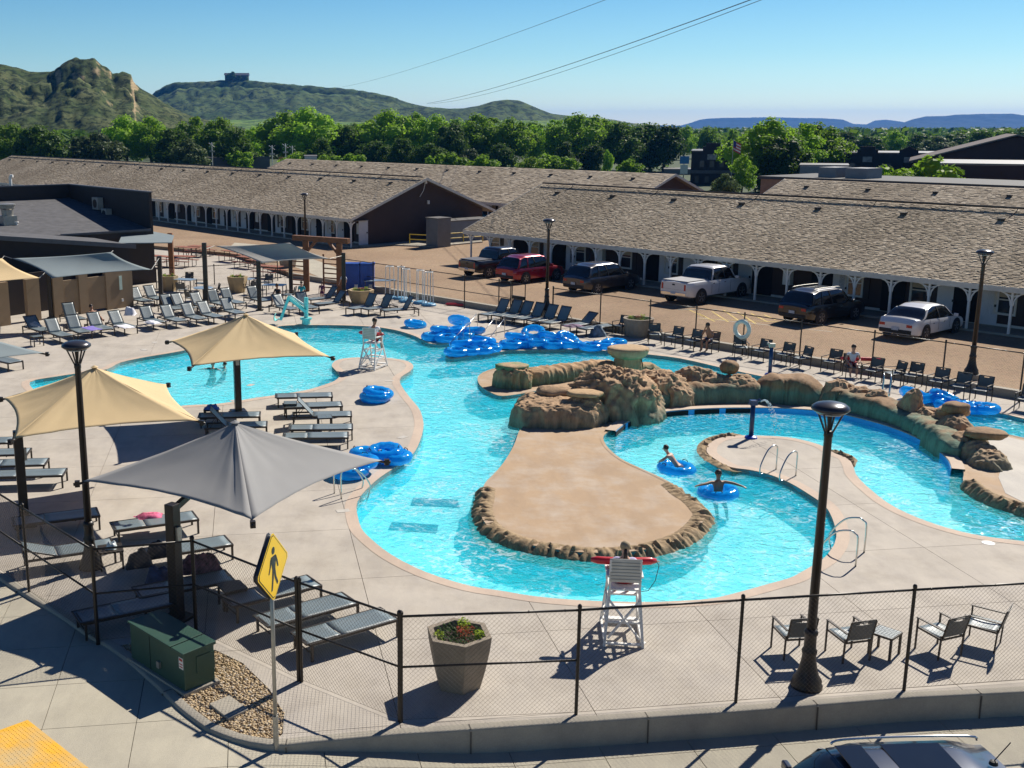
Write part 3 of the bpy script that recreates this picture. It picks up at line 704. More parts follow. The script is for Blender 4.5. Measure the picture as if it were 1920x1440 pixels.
    if vents:
        b = MB(); b.box(-0.15, 0.15, -0.12, 0.12, -0.05, 0.09); b.box(-0.18, 0.18, -0.15, 0.08, 0.09, 0.12); vme = b.mesh('roof_vent', black_m)
        x = 2.5
        while x < L:
            o = bpy.data.objects.new('roof_vent', vme); yv = HW - 1.35; o.location = (x, yv, EZ + (RZ-EZ)*yv/HW + 0.02); link(o, rf); x += 5.1
    if gable_door:
        xg = L - 0.33
        b = MB(); b.box(xg, xg+0.05, 1.15, 2.05, 0.05, 2.05); d = b.build('gable_door', door_m, t)
        b = MB(); b.box(xg+0.05, xg+0.10, 1.9, 1.98, 1.0, 1.1); b.build('handle', black_m, d)
        b = MB(); b.box(xg, xg+0.18, 8.3, 8.42, 3.05, 3.35); b.build('wall_lamp', white_m, t)
        b = MB(); b.tube([(xg+0.32, HW+0.1, RZ-0.3), (xg+0.25, HW-0.05, RZ-1.0), (xg+0.2, HW-0.4, RZ-1.5)], 0.025, 5); b.box(xg+0.30, xg+0.42, HW, HW+0.2, RZ-0.45, RZ-0.18); b.build('service_drop', white_m, t)
        b = MB(); b.box(L-0.3, L+0.5, 1.0, 14.9, -0.02, 0.09); b.build('apron', kerb_m, t)
    return t
PAT = ['V', 'K', 'U', 'D', 'W', 'K', 'V', 'D']
AR = G(875, 432.5, 2.5)
motel('motel_row', 'long motel row with weathered shingle roof directly behind the parked cars', AR, 46.0, ['V','K','V','D','W','U','W','D','V','K','V','K','U','D','W','K','V','D','W','K'], seed=1, flip=0)
AL = G(655, 410.7, 2.5)
motel('motel_row', 'longest motel row at left, brown gable end beside the grey service tank', AL - U*92, 92.0, PAT, seed=2, shing=1.35, gable_door=True, flip=3)
AB = G(1262, 326.5, 5.45); AB = Vector((AB.x, AB.y, 0)) - W*HW
motel('motel_row', 'farthest motel row, its pale ridge seen against the cottonwood trees', AB - U*62, 62.0, PAT, seed=3, shing=2.0, pipe=False, flip=1)
A4 = G(1478, 336, 5.45); A4 = Vector((A4.x, A4.y, 0)) - W*HW
motel('motel_row', 'motel row at far right, only its shingle roof showing over the nearer ridge', A4, 40.0, PAT, seed=4, shing=1.4, pipe=False, front=False)
# flat-roofed block behind the right-hand roof
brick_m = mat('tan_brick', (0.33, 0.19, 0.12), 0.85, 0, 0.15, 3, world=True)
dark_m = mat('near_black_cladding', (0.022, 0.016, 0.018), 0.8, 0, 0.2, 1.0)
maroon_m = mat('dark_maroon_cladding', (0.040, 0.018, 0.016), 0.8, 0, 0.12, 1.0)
grey_m = mat('grey_membrane', (0.20, 0.21, 0.23), 0.7, 0, 0.1, 2)
roofgrey_m = mat('pale_roof_metal', (0.15, 0.145, 0.14), 0.5, 0.2, 0.1, 1)
def frame_thing(name, label, cat, p, rz=UA): return thing(name, label, cat, (p.x, p.y, p.z), rz)
pb = G(1427, 333, 5.2); pb = Vector((pb.x, pb.y, 0)) 
t = frame_thing('flat_roof_block', 'tan brick block with grey parapet behind the right-hand shingle roof', 'building', pb)
b = MB(); b.box(0, 60, 0, 9, 0, 5.1); b.build('wall', brick_m, t)
b = MB(); b.box(-0.15, 60, -0.15, 9, 5.1, 5.35); b.build('parapet', mat('parapet_dark', (0.06, 0.06, 0.062), 0.8), t)
b = MB(); b.box(4.6, 6.2, 1.5, 4, 5.35, 6.2); b.build('roof_unit', grey_m, t)
b = MB(); b.box(7.1, 9.0, 1.5, 4, 5.35, 6.2); b.build('roof_unit', grey_m, t)

# ---- brown pavilion and bath house at the left
roofsh_m = mat('charcoal_roof_shingle', (0.085, 0.085, 0.092), 0.9, 0, 0.25, 2.2, 0.5, 30, detail=8)
clad_m = mat('dark_brown_cladding', (0.028, 0.020, 0.018), 0.7, 0, 0.12, 2)
cap_m = mat('parapet_cap', (0.10, 0.10, 0.115), 0.5, 0.3, 0.1, 3)
A1 = Vector((-15.9, 70.3, 0)); nU, nW = -U, -W
def at1(x, y, z, A=A1): p = A + nU*x + nW*y; return Vector((p.x, p.y, z))
t = thing('pool_pavilion', 'dark brown pavilion with high parapet and charcoal roof at left', 'building', (0, 0, 0))
def quadprism(b, P, th):
    n = len(P); v = [tuple(p) for p in P] + [(p[0], p[1], p[2]-th) for p in P]
    return b.add(v, [tuple(range(n)), tuple(range(2*n-1, n-1, -1))] + [(i, n+i, n+(i+1)%n, (i+1)%n) for i in range(n)])
b = MB()
for (a, c) in (((0, 0), (12.3, 0.18)), ((12.1, 0.18), (12.3, 20))):
    P = [at1(a[0], a[1], 5.6), at1(c[0], a[1], 5.6), at1(c[0], c[1], 5.6), at1(a[0], c[1], 5.6)]; quadprism(b, P, 5.6)
b.build('parapet_wall', clad_m, t)
b = MB(); quadprism(b, [at1(0, 0.18, 3.25), at1(0.15, 0.18, 3.25), at1(0.15, 20, 3.25), at1(0, 20, 3.25)], 3.25); b.build('front_wall', clad_m, t)
b = MB(); quadprism(b, [at1(-0.05, 0.18, 3.36), at1(12.1, 0.18, 4.7), at1(12.1, 20, 4.7), at1(-0.05, 20, 3.36)], 0.12); b.build('roof', roofsh_m, t)
b = MB()
for (a, c) in (((-0.06, -0.06), (12.36, 0.24)), ((12.04, 0.24), (12.36, 20))):
    quadprism(b, [at1(a[0], a[1], 5.68), at1(c[0], a[1], 5.68), at1(c[0], c[1], 5.68), at1(a[0], c[1], 5.68)], 0.08)
quadprism(b, [at1(-0.12, 0.2, 3.40), at1(0.0, 0.2, 3.40), at1(0.0, 6, 3.40), at1(-0.12, 6, 3.40)], 0.10)
b.build('cap_flashing', cap_m, t)
vent_o = thing('roof_ventilator', 'galvanised square exhaust ventilator standing on the charcoal roof', 'ventilator', at1(4.0, 7.6, 3.72), UA)
b = MB(); b.box(-0.42, 0.42, -0.42, 0.42, -0.1, 0.6); b.build('base_box', galv_m, vent_o)
b = MB(); b.lathe([(0.34, 0.6), (0.36, 0.95), (0.44, 1.05), (0.46, 1.2), (0.52, 1.24), (0.52, 1.30), (0.1, 1.36)], 14); b.build('hood', galv_m, vent_o)
b = MB(); b.box(-0.8, 0.6, -0.7, 0.5, -0.08, -0.02); b.build('curb_flashing', roofgrey_m, vent_o)
for x, y, z, s, lb in ((7.0, 0.25, 4.55, 1.0, 'upper pale condenser unit mounted on the inside of the dark parapet'), (5.7, 0.25, 3.95, 0.85, 'lower dim condenser unit on the inside of the dark parapet')):
    c_ = thing('condenser_unit', lb, 'air conditioner', at1(x, y, z), UA); b = MB(); b.box(-0.45*s, 0.45*s, -0.38, 0, -0.35*s, 0.45*s); b.build('case', mat('beige_case', (0.36, 0.34, 0.30), 0.5), c_)
    b = MB(); b.lathe([(0.28*s, 0), (0.28*s, 0.03)], 14, (0, -0.38, 0.05*s), M=Matrix.Rotation(PI/2, 4, 'X')); b.build('fan_grille', frame_m, c_)
for x, y, lb in ((12.9, 4.0, 'slim white vent pipe rising behind the parapet, rightmost of the pair'), (12.9, 11.5, 'slim white vent pipe rising behind the parapet, leftmost of the pair')):
    p = at1(x, y, 5.2); b = MB(); b.tube([(0, 0, 0), (0, 0, 1.0), (0.05, 0, 1.1), (0.2, 0, 1.1)], 0.11, 8); o = b.build('vent_pipe', white_m, None, loc=p); tag(o, lb, 'vent pipe')
b = MB(); b.tube([(0, 0, 0), (0, 0, 0.5)], 0.09, 8); b.lathe([(0.16, 0.5), (0.16, 0.56)], 8); o = b.build('vent_pipe', white_m, None, loc=G(17, 437, 3.4) + Vector((0, 1.4, 0))); tag(o, 'short capped white vent pipe on the lower charcoal roof edge', 'vent pipe')
# lower wing, its roof rising to the left
R2 = G(240, 458.5, 3.1); R2 = Vector((R2.x, R2.y, 0))
t = thing('bath_house', 'low dark brown wing in front of the pavilion with sloping charcoal roof', 'building', (0, 0, 0))
def at2(x, y, z): p = R2 + nW*x + nU*y; return Vector((p.x, p.y, z))
def wz(x): return 3.1 + 0.125*x
b = MB(); v = [at2(0, 0, 0), at2(15, 0, 0), at2(15, 5, 0), at2(0, 5, 0), at2(0, 0, wz(0)-0.1), at2(15, 0, wz(15)-0.1), at2(15, 5, wz(15)-0.1), at2(0, 5, wz(0)-0.1)]
b.add(v, [(0,1,2,3),(7,6,5,4),(4,5,1,0),(5,6,2,1),(6,7,3,2),(7,4,0,3)]); b.build('wall', clad_m, t)
b = MB(); quadprism(b, [at2(-0.3, -0.2, wz(-0.3)), at2(-0.3, 5.2, wz(-0.3)), at2(15, 5.2, wz(15)), at2(15, -0.2, wz(15))], 0.1); b.build('roof', roofsh_m, t)
b = MB(); quadprism(b, [at2(-0.36, -0.27, wz(-0.3)+0.04), at2(-0.36, -0.2, wz(-0.3)+0.04), at2(15, -0.2, wz(15)+0.04), at2(15, -0.27, wz(15)+0.04)], 0.24); b.build('fascia', cap_m, t)
# tan changing stalls
TD = Vector((math.cos(math.radians(232)), math.sin(math.radians(232)), 0)); TN = Vector((-TD.y, TD.x, 0))       # along the stalls (to the left), outward normal
T0 = G(251, 574, 0)
tan_m = mat('tan_stucco', (0.26, 0.185, 0.115), 0.9, 0, 0.08, 1.5)
t = thing('changing_stalls', 'tan stucco changing stalls with dark doorways under the shade sails', 'building', (T0.x, T0.y, 0), math.radians(232))
s = 0.0
for wd, kind in ((1.75, 'w'), (1.15, 'd'), (0.55, 'w'), (0.95, 'd'), (0.62, 'w'), (0.8, 'o'), (0.75, 'w'), (1.0, 'o'), (1.3, 'w'), (0.9, 'o'), (5.0, 'w')):
    b = MB()
    if kind == 'w': b.box(s, s+wd, -0.25, 0.0, 0, 2.15); b.build('wall_panel', tan_m, t)
    elif kind == 'd':
        b.box(s, s+wd, -0.20, -0.08, 0.12, 1.85); b.build('door_panel', tan_m, t)
    s += wd
b = MB(); b.box(0, s, -2.6, -2.45, 0, 2.1); b.box(0, 0.15, -2.45, -0.25, 0, 2.1); b.build('rear_wall', clad_m, t)
b = MB(); b.box(0.72, 0.90, 0.003, 0.03, 1.0, 1.75); _s = b.build('wall_plaque', mat('pale_green_sign', (0.55, 0.68, 0.60), 0.5), t)
b = MB(); b.box(0.70, 0.80, 0.0, 0.06, 0.35, 0.5); b.build('socket_box', white_m, t)

# ---- things round the gable of the left motel
_gp = G(800, 463, LOT)
t = thing('service_tank', 'tall grey metal service cabinet beside the brown gable wall', 'cabinet', (G(822, 462, LOT).x, G(822, 462, LOT).y, LOT), UA)
b = MB(); b.box(-0.7, 0.7, -0.7, 0.7, 0, 2.25); bevel(b.build('case', mat('grey_cabinet', (0.16, 0.175, 0.19), 0.5, 0.2, 0.1, 2), t), 0.02); b = MB(); b.box(-0.76, 0.76, -0.76, 0.76, 2.25, 2.31); b.build('lid', roofgrey_m, t)
p = G(862, 452, LOT); t = thing('container', 'low blue grey storage container behind the tall grey cabinet', 'container', (p.x, p.y, LOT), UA - PI/2 + PI)
b = MB(); b.box(-2.2, 3.0, -0.9, 0.9, 0, 1.75); b.build('case', mat('blue_grey_container', (0.15, 0.185, 0.24), 0.5, 0.1, 0.1, 1.5), t); b = MB(); b.box(-2.25, 3.05, -0.95, 0.95, 1.75, 1.83); b.build('lid', roofgrey_m, t)
rail_y = mat('yellow_safety_paint', (0.58, 0.40, 0.03), 0.5, 0, 0.1, 4)
def yellow_rail(pa, pb, lb):
    a = G(*pa, LOT); c = G(*pb, LOT); b = MB()
    t = thing('safety_rail', lb, 'railing', (a.x, a.y, LOT)); d = c - a
    for z in (0.45, 0.85): 
        m = MB(); m.tube([(0, 0, z), (d.x, d.y, z)], 0.035, 6); m.build('rail', rail_y, t)
    n = max(1, int(d.length/1.6))
    for i in range(n+1):
        m = MB(); m.tube([(d.x*i/n, d.y*i/n, 0), (d.x*i/n, d.y*i/n, 0.87)], 0.04, 6); m.build('post', rail_y, t)
yellow_rail((832, 458), (905, 453), 'yellow safety rail to the right of the grey service cabinet')
yellow_rail((768, 459), (806, 461), 'yellow safety rail to the left of the grey service cabinet')
b = MB(); q = [G(740, 461, LOT), G(812, 464, LOT), G(905, 455, LOT), G(900, 449, LOT), G(800, 456, LOT)]; b.prism([(p.x, p.y) for p in q], LOT, LOT+0.1); tag(b.build('service_pad', kerb_m), kind='structure')

# ---- far buildings
def far_box(name, label, Y, x0, x1, yt, m, depth=14, yb=360, steps=(), roofm=None):
    p0 = AT(x0, yt, Y); p1 = AT(x1, yt, Y); t = thing(name, label, 'building', (p0.x, Y, 0.1), -math.atan2((p0.x+p1.x)/2, Y))
    wd = p1.x - p0.x; h = p0.z - 0.1; b = MB(); b.box(0, wd, 0, depth, 0, h); b.build('wall', m, t)
    for (sx0, sx1, sy, peak) in steps:
        a = AT(sx0, sy, Y).x - p0.x; c = AT(sx1, sy, Y).x - p0.x; hz = AT(sx0, sy, Y).z - 0.1; b = MB()
        if peak: poly = [(a, h), (c, h), (c, h+(hz-h)*0.45), (c-(c-a)*0.18, h+(hz-h)*0.6), ((a+c)/2, hz), (a+(c-a)*0.18, h+(hz-h)*0.6), (a, h+(hz-h)*0.45)]
        else: poly = [(a, h), (c, h), (c, h+(hz-h)*0.6), (c-(c-a)*0.15, h+(hz-h)*0.6), (c-(c-a)*0.15, hz), (a+(c-a)*0.15, hz), (a+(c-a)*0.15, h+(hz-h)*0.6), (a, h+(hz-h)*0.6)]
        vs = [(x, -0.1, z) for x, z in poly] + [(x, 0.3, z) for x, z in poly]; n = len(poly)
        b.add(vs, [tuple(range(n)), tuple(range(2*n-1, n-1, -1))] + [(i, n+i, n+(i+1)%n, (i+1)%n) for i in range(n)]); b.build('false_front', m, t)
    b = MB(); b.box(-0.1, wd+0.1, 0.35, depth, h, h+0.15); b.build('roof', roofm or roofgrey_m, t)
    return t, p0, wd, h
plq = mat('faded_sign_board', (0.30, 0.28, 0.28), 0.7, 0, 0.35, 3)
fw = mat('dim_window_glass', (0.055, 0.06, 0.07), 0.2, 0, 0.2, 1)
def ffp(t, p0, Y, x0, x1, y0, y1, m, nm):
    a = AT(x0, y1, Y); c = AT(x1, y0, Y); b = MB(); b.box(a.x-p0.x, c.x-p0.x, -0.22, -0.11, a.z-0.1, c.z-0.1); return b.build(nm, m, t)
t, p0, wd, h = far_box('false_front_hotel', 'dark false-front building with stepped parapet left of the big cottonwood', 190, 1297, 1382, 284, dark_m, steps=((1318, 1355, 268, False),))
ffp(t, p0, 190, 1325, 1343, 289, 299, plq, 'sign_board')
for x in (1311, 1329, 1347): ffp(t, p0, 190, x, x+9, 301, 313, fw, 'window')
for x in (1302, 1320, 1345): ffp(t, p0, 190, x, x+8, 330, 342, fw, 'window')
ffp(t, p0, 190, 1294, 1380, 319, 325, mat('porch_roof_grey', (0.10, 0.10, 0.11), 0.7), 'porch_roof')
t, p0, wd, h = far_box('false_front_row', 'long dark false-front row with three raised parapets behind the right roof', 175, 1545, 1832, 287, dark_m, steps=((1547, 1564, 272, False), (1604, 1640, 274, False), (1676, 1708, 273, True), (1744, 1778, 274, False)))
for x in (1545, 1612, 1682): ffp(t, p0, 175, x, x+17, 293, 303, plq, 'sign_board')
for x in (1572, 1590, 1652, 1722, 1790, 1808): ffp(t, p0, 175, x, x+9, 305, 317, fw, 'window')
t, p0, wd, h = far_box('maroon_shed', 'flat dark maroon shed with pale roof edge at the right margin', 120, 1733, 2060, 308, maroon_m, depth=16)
# brown gabled hall at the right margin
p = AT(1715, 300, 150); t = thing('gabled_hall', 'large dark brown gabled hall at the far right margin', 'building', (p.x, 150, 0.1), -0.42)
def zz(px_, py_): q = AT(px_, py_, 150); return (q.x - p.x, q.z - 0.1)
b = MB(); poly = [(0, 0), zz(1715, 303), zz(1886, 256), zz(2060, 305), (zz(2060, 305)[0], 0)]; n = len(poly)
b.add([(x, 0, z) for x, z in poly] + [(x, 20, z) for x, z in poly], [tuple(range(n)), tuple(range(2*n-1, n-1, -1))] + [(i, n+i, n+(i+1)%n, (i+1)%n) for i in range(n)]); b.build('wall', maroon_m, t)
b = MB(); a, c, e = zz(1705, 305), zz(1886, 254.5), zz(2070, 307)
for q, r in ((a, c), (c, e)): b.add([(q[0], -0.5, q[1]), (r[0], -0.5, r[1]), (r[0], 20.5, r[1]), (q[0], 20.5, q[1]), (q[0], -0.5, q[1]+0.2), (r[0], -0.5, r[1]+0.2), (r[0], 20.5, r[1]+0.2), (q[0], 20.5, q[1]+0.2)], [(0,3,2,1),(4,5,6,7),(0,1,5,4),(1,2,6,5),(2,3,7,6),(3,0,4,7)])
b.build('roof', maroon_m, t)
b = MB()
for q, r in ((a, c), (c, e)): b.bar((q[0], -0.55, q[1]+0.15), (r[0], -0.55, r[1]+0.15), 0.12, 0.16)
b.build('roof_edge', roofgrey_m, t)
# blue sign board and flag
p = AT(1283, 300, 185); t = thing('roadside_sign', 'tall roadside sign with blue and white panels left of the dark hotel', 'sign', (p.x, 185, 0.1)); b = MB(); b.tube([(0, 0, 0), (0, 0, p.z+0.6)], 0.1, 6); b.build('pole', galv_m, t)
b = MB(); b.box(-0.75, 0.75, -0.2, -0.1, p.z-0.7, p.z+0.5); b.build('blue_panel', mat('sign_blue', (0.05, 0.22, 0.50), 0.4), t); b = MB(); b.box(-0.6, 0.6, -0.2, -0.1, p.z-2.3, p.z-0.85); b.build('white_panel', white_m, t)
p = AT(1373, 300, 160); t = thing('flagpole', 'slender flagpole in front of the dark false-front hotel', 'flagpole', (p.x, 160, 0.1)); h0 = AT(1373, 262, 160).z
b = MB(); b.tube([(0, 0, 0), (0, 0, h0)], [0.07, 0.04], 6); b.build('pole', galv_m, t)
flag = thing('flag', 'small red and white striped flag with blue corner on the flagpole', 'flag', (p.x, 160, h0-1.6)); 
rd = mat('flag_red', (0.55, 0.04, 0.05), 0.7); wh = mat('flag_white', (0.75, 0.72, 0.70), 0.7); bl = mat('flag_blue', (0.03, 0.05, 0.25), 0.7)
for i in range(7):
    b = MB(); P = [[Vector((u*1.05, 0.16*math.sin(u*4), 1.55 - (i+k)*0.2 - u*0.55)) for u in [j/8 for j in range(9)]] for k in (0, 1)]; b.grid(P); b.build('stripe', rd if i % 2 == 0 else wh, flag)
b = MB(); P = [[Vector((u*0.45, 0.16*math.sin(u*0.45*4) - 0.02, 1.55 - k*0.8 - u*0.25)) for u in [j/4 for j in range(5)]] for k in (0, 1)]; b.grid(P); b.build('canton', bl, flag)
# far sheds and houses in the trees
for i, (Y, x0, x1, yt, m, lb) in enumerate(((260, 318, 372, 290, roofgrey_m, 'low pale shed among the trees beyond the left motel roof'), (210, 571, 594, 294, mat('pale_grey_wall', (0.5, 0.5, 0.5), 0.7), 'small pale flat-roofed hut at the end of the farthest motel roof'), (300, 690, 720, 292, mat('faded_blue_wall', (0.2, 0.33, 0.4), 0.6), 'faded blue trailer glimpsed between the far trees'), (240, 380, 505, 297, roofgrey_m, 'long low pale building beyond the left motel ridge'), (230, 1245, 1300, 318, roofgrey_m, 'low pale roofed cabin left of the dark hotel'), (150, 1500, 1585, 311, grey_m, 'grey flat-roofed store behind the tan brick block'))):
    far_box('far_building', lb, Y, x0, x1, yt, m, depth=8)
# white railway crossing posts
for i, (x, yt, lb) in enumerate(((397, 268, 'white railway crossing post standing alone at far left'), (510, 273, 'white railway crossing post, first of the far group of three'), (535, 270, 'white railway crossing post in the middle of the far group'), (548, 274, 'white railway crossing post, last of the far group of three'))):
    p = AT(x, yt, 230); t = thing('crossing_post', lb, 'crossing signal', (p.x, 230, 0.1), 0, 'railway crossing posts'); h = p.z
    b = MB(); b.tube([(0, 0, 0), (0, 0, h)], 0.09, 6); b.build('post', white_m, t)
    b = MB(); b.bar((-0.6, -0.1, h-0.9), (0.6, -0.1, h-0.1), 0.06, 0.2, up=(0, 1, 0)); b.bar((0.6, -0.14, h-0.9), (-0.6, -0.14, h-0.1), 0.06, 0.2, up=(0, 1, 0)); b.build('crossbuck', white_m, t)
    b = MB(); b.box(-0.5, 0.5, -0.15, 0.05, h-1.9, h-1.6); b.build('lamp_bar', galv_m, t)
p = AT(527, 300, 225); t = thing('round_sign', 'round orange yellow warning sign beyond the left motel ridge', 'sign', (p.x, 225, 0.1)); b = MB(); b.tube([(0, 0, 0), (0, 0, p.z)], 0.06, 5); b.build('post', galv_m, t); b = MB(); b.lathe([(0.55, -0.03), (0.55, 0.03)], 18, (0, -0.1, p.z), M=Matrix.Rotation(PI/2, 4, 'X')); b.build('disc', mat('sign_orange', (0.6, 0.25, 0.03), 0.5), t)
# ================================================================ hills, trees, wires, air
def fbm(x, y, z=0.0, o=4): return noise.fractal(Vector((x, y, z)), 0.9, 2.1, o)
def hill(name, prof, D, depth, m, label=None, base=0.1, rough=1.0, cliff=None, nx=None, nd=46, skew=0.45, sc=1.0, terr=0.0, extend=0.25):
    """rolling hill whose crest stands D metres off; prof = [(column, row)] of the skyline"""
    x0, x1 = prof[0][0], prof[-1][0]; nx = nx or int((x1-x0)/4)
    def sky_y(x):
        for (a, ya), (b, yb) in zip(prof, prof[1:]):
            if a <= x <= b: t = (x-a)/(b-a); return ya + (yb-ya)*t
        return prof[-1][1]
    rows = []
    for j in range(nd):
        t = j/(nd-1); row = []
        for i in range(nx+1):
            x = x0 + (x1-x0)*i/nx; p = AT(x, sky_y(x), D); H_ = p.z - base; X = p.x
            Yw = D + (t - skew)*depth; s = (t - skew)/(skew if t < skew else 1-skew)
            f = max(0.0, 1 - abs(s)**1.35) if s > 0 else max(0.0, (1 - abs(s))**1.05*(0.82+0.18*(1-abs(s))))
            Xw = X * (Yw/D)
            n1 = fbm(Xw/(60*sc), Yw/(95*sc), 3.1); n2 = abs(fbm(Xw/(17*sc), Yw/(30*sc), 7.7)); n3 = fbm(Xw/(5*sc), Yw/(6*sc), 1.3, 3)
            er = (n1*0.20 - n2*0.17 + n3*0.035) * rough * min(1, abs(s)*4 + 0.12) * min(1, f*5)
            z = H_*(f + er*min(1.0, 1.2*f+0.15))
            if cliff and x > cliff[0] and x < cliff[1] and abs(s) < (cliff[3] if len(cliff) > 3 else 0.3):       # steep bedrock band below the crest
                k = abs(s)/(cliff[3] if len(cliff) > 3 else 0.3); z = H_*(1 - cliff[2]*k*k) + n3*1.2*rough + (-n2*3.0*rough*min(1, abs(s)*9))
            if terr: z += terr*math.floor(z/terr*1.0)*0.0
            row.append(Vector((Xw, Yw, base + max(-0.6, z))))
        rows.append(row)
    b = MB(); b.grid([r[::-1] for r in rows]); o = b.build(name, m, None, smooth=True)
    tag(o, kind='structure'); return o
def hill_mat(name, grass, dry, rock, bush, s=1.0, rock_z=None, bluff=0.5):
    m = bpy.data.materials.new(name); m.use_nodes = True; n = m.node_tree.nodes; L = m.node_tree.links; b = n['Principled BSDF']
    g = n.new('ShaderNodeNewGeometry'); b.inputs['Roughness'].default_value = 0.95; b.inputs['Specular IOR Level'].default_value = 0.1
    a = n.new('ShaderNodeTexNoise'); a.inputs['Scale'].default_value = 0.035/s; a.inputs['Detail'].default_value = 9; a.inputs['Roughness'].default_value = 0.65; L.new(g.outputs['Position'], a.inputs['Vector'])
    r1 = ramp(n, [(0.38, grass), (0.62, dry)]); L.new(a.outputs['Fac'], r1.inputs[0])
    c = n.new('ShaderNodeTexNoise'); c.inputs['Scale'].default_value = 0.16/s; c.inputs['Detail'].default_value = 6; c.inputs['Roughness'].default_value = 0.7; L.new(g.outputs['Position'], c.inputs['Vector'])
    r2 = ramp(n, [(0.47, (0, 0, 0)), (0.56, (1, 1, 1))]); L.new(c.outputs['Fac'], r2.inputs[0])
    m1 = n.new('ShaderNodeMix'); m1.data_type = 'RGBA'; L.new(r2.outputs[0], m1.inputs[0]); L.new(r1.outputs[0], m1.inputs[6]); m1.inputs[7].default_value = (*bush, 1)
    sp = n.new('ShaderNodeSeparateXYZ'); L.new(g.outputs['Normal'], sp.inputs[0])
    d = n.new('ShaderNodeTexNoise'); d.inputs['Scale'].default_value = 0.09/s; d.inputs['Detail'].default_value = 8; L.new(g.outputs['Position'], d.inputs['Vector'])
    mm = n.new('ShaderNodeMath'); mm.operation = 'MULTIPLY_ADD'; mm.inputs[1].default_value = -0.55; mm.inputs[2].default_value = bluff + 0.27; L.new(d.outputs['Fac'], mm.inputs[0])
    sb = n.new('ShaderNodeMath'); sb.operation = 'SUBTRACT'; L.new(mm.outputs[0], sb.inputs[0])
    L.new(sp.outputs['Z'], sb.inputs[1]); mu = n.new('ShaderNodeMath'); mu.operation = 'MULTIPLY'; mu.inputs[1].default_value = 9; mu.use_clamp = True; L.new(sb.outputs[0], mu.inputs[0])
    sc_ = n.new('ShaderNodeMapping'); sc_.inputs['Scale'].default_value = (0.06/s, 0.06/s, 0.9/s); L.new(g.outputs['Position'], sc_.inputs[0])
    st = n.new('ShaderNodeTexNoise'); st.inputs['Scale'].default_value = 1.0; st.inputs['Detail'].default_value = 5; L.new(sc_.outputs[0], st.inputs['Vector'])
    rr = ramp(n, [(0.35, tuple(x*0.55 for x in rock)), (0.65, rock)]); L.new(st.outputs['Fac'], rr.inputs[0])
    m2 = n.new('ShaderNodeMix'); m2.data_type = 'RGBA'; L.new(mu.outputs[0], m2.inputs[0]); L.new(m1.outputs[2], m2.inputs[6]); L.new(rr.outputs[0], m2.inputs[7])
    L.new(m2.outputs[2], b.inputs['Base Color']); return m
h1 = hill_mat('butte_slope', (0.048, 0.075, 0.024), (0.105, 0.118, 0.050), (0.40, 0.31, 0.18), (0.014, 0.026, 0.009), 0.5, bluff=0.72)
h2 = hill_mat('mesa_slope', (0.045, 0.085, 0.025), (0.10, 0.135, 0.045), (0.16, 0.135, 0.095), (0.016, 0.034, 0.014), 1.5, bluff=0.50)
h3 = hill_mat('badlands_slope', (0.012, 0.030, 0.042), (0.03, 0.05, 0.06), (0.10, 0.12, 0.14), (0.008, 0.022, 0.03), 6, bluff=0.62)  # the blue of distant haze is put into these slope colours
butte = hill('butte_hill', [(-420, 175), (-250, 150), (-120, 135), (-60, 124), (0, 121), (35, 128), (68, 134), (100, 132), (108, 125), (125, 115), (140, 110.5), (160, 109.5), (178, 110.5), (186, 118), (196, 125), (207, 132), (212, 138), (230, 137), (247, 140), (250, 152), (262, 163), (285, 176), (305, 190), (330, 204), (352, 214), (400, 228), (460, 240)], 560, 215, h1, cliff=(96, 256, 0.45, 0.22), rough=1.0, nd=80, nx=230, skew=0.62)
mesa = hill('mesa_hill', [(200, 235), (255, 205), (290, 172), (310, 160), (330, 154), (400, 152), (420, 150), (470, 151), (520, 156), (600, 162), (640, 165), (680, 170), (720, 178), (745, 183), (770, 192), (830, 206), (900, 222), (1000, 236)], 1500, 420, h2, cliff=(290, 748, 0.42, 0.12), rough=0.9, sc=2.2, nd=60, nx=200, skew=0.6)
cone = hill('cone_hill', [(560, 236), (640, 214), (700, 205), (760, 200), (800, 200), (840, 204), (870, 203), (900, 197), (925, 189), (950, 186), (972, 187), (990, 194), (1010, 203), (1035, 213), (1070, 217), (1100, 219), (1150, 224), (1180, 230), (1230, 236.5)], 1350, 330, h2, rough=1.0, sc=2.0, nd=50, nx=170)
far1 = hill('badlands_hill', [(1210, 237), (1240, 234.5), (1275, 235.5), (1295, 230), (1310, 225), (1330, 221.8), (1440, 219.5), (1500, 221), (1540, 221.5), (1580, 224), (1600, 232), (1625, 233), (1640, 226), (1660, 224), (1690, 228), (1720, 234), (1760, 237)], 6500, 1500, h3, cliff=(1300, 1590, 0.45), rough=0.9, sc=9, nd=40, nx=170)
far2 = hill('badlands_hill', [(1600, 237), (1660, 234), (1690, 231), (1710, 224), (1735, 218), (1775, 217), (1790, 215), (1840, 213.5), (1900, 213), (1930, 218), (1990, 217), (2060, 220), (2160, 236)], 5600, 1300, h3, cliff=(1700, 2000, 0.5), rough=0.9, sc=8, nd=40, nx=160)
# green valley floor and fields below the mesa
b = MB(); rows = []
for j in range(14):
    t = j/13; Yw = 420 + t*760; rows.append([Vector((x*(Yw/700.0), Yw, 0.2 + 15*t*t + 5*t*fbm(x/90, Yw/120))) for x in range(-340, 140, 16)])
b.grid([r[::-1] for r in rows]); tag(b.build('valley_field', hill_mat('field_green', (0.12, 0.21, 0.035), (0.17, 0.24, 0.06), (0.2, 0.22, 0.1), (0.03, 0.07, 0.02), 2.2, bluff=0.1), None, smooth=True), kind='structure')

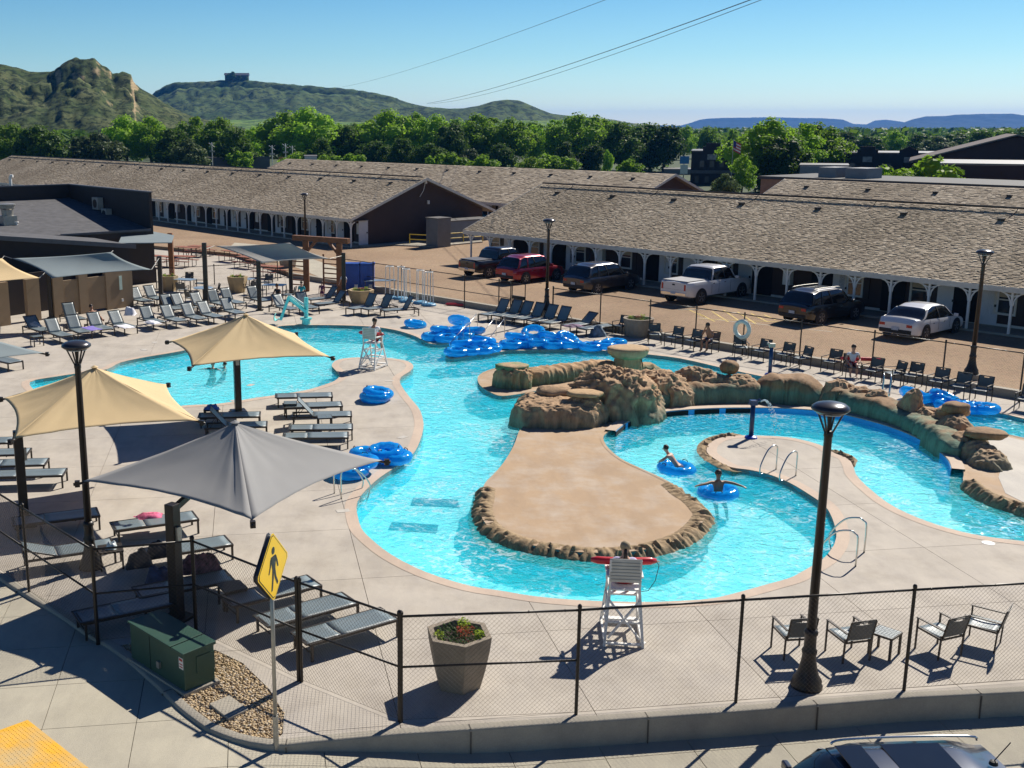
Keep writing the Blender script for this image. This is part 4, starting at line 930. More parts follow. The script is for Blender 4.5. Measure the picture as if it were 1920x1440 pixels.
# ---- foliage
def leaf_mat(name, cols, trans=0.25):
    m = bpy.data.materials.new(name); m.use_nodes = True; n = m.node_tree.nodes; L = m.node_tree.links; b = n['Principled BSDF']
    uv = n.new('ShaderNodeUVMap'); wn = n.new('ShaderNodeTexWhiteNoise'); wn.noise_dimensions = '2D'; L.new(uv.outputs[0], wn.inputs['Vector'])
    r = ramp(n, [(i/(len(cols)-1), c) for i, c in enumerate(cols)]); L.new(wn.outputs['Value'], r.inputs[0])
    oi = n.new('ShaderNodeObjectInfo'); hs = n.new('ShaderNodeHueSaturation'); mr = n.new('ShaderNodeMapRange'); mr.inputs[3].default_value = 0.65; mr.inputs[4].default_value = 1.3
    L.new(oi.outputs['Random'], mr.inputs[0]); L.new(mr.outputs[0], hs.inputs['Value']); L.new(r.outputs[0], hs.inputs['Color'])
    L.new(hs.outputs[0], b.inputs['Base Color']); b.inputs['Roughness'].default_value = 0.55; b.inputs['Specular IOR Level'].default_value = 0.1
    tl = n.new('ShaderNodeBsdfTranslucent'); L.new(hs.outputs[0], tl.inputs[0]); mx = n.new('ShaderNodeMixShader'); mx.inputs[0].default_value = trans
    L.new(b.outputs[0], mx.inputs[1]); L.new(tl.outputs[0], mx.inputs[2]); L.new(mx.outputs[0], n['Material Output'].inputs[0]); return m
leafA = leaf_mat('cottonwood_leaves', [(0.10, 0.20, 0.012), (0.20, 0.36, 0.022), (0.32, 0.50, 0.04), (0.14, 0.27, 0.018)], 0.5)
leafB = leaf_mat('dark_ash_leaves', [(0.035, 0.075, 0.010), (0.07, 0.135, 0.015), (0.12, 0.20, 0.022)], 0.4)
leafC = leaf_mat('silver_olive_leaves', [(0.045, 0.075, 0.024), (0.085, 0.125, 0.04), (0.12, 0.16, 0.055)], 0.3)
bark_m = mat('tree_bark', (0.09, 0.07, 0.05), 0.9, 0, 0.3, 3)
def crown_mesh(name, m, seed, W_=4.5, H_=9.0, base=2.2, nb=17, nl=4200, ls=0.42, ragged=1.0):
    rnd = random.Random(seed); b = MB(); blobs = []
    for i in range(nb):
        t = (i+0.5)/nb; zc = base + (H_-base)*(0.10 + 0.86*t); prof = math.sin(PI*min(1, 0.16+0.80*t))**0.7
        a = i*2.4 + rnd.uniform(-0.5, 0.5); rr = W_*prof*rnd.uniform(0.25, 0.72); s = rnd.uniform(0.26, 0.46)*W_*(1.05-0.45*t)
        blobs.append((Vector((rr*math.cos(a), rr*math.sin(a), zc)), s*rnd.uniform(0.9, 1.2), s*rnd.uniform(0.65, 0.95)))
    blobs.append((Vector((0, 0, base+(H_-base)*0.45)), W_*0.5, (H_-base)*0.34))
    tot = sum(s*s for _, s, _ in blobs)
    for c, s, sz in blobs:
        k = int(nl*s*s/tot)
        for _ in range(k):
            d = Vector((rnd.gauss(0, 1), rnd.gauss(0, 1), rnd.gauss(0, 1))).normalized(); r = rnd.uniform(0.55, 1.0)**0.5*(1 + ragged*0.16*noise.noise(d*2.2 + c))
            p = c + Vector((d.x*s, d.y*s, d.z*sz))*r
            q = (d*0.6 + Vector((rnd.uniform(-1, 1), rnd.uniform(-1, 1), rnd.uniform(-0.2, 1)))).normalized()
            u = q.orthogonal().normalized(); v = q.cross(u); an = rnd.uniform(0, PI); u2 = u*math.cos(an)+v*math.sin(an); v2 = q.cross(u2); e = ls*rnd.uniform(0.6, 1.25)
            b.add([p-u2*e*0.5, p+v2*e*0.32, p+u2*e*0.5, p-v2*e*0.32], [(0,1,2,3)], (rnd.random(), rnd.random()))
    for c, s, sz in blobs:          # solid dense heart of each bough
        vs = []; 
        for i in range(1, 4):
            for k in range(6): a = 2*PI*k/6; th = PI*i/4; vs.append(c + Vector((math.sin(th)*math.cos(a)*s*0.62, math.sin(th)*math.sin(a)*s*0.62, math.cos(th)*sz*0.62)))
        vs += [c + Vector((0, 0, sz*0.62)), c - Vector((0, 0, sz*0.62))]
        fs = [(i*6+k, (i+1)*6+k, (i+1)*6+(k+1)%6, i*6+(k+1)%6) for i in range(2) for k in range(6)] + [(18, k, (k+1)%6) for k in range(6)] + [(19, 12+(k+1)%6, 12+k) for k in range(6)]
        b.add(vs, fs, (0.37, 0.11))
    return b.mesh(name, m), blobs
def trunk_mesh(blobs, seed, base, H_, r=0.28):
    rnd = random.Random(seed); b = MB(); top = Vector((rnd.uniform(-0.4, 0.4), rnd.uniform(-0.4, 0.4), H_*0.62))
    b.tube([(0, 0, -0.3), (0.05, 0, base*0.6), top*0.6 + Vector((0, 0, 0.0)), top], [r*1.35, r, r*0.7, r*0.3], 7)
    for c, s, sz in blobs[::3]:
        st = Vector((0, 0, max(base*0.8, c.z*0.45))); b.tube([st, st.lerp(c, 0.55) + Vector((0, 0, 0.25)), c], [r*0.5, r*0.3, r*0.12], 5)
    return b.mesh('trunk', bark_m)
PROTO = {}
for key, m, seed, kw in (('A1', leafA, 1, dict(W_=4.8, H_=10.5)), ('A2', leafA, 2, dict(W_=5.6, H_=9.6, nb=20, nl=4800)), ('A3', leafA, 3, dict(W_=4.0, H_=11.5, nb=18)), ('B1', leafB, 4, dict(W_=4.6, H_=8.0, base=1.4)), ('B2', leafB, 5, dict(W_=5.4, H_=7.2, base=1.0, nb=20)), ('C1', leafC, 6, dict(W_=3.6, H_=5.4, base=0.7, nb=14, nl=3200)), ('S1', leafA, 8, dict(W_=2.0, H_=2.6, base=0.1, nb=10, nl=1300, ls=0.3))):
    me, bl = crown_mesh('crown', m, seed, **kw); PROTO[key] = (me, trunk_mesh(bl, seed, kw.get('base', 2.2), kw['H_'], 0.28 if key[0] != 'S' else 0.05), kw['H_'])
tree_n = 0
def tree(key, x, Y, ytop, label, wide=1.0, group='cottonwood belt beyond the motels', name='tree', cat='tree'):
    global tree_n
    me, tr, H0 = PROTO[key]; p = AT(x, ytop, Y); s = max(0.2, (p.z - 0.1)/H0); rnd = random.Random(int(x*13+Y))
    t = thing(name, label, cat, (p.x, Y, 0.1), rnd.uniform(0, 6.28), group); t.scale = (s*wide*1.18, s*wide*1.18, s)
    a = bpy.data.objects.new('crown', me); link(a, t); c = bpy.data.objects.new('trunk', tr); link(c, t); tree_n += 1; return t
# one line per tree: kind, column, distance, row of its top, width, description
TREES = [
 ('B1',-60,250,238,1.3,'dark ash at the left margin below the butte'),('A2',20,235,236,1.0,'rounded cottonwood at the left edge of the frame'),('B2',62,225,240,0.9,'low dark ash second from the left edge'),('A1',100,240,246,0.7,'slim bright cottonwood above the left end of the long roof'),
 ('C1',150,235,256,1.0,'grey green olive bush tree between two cottonwoods at left'),('C1',185,230,250,1.1,'silvery olive tree left of the tall cottonwood under the butte'),('A2',235,250,222,1.0,'tall cottonwood under the foot of the butte'),('A1',280,245,220,0.9,'bright cottonwood just right of the butte foot'),
 ('B1',322,235,245,1.0,'dark ash with visible trunk left of the lone crossing post'),('A3',362,255,216,1.0,'tall bright cottonwood behind the lone crossing post'),('A2',408,250,226,1.0,'broad cottonwood right of the lone crossing post'),('C1',352,225,262,0.9,'grey green olive bush below the tall bright cottonwood'),
 ('B1',440,240,243,0.9,'dark ash left of the far crossing posts'),('A1',470,262,240,0.8,'slender cottonwood above the gap by the crossing posts'),('A2',540,255,214,1.1,'very broad cottonwood right above the three crossing posts'),('A2',580,250,208,1.1,'tallest cottonwood in the middle left of the belt'),
 ('A1',618,262,220,0.8,'cottonwood on the right shoulder of the tallest one'),('B2',642,250,240,0.9,'low dark tree in the dip right of the tallest cottonwood'),('A3',690,265,222,0.9,'cottonwood left of the belt centre'),('A2',730,250,212,1.1,'broad cottonwood beneath the saddle of the hills'),
 ('A1',772,262,214,1.0,'bright cottonwood beneath the left foot of the cone hill'),('A2',812,248,221,1.0,'wide cottonwood left of the cone hill'),('B2',850,240,236,0.8,'dark low tree left of the tall cottonwood under the cone'),('A1',895,250,215,1.0,'tall cottonwood under the cone hill summit'),
 ('A3',925,258,218,0.9,'slim cottonwood right under the cone hill summit'),('A2',962,250,226,0.9,'cottonwood below the right flank of the cone hill'),('A1',1005,262,236,0.9,'mid green cottonwood right of the cone hill'),('A3',1040,255,222,0.9,'taller cottonwood in the right centre of the belt'),
 ('A2',1082,250,218,1.0,'broad cottonwood above the middle of the farthest roof'),('A2',1122,262,222,1.0,'broad cottonwood second right of the roof middle'),('B1',1165,245,233,1.0,'dark green tree left of the dark hotel group'),('B2',1205,250,236,1.1,'wide dark tree above the farthest gable'),
 ('B1',1248,245,238,0.9,'dark tree just left of the roadside sign'),('A1',1285,330,237,0.9,'pale distant cottonwood behind the roadside sign'),('A2',1330,345,240,0.9,'distant round cottonwood behind the dark hotel'),('A1',1375,300,243,0.7,'distant cottonwood behind the flag'),
 ('A2',1440,165,229,1.0,'large near cottonwood standing left of centre behind the right motel'),('A3',1500,172,228,1.1,'large near cottonwood, right half of the big pair'),('B2',1470,160,262,0.8,'dark lower growth between the big pair of cottonwoods'),('A2',1540,178,237,0.9,'cottonwood on the right shoulder of the big pair'),
 ('B1',1590,300,250,1.0,'distant dark tree right of the big pair'),('B2',1632,290,256,1.0,'distant low tree above the first raised parapet'),('A2',1678,310,247,0.8,'distant bright tree between the raised parapets'),('B1',1722,300,254,1.0,'distant dark tree above the pointed parapet'),
 ('C1',1762,290,256,1.3,'distant grey green tree left of the last parapet'),('B2',1800,300,252,1.1,'distant dark tree behind the last parapet'),('B1',1846,280,247,1.0,'dark tree left of the gabled hall roof'),('A2',1885,300,245,1.0,'tree behind the gabled hall ridge'),('B2',1935,290,244,1.2,'tree at the right edge behind the gabled hall'),
 ('A1',1395,150,290,0.7,'small bright tree below the left of the big pair'),('C1',1362,138,326,0.8,'low grey green bush on the lawn by the dark hotel'),('A1',1350,145,338,0.6,'small leafy shrub in front of the dark hotel'),
 ('A1',660,300,232,1.0,'distant cottonwood filling the dip right of the tallest'),('A2',490,320,238,1.1,'distant cottonwood behind the gap by the posts'),('A2',1000,300,232,1.1,'distant cottonwood behind the right centre'),('A2',1145,310,232,1.2,'distant cottonwood behind the dark trees'),('A2',860,310,226,1.1,'distant cottonwood behind the cone hill foreground'),
 ('B2',700,228,268,1.0,'dark low shrub tree at the foot of the middle belt'),('B1',752,225,262,0.8,'dark understorey tree below the wide cottonwoods'),('B2',800,222,272,0.9,'low understorey tree right of the blue trailer'),('C1',880,220,280,0.9,'grey green understorey bush above the far roof'),('B2',935,222,272,0.8,'dark understorey tree in the middle of the far roof'),
 ('B1',1060,222,268,0.7,'dark understorey tree right of the lime green bush'),('A1',1140,220,282,0.5,'small bright rounded tree above the far roof right part'),('B2',1110,226,274,0.8,'dark understorey tree near the small bright one'),('B1',600,225,262,0.8,'dark understorey tree right of the small pale hut')]
KN = {'A': 'cottonwood_tree', 'B': 'ash_tree', 'C': 'olive_tree'}
for k, x, Y, yt, wd, lb in TREES: tree(k, x, Y, yt, lb, wd, name=KN[k[0]])
lime = leaf_mat('lime_green_leaves', [(0.16, 0.26, 0.02), (0.24, 0.36, 0.03), (0.30, 0.42, 0.05)], 0.4)
t = tree('S1', 998, 200, 297, 'lime green rounded bush just above the farthest motel ridge', 1.0, None, 'bush', 'bush')
_me = PROTO['S1'][0].copy(); _me.materials[0] = lime
for c in kids(t):
    if c.name.startswith('crown'): c.data = _me
for x, Y, yt, lb in ((1610,120,322,'bare brownish shrub on the far side of the tan brick block'),(1668,118,316,'rounded green shrub behind the right parapet'),(1752,112,300,'small bright shrub above the maroon shed roof'),(1700,116,326,'low dark shrub right of the rounded green one')): tree('S1', x, Y, yt, lb, 1.0, None, 'shrub', 'shrub')
for i, (x, Y, yt) in enumerate(((612,215,292),(660,214,290),(830,212,290),(845,212,288),(905,210,292),(1030,210,292),(1060,208,296),(1180,206,300),(450,236,285),(555,218,290),(575,226,284))):
    tree('S1', x, Y, yt, ['leafy understorey shrub %s' % s for s in ('by the pale hut', 'right of the pale hut', 'above the far roof, left of its middle', 'paired above the middle of the far roof', 'left of the lime green bush', 'right of the lime green bush', 'two along from the lime green bush', 'above the right part of the far roof', 'left of the crossing posts', 'by the last crossing post', 'behind the last crossing post')][i], 1.1, 'shrubs along the far ridge line', 'shrub', 'shrub')
# scrub on the hills: one mass of low clumps
rnd = random.Random(11); b = MB()
def hill_pts(o, n, zmin=1.5, ymax=None):
    me = o.data; out = []; V = me.vertices
    for _ in range(n):
        p = me.polygons[rnd.randrange(len(me.polygons))]; v = V[p.vertices[rnd.randrange(4)]].co.lerp(V[p.vertices[rnd.randrange(4)]].co, rnd.random())
        if v.z > zmin and p.normal.z > 0.55: out.append(v.copy())
    return out
scrub_m = leaf_mat('juniper_scrub', [(0.014, 0.030, 0.010), (0.030, 0.055, 0.016), (0.05, 0.085, 0.025)], 0.1)
def clumps(o, n, smin, smax, dens):
    for v in hill_pts(o, n):
        if fbm(v.x/(dens), v.y/(dens), 9.1) < -0.05: continue
        s = rnd.uniform(smin, smax)*(0.7 + 0.6*rnd.random()); u = (rnd.random(), rnd.random()); z0 = v.z - s*0.3
        ring_ = [(v.x + s*math.cos(a)*rnd.uniform(0.7, 1.2), v.y + s*math.sin(a)*rnd.uniform(0.7, 1.2)) for a in [2*PI*k/5 for k in range(5)]]
        vs = [(x, y, z0) for x, y in ring_] + [(v.x + (x-v.x)*0.7, v.y + (y-v.y)*0.7, z0 + s*rnd.uniform(0.6, 1.0)) for x, y in ring_] + [(v.x, v.y, z0 + s*1.25)]
        b.add(vs, [(k, (k+1)%5, 5+(k+1)%5, 5+k) for k in range(5)] + [(5+k, 5+(k+1)%5, 10) for k in range(5)], u)
clumps(butte, 5200, 0.6, 2.0, 40); clumps(mesa, 5200, 1.8, 4.6, 110); clumps(cone, 3800, 1.6, 4.0, 80)
o = b.build('hillside_scrub', scrub_m); tag(o, 'dark juniper scrub dotted over the hillsides', 'scrub', kind='stuff')
# lodge and grove on the mesa top
p = AT(442, 150, 1500); t = thing('hilltop_lodge', 'dark lodge with a double roof on top of the mesa', 'building', (p.x, 1500, p.z-1))
b = MB(); b.box(-14, 16, 0, 9, 0, 7); b.box(-9, 0, -1, 8, 7, 9.5); b.build('wall', mat('lodge_timber', (0.05, 0.045, 0.05), 0.8), t)
b = MB(); b.add([(-15, -1, 7), (17, -1, 7), (17, 10, 7), (-15, 10, 7), (-15, 4.5, 10), (17, 4.5, 10)], [(0,1,5,4), (3,4,5,2), (0,4,3), (1,2,5)]); b.build('roof', cap_m, t)
for i, (x, s, lb) in enumerate(((428, 1.0, 'tree beside the hilltop lodge, left'), (436, 1.3, 'tree beside the hilltop lodge, tallest'), (449, 0.8, 'tree beside the hilltop lodge, right'), (463, 0.6, 'small tree right of the hilltop lodge'))):
    me, tr, H0 = PROTO['B1']; p = AT(x, 150.5, 1500 - 8); t = thing('tree', lb, 'tree', (p.x, 1492, p.z - 1), i, 'trees by the hilltop lodge'); t.scale = (s*1.0,)*2 + (s*1.1,)
    link(bpy.data.objects.new('crown', me), t); link(bpy.data.objects.new('trunk', tr), t)
# the river wood behind the tree belt, too far off to count
rnd = random.Random(5); b = MB()
for _ in range(2600):
    Y = rnd.uniform(330, 760); xp = rnd.uniform(-80, 2010)
    if xp < 1250 and Y > 520: continue
    if 1210 < xp: Y = rnd.uniform(330, 1500)
    X = AT(xp, 300, Y).x; r = rnd.uniform(2.5, 5.0)*(1 + Y/2200); hgt_ = rnd.uniform(3.0, 7.5)
    for __ in range(12):
        d = Vector((rnd.gauss(0, 1), rnd.gauss(0, 1), rnd.gauss(0, 0.8))).normalized(); p = Vector((X, Y, hgt_*0.6)) + Vector((d.x*r, d.y*r, abs(d.z)*hgt_*0.6)); q = (d + Vector((0, 0, 0.4))).normalized(); u = q.orthogonal().normalized(); v = q.cross(u); e = rnd.uniform(0.7, 1.7)*(1 + Y/1500); b.add([p-u*e, p+v*e*0.7, p+u*e, p-v*e*0.7], [(0,1,2,3)], (rnd.random(), rnd.random()))
o = b.build('river_wood', leafB); tag(o, 'continuous far-off river wood behind the cottonwood belt', 'wood', kind='stuff')
# overhead wires
wire_m = mat('wire_black', (0.02, 0.02, 0.02), 0.5)
def wire(a, b_, sag, r, lb, grp):
    A = AT(a[0], a[1], a[2]); B = AT(b_[0], b_[1], b_[2]); pts = [A.lerp(B, i/16) - Vector((0, 0, sag*4*(i/16)*(1-i/16))) for i in range(17)]
    m = MB(); m.tube(pts, r, 5); o = m.build('overhead_wire', wire_m); tag(o, lb, 'wire', grp)
wire((800, 194, 210), (1420, -5, 60), 0.7, 0.024, 'upper of the two close overhead wires crossing the sky', 'overhead wires')
wire((806, 195, 210), (1440, -5, 61), 1.0, 0.017, 'lower of the two close overhead wires crossing the sky', 'overhead wires')
wire((642, 163, 230), (1150, -6, 70), 0.6, 0.014, 'thin lone overhead wire left of the close pair', 'overhead wires')
# the air: hazy with distance
b = MB(); b.box(-8600, 8600, -90, 11500, -2.0, 160.0); hz = b.build('haze', None); tag(hz, kind='stuff')
hm = bpy.data.materials.new('haze_air'); hm.use_nodes = True; n = hm.node_tree.nodes; n.clear(); ov = n.new('ShaderNodeOutputMaterial'); pv_ = n.new('ShaderNodeVolumePrincipled')
pv_.inputs['Color'].default_value = (0.07, 0.34, 1.0, 1); pv_.inputs['Density'].default_value = 0.00008; pv_.inputs['Anisotropy'].default_value = 0.2
hm.node_tree.links.new(pv_.outputs[0], ov.inputs['Volume']); hz.data.materials.append(hm); hz.display_type = 'WIRE'
# ================================================================ moulded rock
def rock_mat(name, top, low, zmix=0.55, zw=0.5, dark=0.5):
    m = bpy.data.materials.new(name); m.use_nodes = True; n = m.node_tree.nodes; L = m.node_tree.links; b = n['Principled BSDF']
    g = n.new('ShaderNodeNewGeometry'); b.inputs['Roughness'].default_value = 0.85; b.inputs['Specular IOR Level'].default_value = 0.3
    sp = n.new('ShaderNodeSeparateXYZ'); L.new(g.outputs['Position'], sp.inputs[0])
    z = n.new('ShaderNodeTexNoise'); z.inputs['Scale'].default_value = 2.2; z.inputs['Detail'].default_value = 6; L.new(g.outputs['Position'], z.inputs['Vector'])
    ma = n.new('ShaderNodeMath'); ma.operation = 'MULTIPLY_ADD'; ma.inputs[1].default_value = 0.55; L.new(z.outputs['Fac'], ma.inputs[0]); L.new(sp.outputs['Z'], ma.inputs[2])
    mr = n.new('ShaderNodeMapRange'); mr.inputs[1].default_value = zmix; mr.inputs[2].default_value = zmix + zw; L.new(ma.outputs[0], mr.inputs[0])
    mp = n.new('ShaderNodeMapping'); mp.inputs['Scale'].default_value = (3.2, 3.2, 0.5); L.new(g.outputs['Position'], mp.inputs[0])
    st = n.new('ShaderNodeTexNoise'); st.inputs['Scale'].default_value = 1.5; st.inputs['Detail'].default_value = 8; st.inputs['Roughness'].default_value = 0.7; L.new(mp.outputs[0], st.inputs['Vector'])
    r1 = ramp(n, [(0.3, tuple(c*dark for c in top)), (0.55, top), (0.8, tuple(min(1, c*1.35) for c in top))]); L.new(st.outputs['Fac'], r1.inputs[0])
    r2 = ramp(n, [(0.32, tuple(c*dark for c in low)), (0.6, low), (0.8, tuple(min(1, c*1.3) for c in low))]); L.new(st.outputs['Fac'], r2.inputs[0])
    mx = n.new('ShaderNodeMix'); mx.data_type = 'RGBA'; L.new(mr.outputs[0], mx.inputs[0]); L.new(r2.outputs[0], mx.inputs[6]); L.new(r1.outputs[0], mx.inputs[7]); L.new(mx.outputs[2], b.inputs['Base Color'])
    nz = n.new('ShaderNodeTexNoise'); nz.inputs['Scale'].default_value = 14; nz.inputs['Detail'].default_value = 7; L.new(g.outputs['Position'], nz.inputs['Vector'])
    bp = n.new('ShaderNodeBump'); bp.inputs['Strength'].default_value = 0.5; bp.inputs['Distance'].default_value = 0.03; L.new(nz.outputs['Fac'], bp.inputs['Height']); L.new(bp.outputs[0], b.inputs['Normal'])
    return m
rockA = rock_mat('moulded_rock_brown', (0.42, 0.275, 0.16), (0.26, 0.24, 0.165), 0.42, 0.34)
rockB = rock_mat('moulded_rock_green', (0.44, 0.28, 0.15), (0.19, 0.27, 0.17), 0.45, 0.26)
rockC = rock_mat('moulded_rock_tan', (0.33, 0.235, 0.135), (0.22, 0.175, 0.11), 0.02, 0.30, 0.55)
rockD = rock_mat('moulded_rock_dark', (0.28, 0.175, 0.095), (0.16, 0.25, 0.18), 0.70, 0.22)
slab_m = rock_mat('moulded_slab_tan', (0.46, 0.31, 0.17), (0.24, 0.19, 0.11), 0.2, 0.3, 0.75)
slabg_m = rock_mat('moulded_slab_green', (0.44, 0.31, 0.18), (0.17, 0.26, 0.13), 1.0, 0.12, 0.75)
def flute(u, seed, fr):                       # rounded ribs with sharp gullies between
    v = noise.noise(Vector((u*fr, seed, 0.0))); w_ = noise.noise(Vector((u*fr*2.3, seed+5, 1.0)))
    return 1 - 2*abs(v)**0.75 + 0.35*(1 - 2*abs(w_)**0.8)
def ridged(x, y, z): return 1 - 2*abs(noise.noise(Vector((x, y, z))))**0.8
def dome(name, m, parent, c, rx, ry, h, rz=0.0, seed=1, z0=-0.3, fr=7.0, fl=0.12, lump=0.18, sq=2.4, nu=96, nv=36, lean=(0, 0), top=0.0):
    """weathered mound: lumps broken by gullies that run down its sides"""
    b = MB(); rows = []; c = Vector((c[0], c[1], 0)); f = fr*0.31; S = seed*7.3
    for j in range(nv+1):
        ph = j/nv*PI/2; row = []; cr = max(0.0, math.cos(ph))**(2/sq); cz = max(0.0, math.sin(ph))**(2/sq)
        for i in range(nu):
            a = 2*PI*i/nu; x, y, z = math.cos(a)*rx*cr, math.sin(a)*ry*cr, z0 + (h-z0)*cz
            n_ = Vector((x/rx**2, y/ry**2, (z-z0)/(h-z0)**2*0.9)).normalized()
            lm = (ridged(x*1.1+S, y*1.1, z*0.9) - 0.45)*lump*0.75*h + noise.noise(Vector((x*2.3+S, y*2.3, z*1.6)))*lump*0.35*h
            gl_ = (ridged(x*f+S+lm, y*f+lm, z*0.35+S) - 0.5)*fl*(1.0 - 0.65*cz) + (ridged(x*f*2.3, y*f*2.3+S, z*0.8) - 0.5)*fl*0.35
            d = lm*0.6 + gl_*1.5*min(rx, 1.2) + 0.015*noise.noise(Vector((x*9, y*9, z*9)))
            p = Vector((x, y, z)) + n_*d
            row.append(Vector((c.x + p.x*math.cos(rz) - p.y*math.sin(rz), c.y + p.x*math.sin(rz) + p.y*math.cos(rz), max(p.z, z0))))
        rows.append(row + [row[0]])
    b.grid(rows); o = b.build(name, m, parent, smooth=True); return o
def boulder(name, m, parent, c, rx, ry, rz_, seed=1, rot=0.0, flat=2.2, tilt=0.0, n=26):
    b = MB(); rows = []; M = Matrix.Rotation(rot, 4, 'Z') @ Matrix.Rotation(tilt, 4, 'Y')
    for j in range(n//2 + 1):
        ph = -PI/2 + PI*j/(n//2); row = []
        cr = max(0, math.cos(ph))**(2/flat); cz = math.copysign(abs(math.sin(ph))**(2/flat), math.sin(ph))
        for i in range(n):
            a = 2*PI*i/n; d = Vector((math.cos(a)*cr, math.sin(a)*cr, cz)); k = 1 + 0.14*noise.noise(d*1.7 + Vector((seed*5, 0, 0))) + 0.05*noise.noise(d*5 + Vector((seed*5, 0, 0)))
            row.append((M @ Vector((d.x*rx*k, d.y*ry*k, d.z*rz_*k))) + Vector(c))
        rows.append(row + [row[0]])
    b.grid(rows); return b.build(name, m, parent, smooth=True)
def loaf(name, m, parent, pts, seed=1, step=0.05, fr=1.9, fl=0.10, z0=-0.35, nt=26, sq=3.2, top_rough=0.06):
    """rock wall along a path; pts = [(x, y, half_width, height)]"""
    P = [Vector((p[0], p[1], 0)) for p in pts]; acc = [0]
    for a, b_ in zip(P, P[1:]): acc.append(acc[-1] + (b_-a).length)
    N = int(acc[-1]/step); rows = []
    sm = smooth_path([(p[0], p[1], 0) for p in pts], 6); wv = smooth_path([(p[2], p[3], 0) for p in pts], 6)
    sacc = [0]
    for a, b_ in zip(sm, sm[1:]): sacc.append(sacc[-1] + (b_-a).length)
    b = MB(); k = 0
    for i in range(N+1):
        s = sacc[-1]*i/N
        while k < len(sacc)-2 and sacc[k+1] < s: k += 1
        t = (s-sacc[k])/max(1e-6, sacc[k+1]-sacc[k]); p = sm[k].lerp(sm[k+1], t); wh = wv[k].lerp(wv[k+1], t); d = (sm[k+1]-sm[k]).normalized(); nr = Vector((-d.y, d.x, 0))
        e = max(0.0, min(s, sacc[-1]-s)); endk = min(1.0, (e/ (wh.x*1.1+1e-6)))**0.5 if e < wh.x*1.1 else 1.0
        row = []
        for j in range(nt+1):
            th = PI*j/nt; c_, s_ = math.cos(th), math.sin(th); lx = math.copysign(abs(c_)**(2/sq), c_); lz = max(0.0, s_)**(2/sq)
            side = 1 if c_ > 0 else 2; g = flute(s + 0.10*lz*noise.noise(Vector((s, seed, 3))), seed + side*9, fr)
            lm = noise.noise(Vector((s*0.9, lx*0.8, seed)))*0.16 + noise.noise(Vector((s*2.5, lx*1.5, lz*2+seed)))*0.08
            off = fl*(g-0.6)*(1-0.75*lz**3) + lm*wh.x
            x = (wh.x*endk)*lx + math.copysign(off*min(1, abs(lx)*1.5)*endk, lx); zt = wh.y*0.88*(1 + top_rough*1.6*noise.noise(Vector((s*1.3, seed, 7)))) * (0.55 + 0.45*endk)
            z = z0 + (zt - z0)*lz + 0.05*noise.noise(Vector((s*4, lx*3, lz*4)))*lz + fl*0.35*(g-0.6)*lz**4
            row.append(Vector((p.x + nr.x*x, p.y + nr.y*x, z)))
        rows.append(row)
    b.grid(rows)
    for r in (rows[0], rows[-1]):
        pass
    return b.build(name, m, parent, smooth=True)
def pw(l, z=0.0): return [(*g2(x, y, z), w_, h) for x, y, w_, h in l]
main_rock = thing('moulded_rock_wall', 'long moulded rock ridge with mounds curving along the main island', 'rock wall'); main_rock.location = (0, 0.48, 0); main_rock.scale = (1, 1, 0.76)
def gp(x, y, up=0.0): p = G(x, y, 0); return (p.x, p.y)
# left block with capstone
dome('mound', rockA, main_rock, gp(1052, 797), 1.65, 1.05, 0.98, rz=0.05, seed=3, fl=0.10, fr=9, sq=4.2, lump=0.10)
dome('mound', rockA, main_rock, gp(1018, 785), 0.95, 0.9, 0.95, rz=0.2, seed=12, fl=0.10, fr=8, sq=3.2, lump=0.14)
boulder('capstone', slab_m, main_rock, (*gp(1098, 797), 1.27), 0.60, 0.44, 0.13, seed=2, flat=3.2, tilt=0.03)
boulder('boulder', rockA, main_rock, (*gp(1048, 782), 1.02), 0.75, 0.5, 0.28, seed=4)
dome('mound', rockA, main_rock, gp(1098, 797), 0.75, 0.7, 1.22, rz=0.1, seed=14, fl=0.16, fr=11, sq=2.6, lump=0.08)
# the great mound
dome('mound', rockA, main_rock, gp(1152, 778), 1.75, 1.45, 1.98, rz=0.15, seed=5, fl=0.20, fr=10, sq=2.5, lump=0.13, nu=110, nv=44)
dome('mound', rockA, main_rock, gp(1194, 776), 1.0, 0.95, 1.25, rz=0.15, seed=6, fl=0.20, fr=12, sq=2.9, lump=0.10)
dome('mound', rockA, main_rock, gp(1112, 784), 0.95, 0.9, 1.45, rz=-0.2, seed=16, fl=0.16, fr=10, sq=2.3, lump=0.14)
# second mound and the chain going right
dome('mound', rockA, main_rock, gp(1236, 758), 1.25, 1.0, 1.42, rz=0.1, seed=7, fl=0.14, fr=10, sq=2.7, lump=0.14, nu=90)
dome('mound', rockA, main_rock, gp(1266, 763), 0.8, 0.7, 0.95, rz=0.1, seed=27, fl=0.14, fr=10, sq=2.9, lump=0.14)
loaf('rock_face', rockD, main_rock, pw([(1205, 775, 0.5, 0.7), (1240, 764, 0.55, 0.85), (1290, 757, 0.6, 0.95), (1345, 754, 0.62, 0.98), (1400, 754, 0.62, 1.0), (1450, 755, 0.6, 0.95)]), seed=4, fr=2.2, fl=0.09, sq=4)
dome('mound', rockA, main_rock, gp(1306, 748), 1.0, 0.75, 1.40, rz=0.0, seed=8, fl=0.12, fr=9, sq=2.6, lump=0.18)
dome('mound', rockA, main_rock, gp(1345, 751), 0.85, 0.6, 1.15, rz=0.0, seed=18, fl=0.12, fr=9, sq=2.6, lump=0.18)
dome('mound', rockA, main_rock, gp(1384, 752), 1.0, 0.7, 1.10, rz=0.0, seed=9, fl=0.14, fr=9, sq=2.8, lump=0.16)
boulder('boulder', rockD, main_rock, (*gp(1370, 748), 1.42), 0.34, 0.32, 0.33, seed=6)
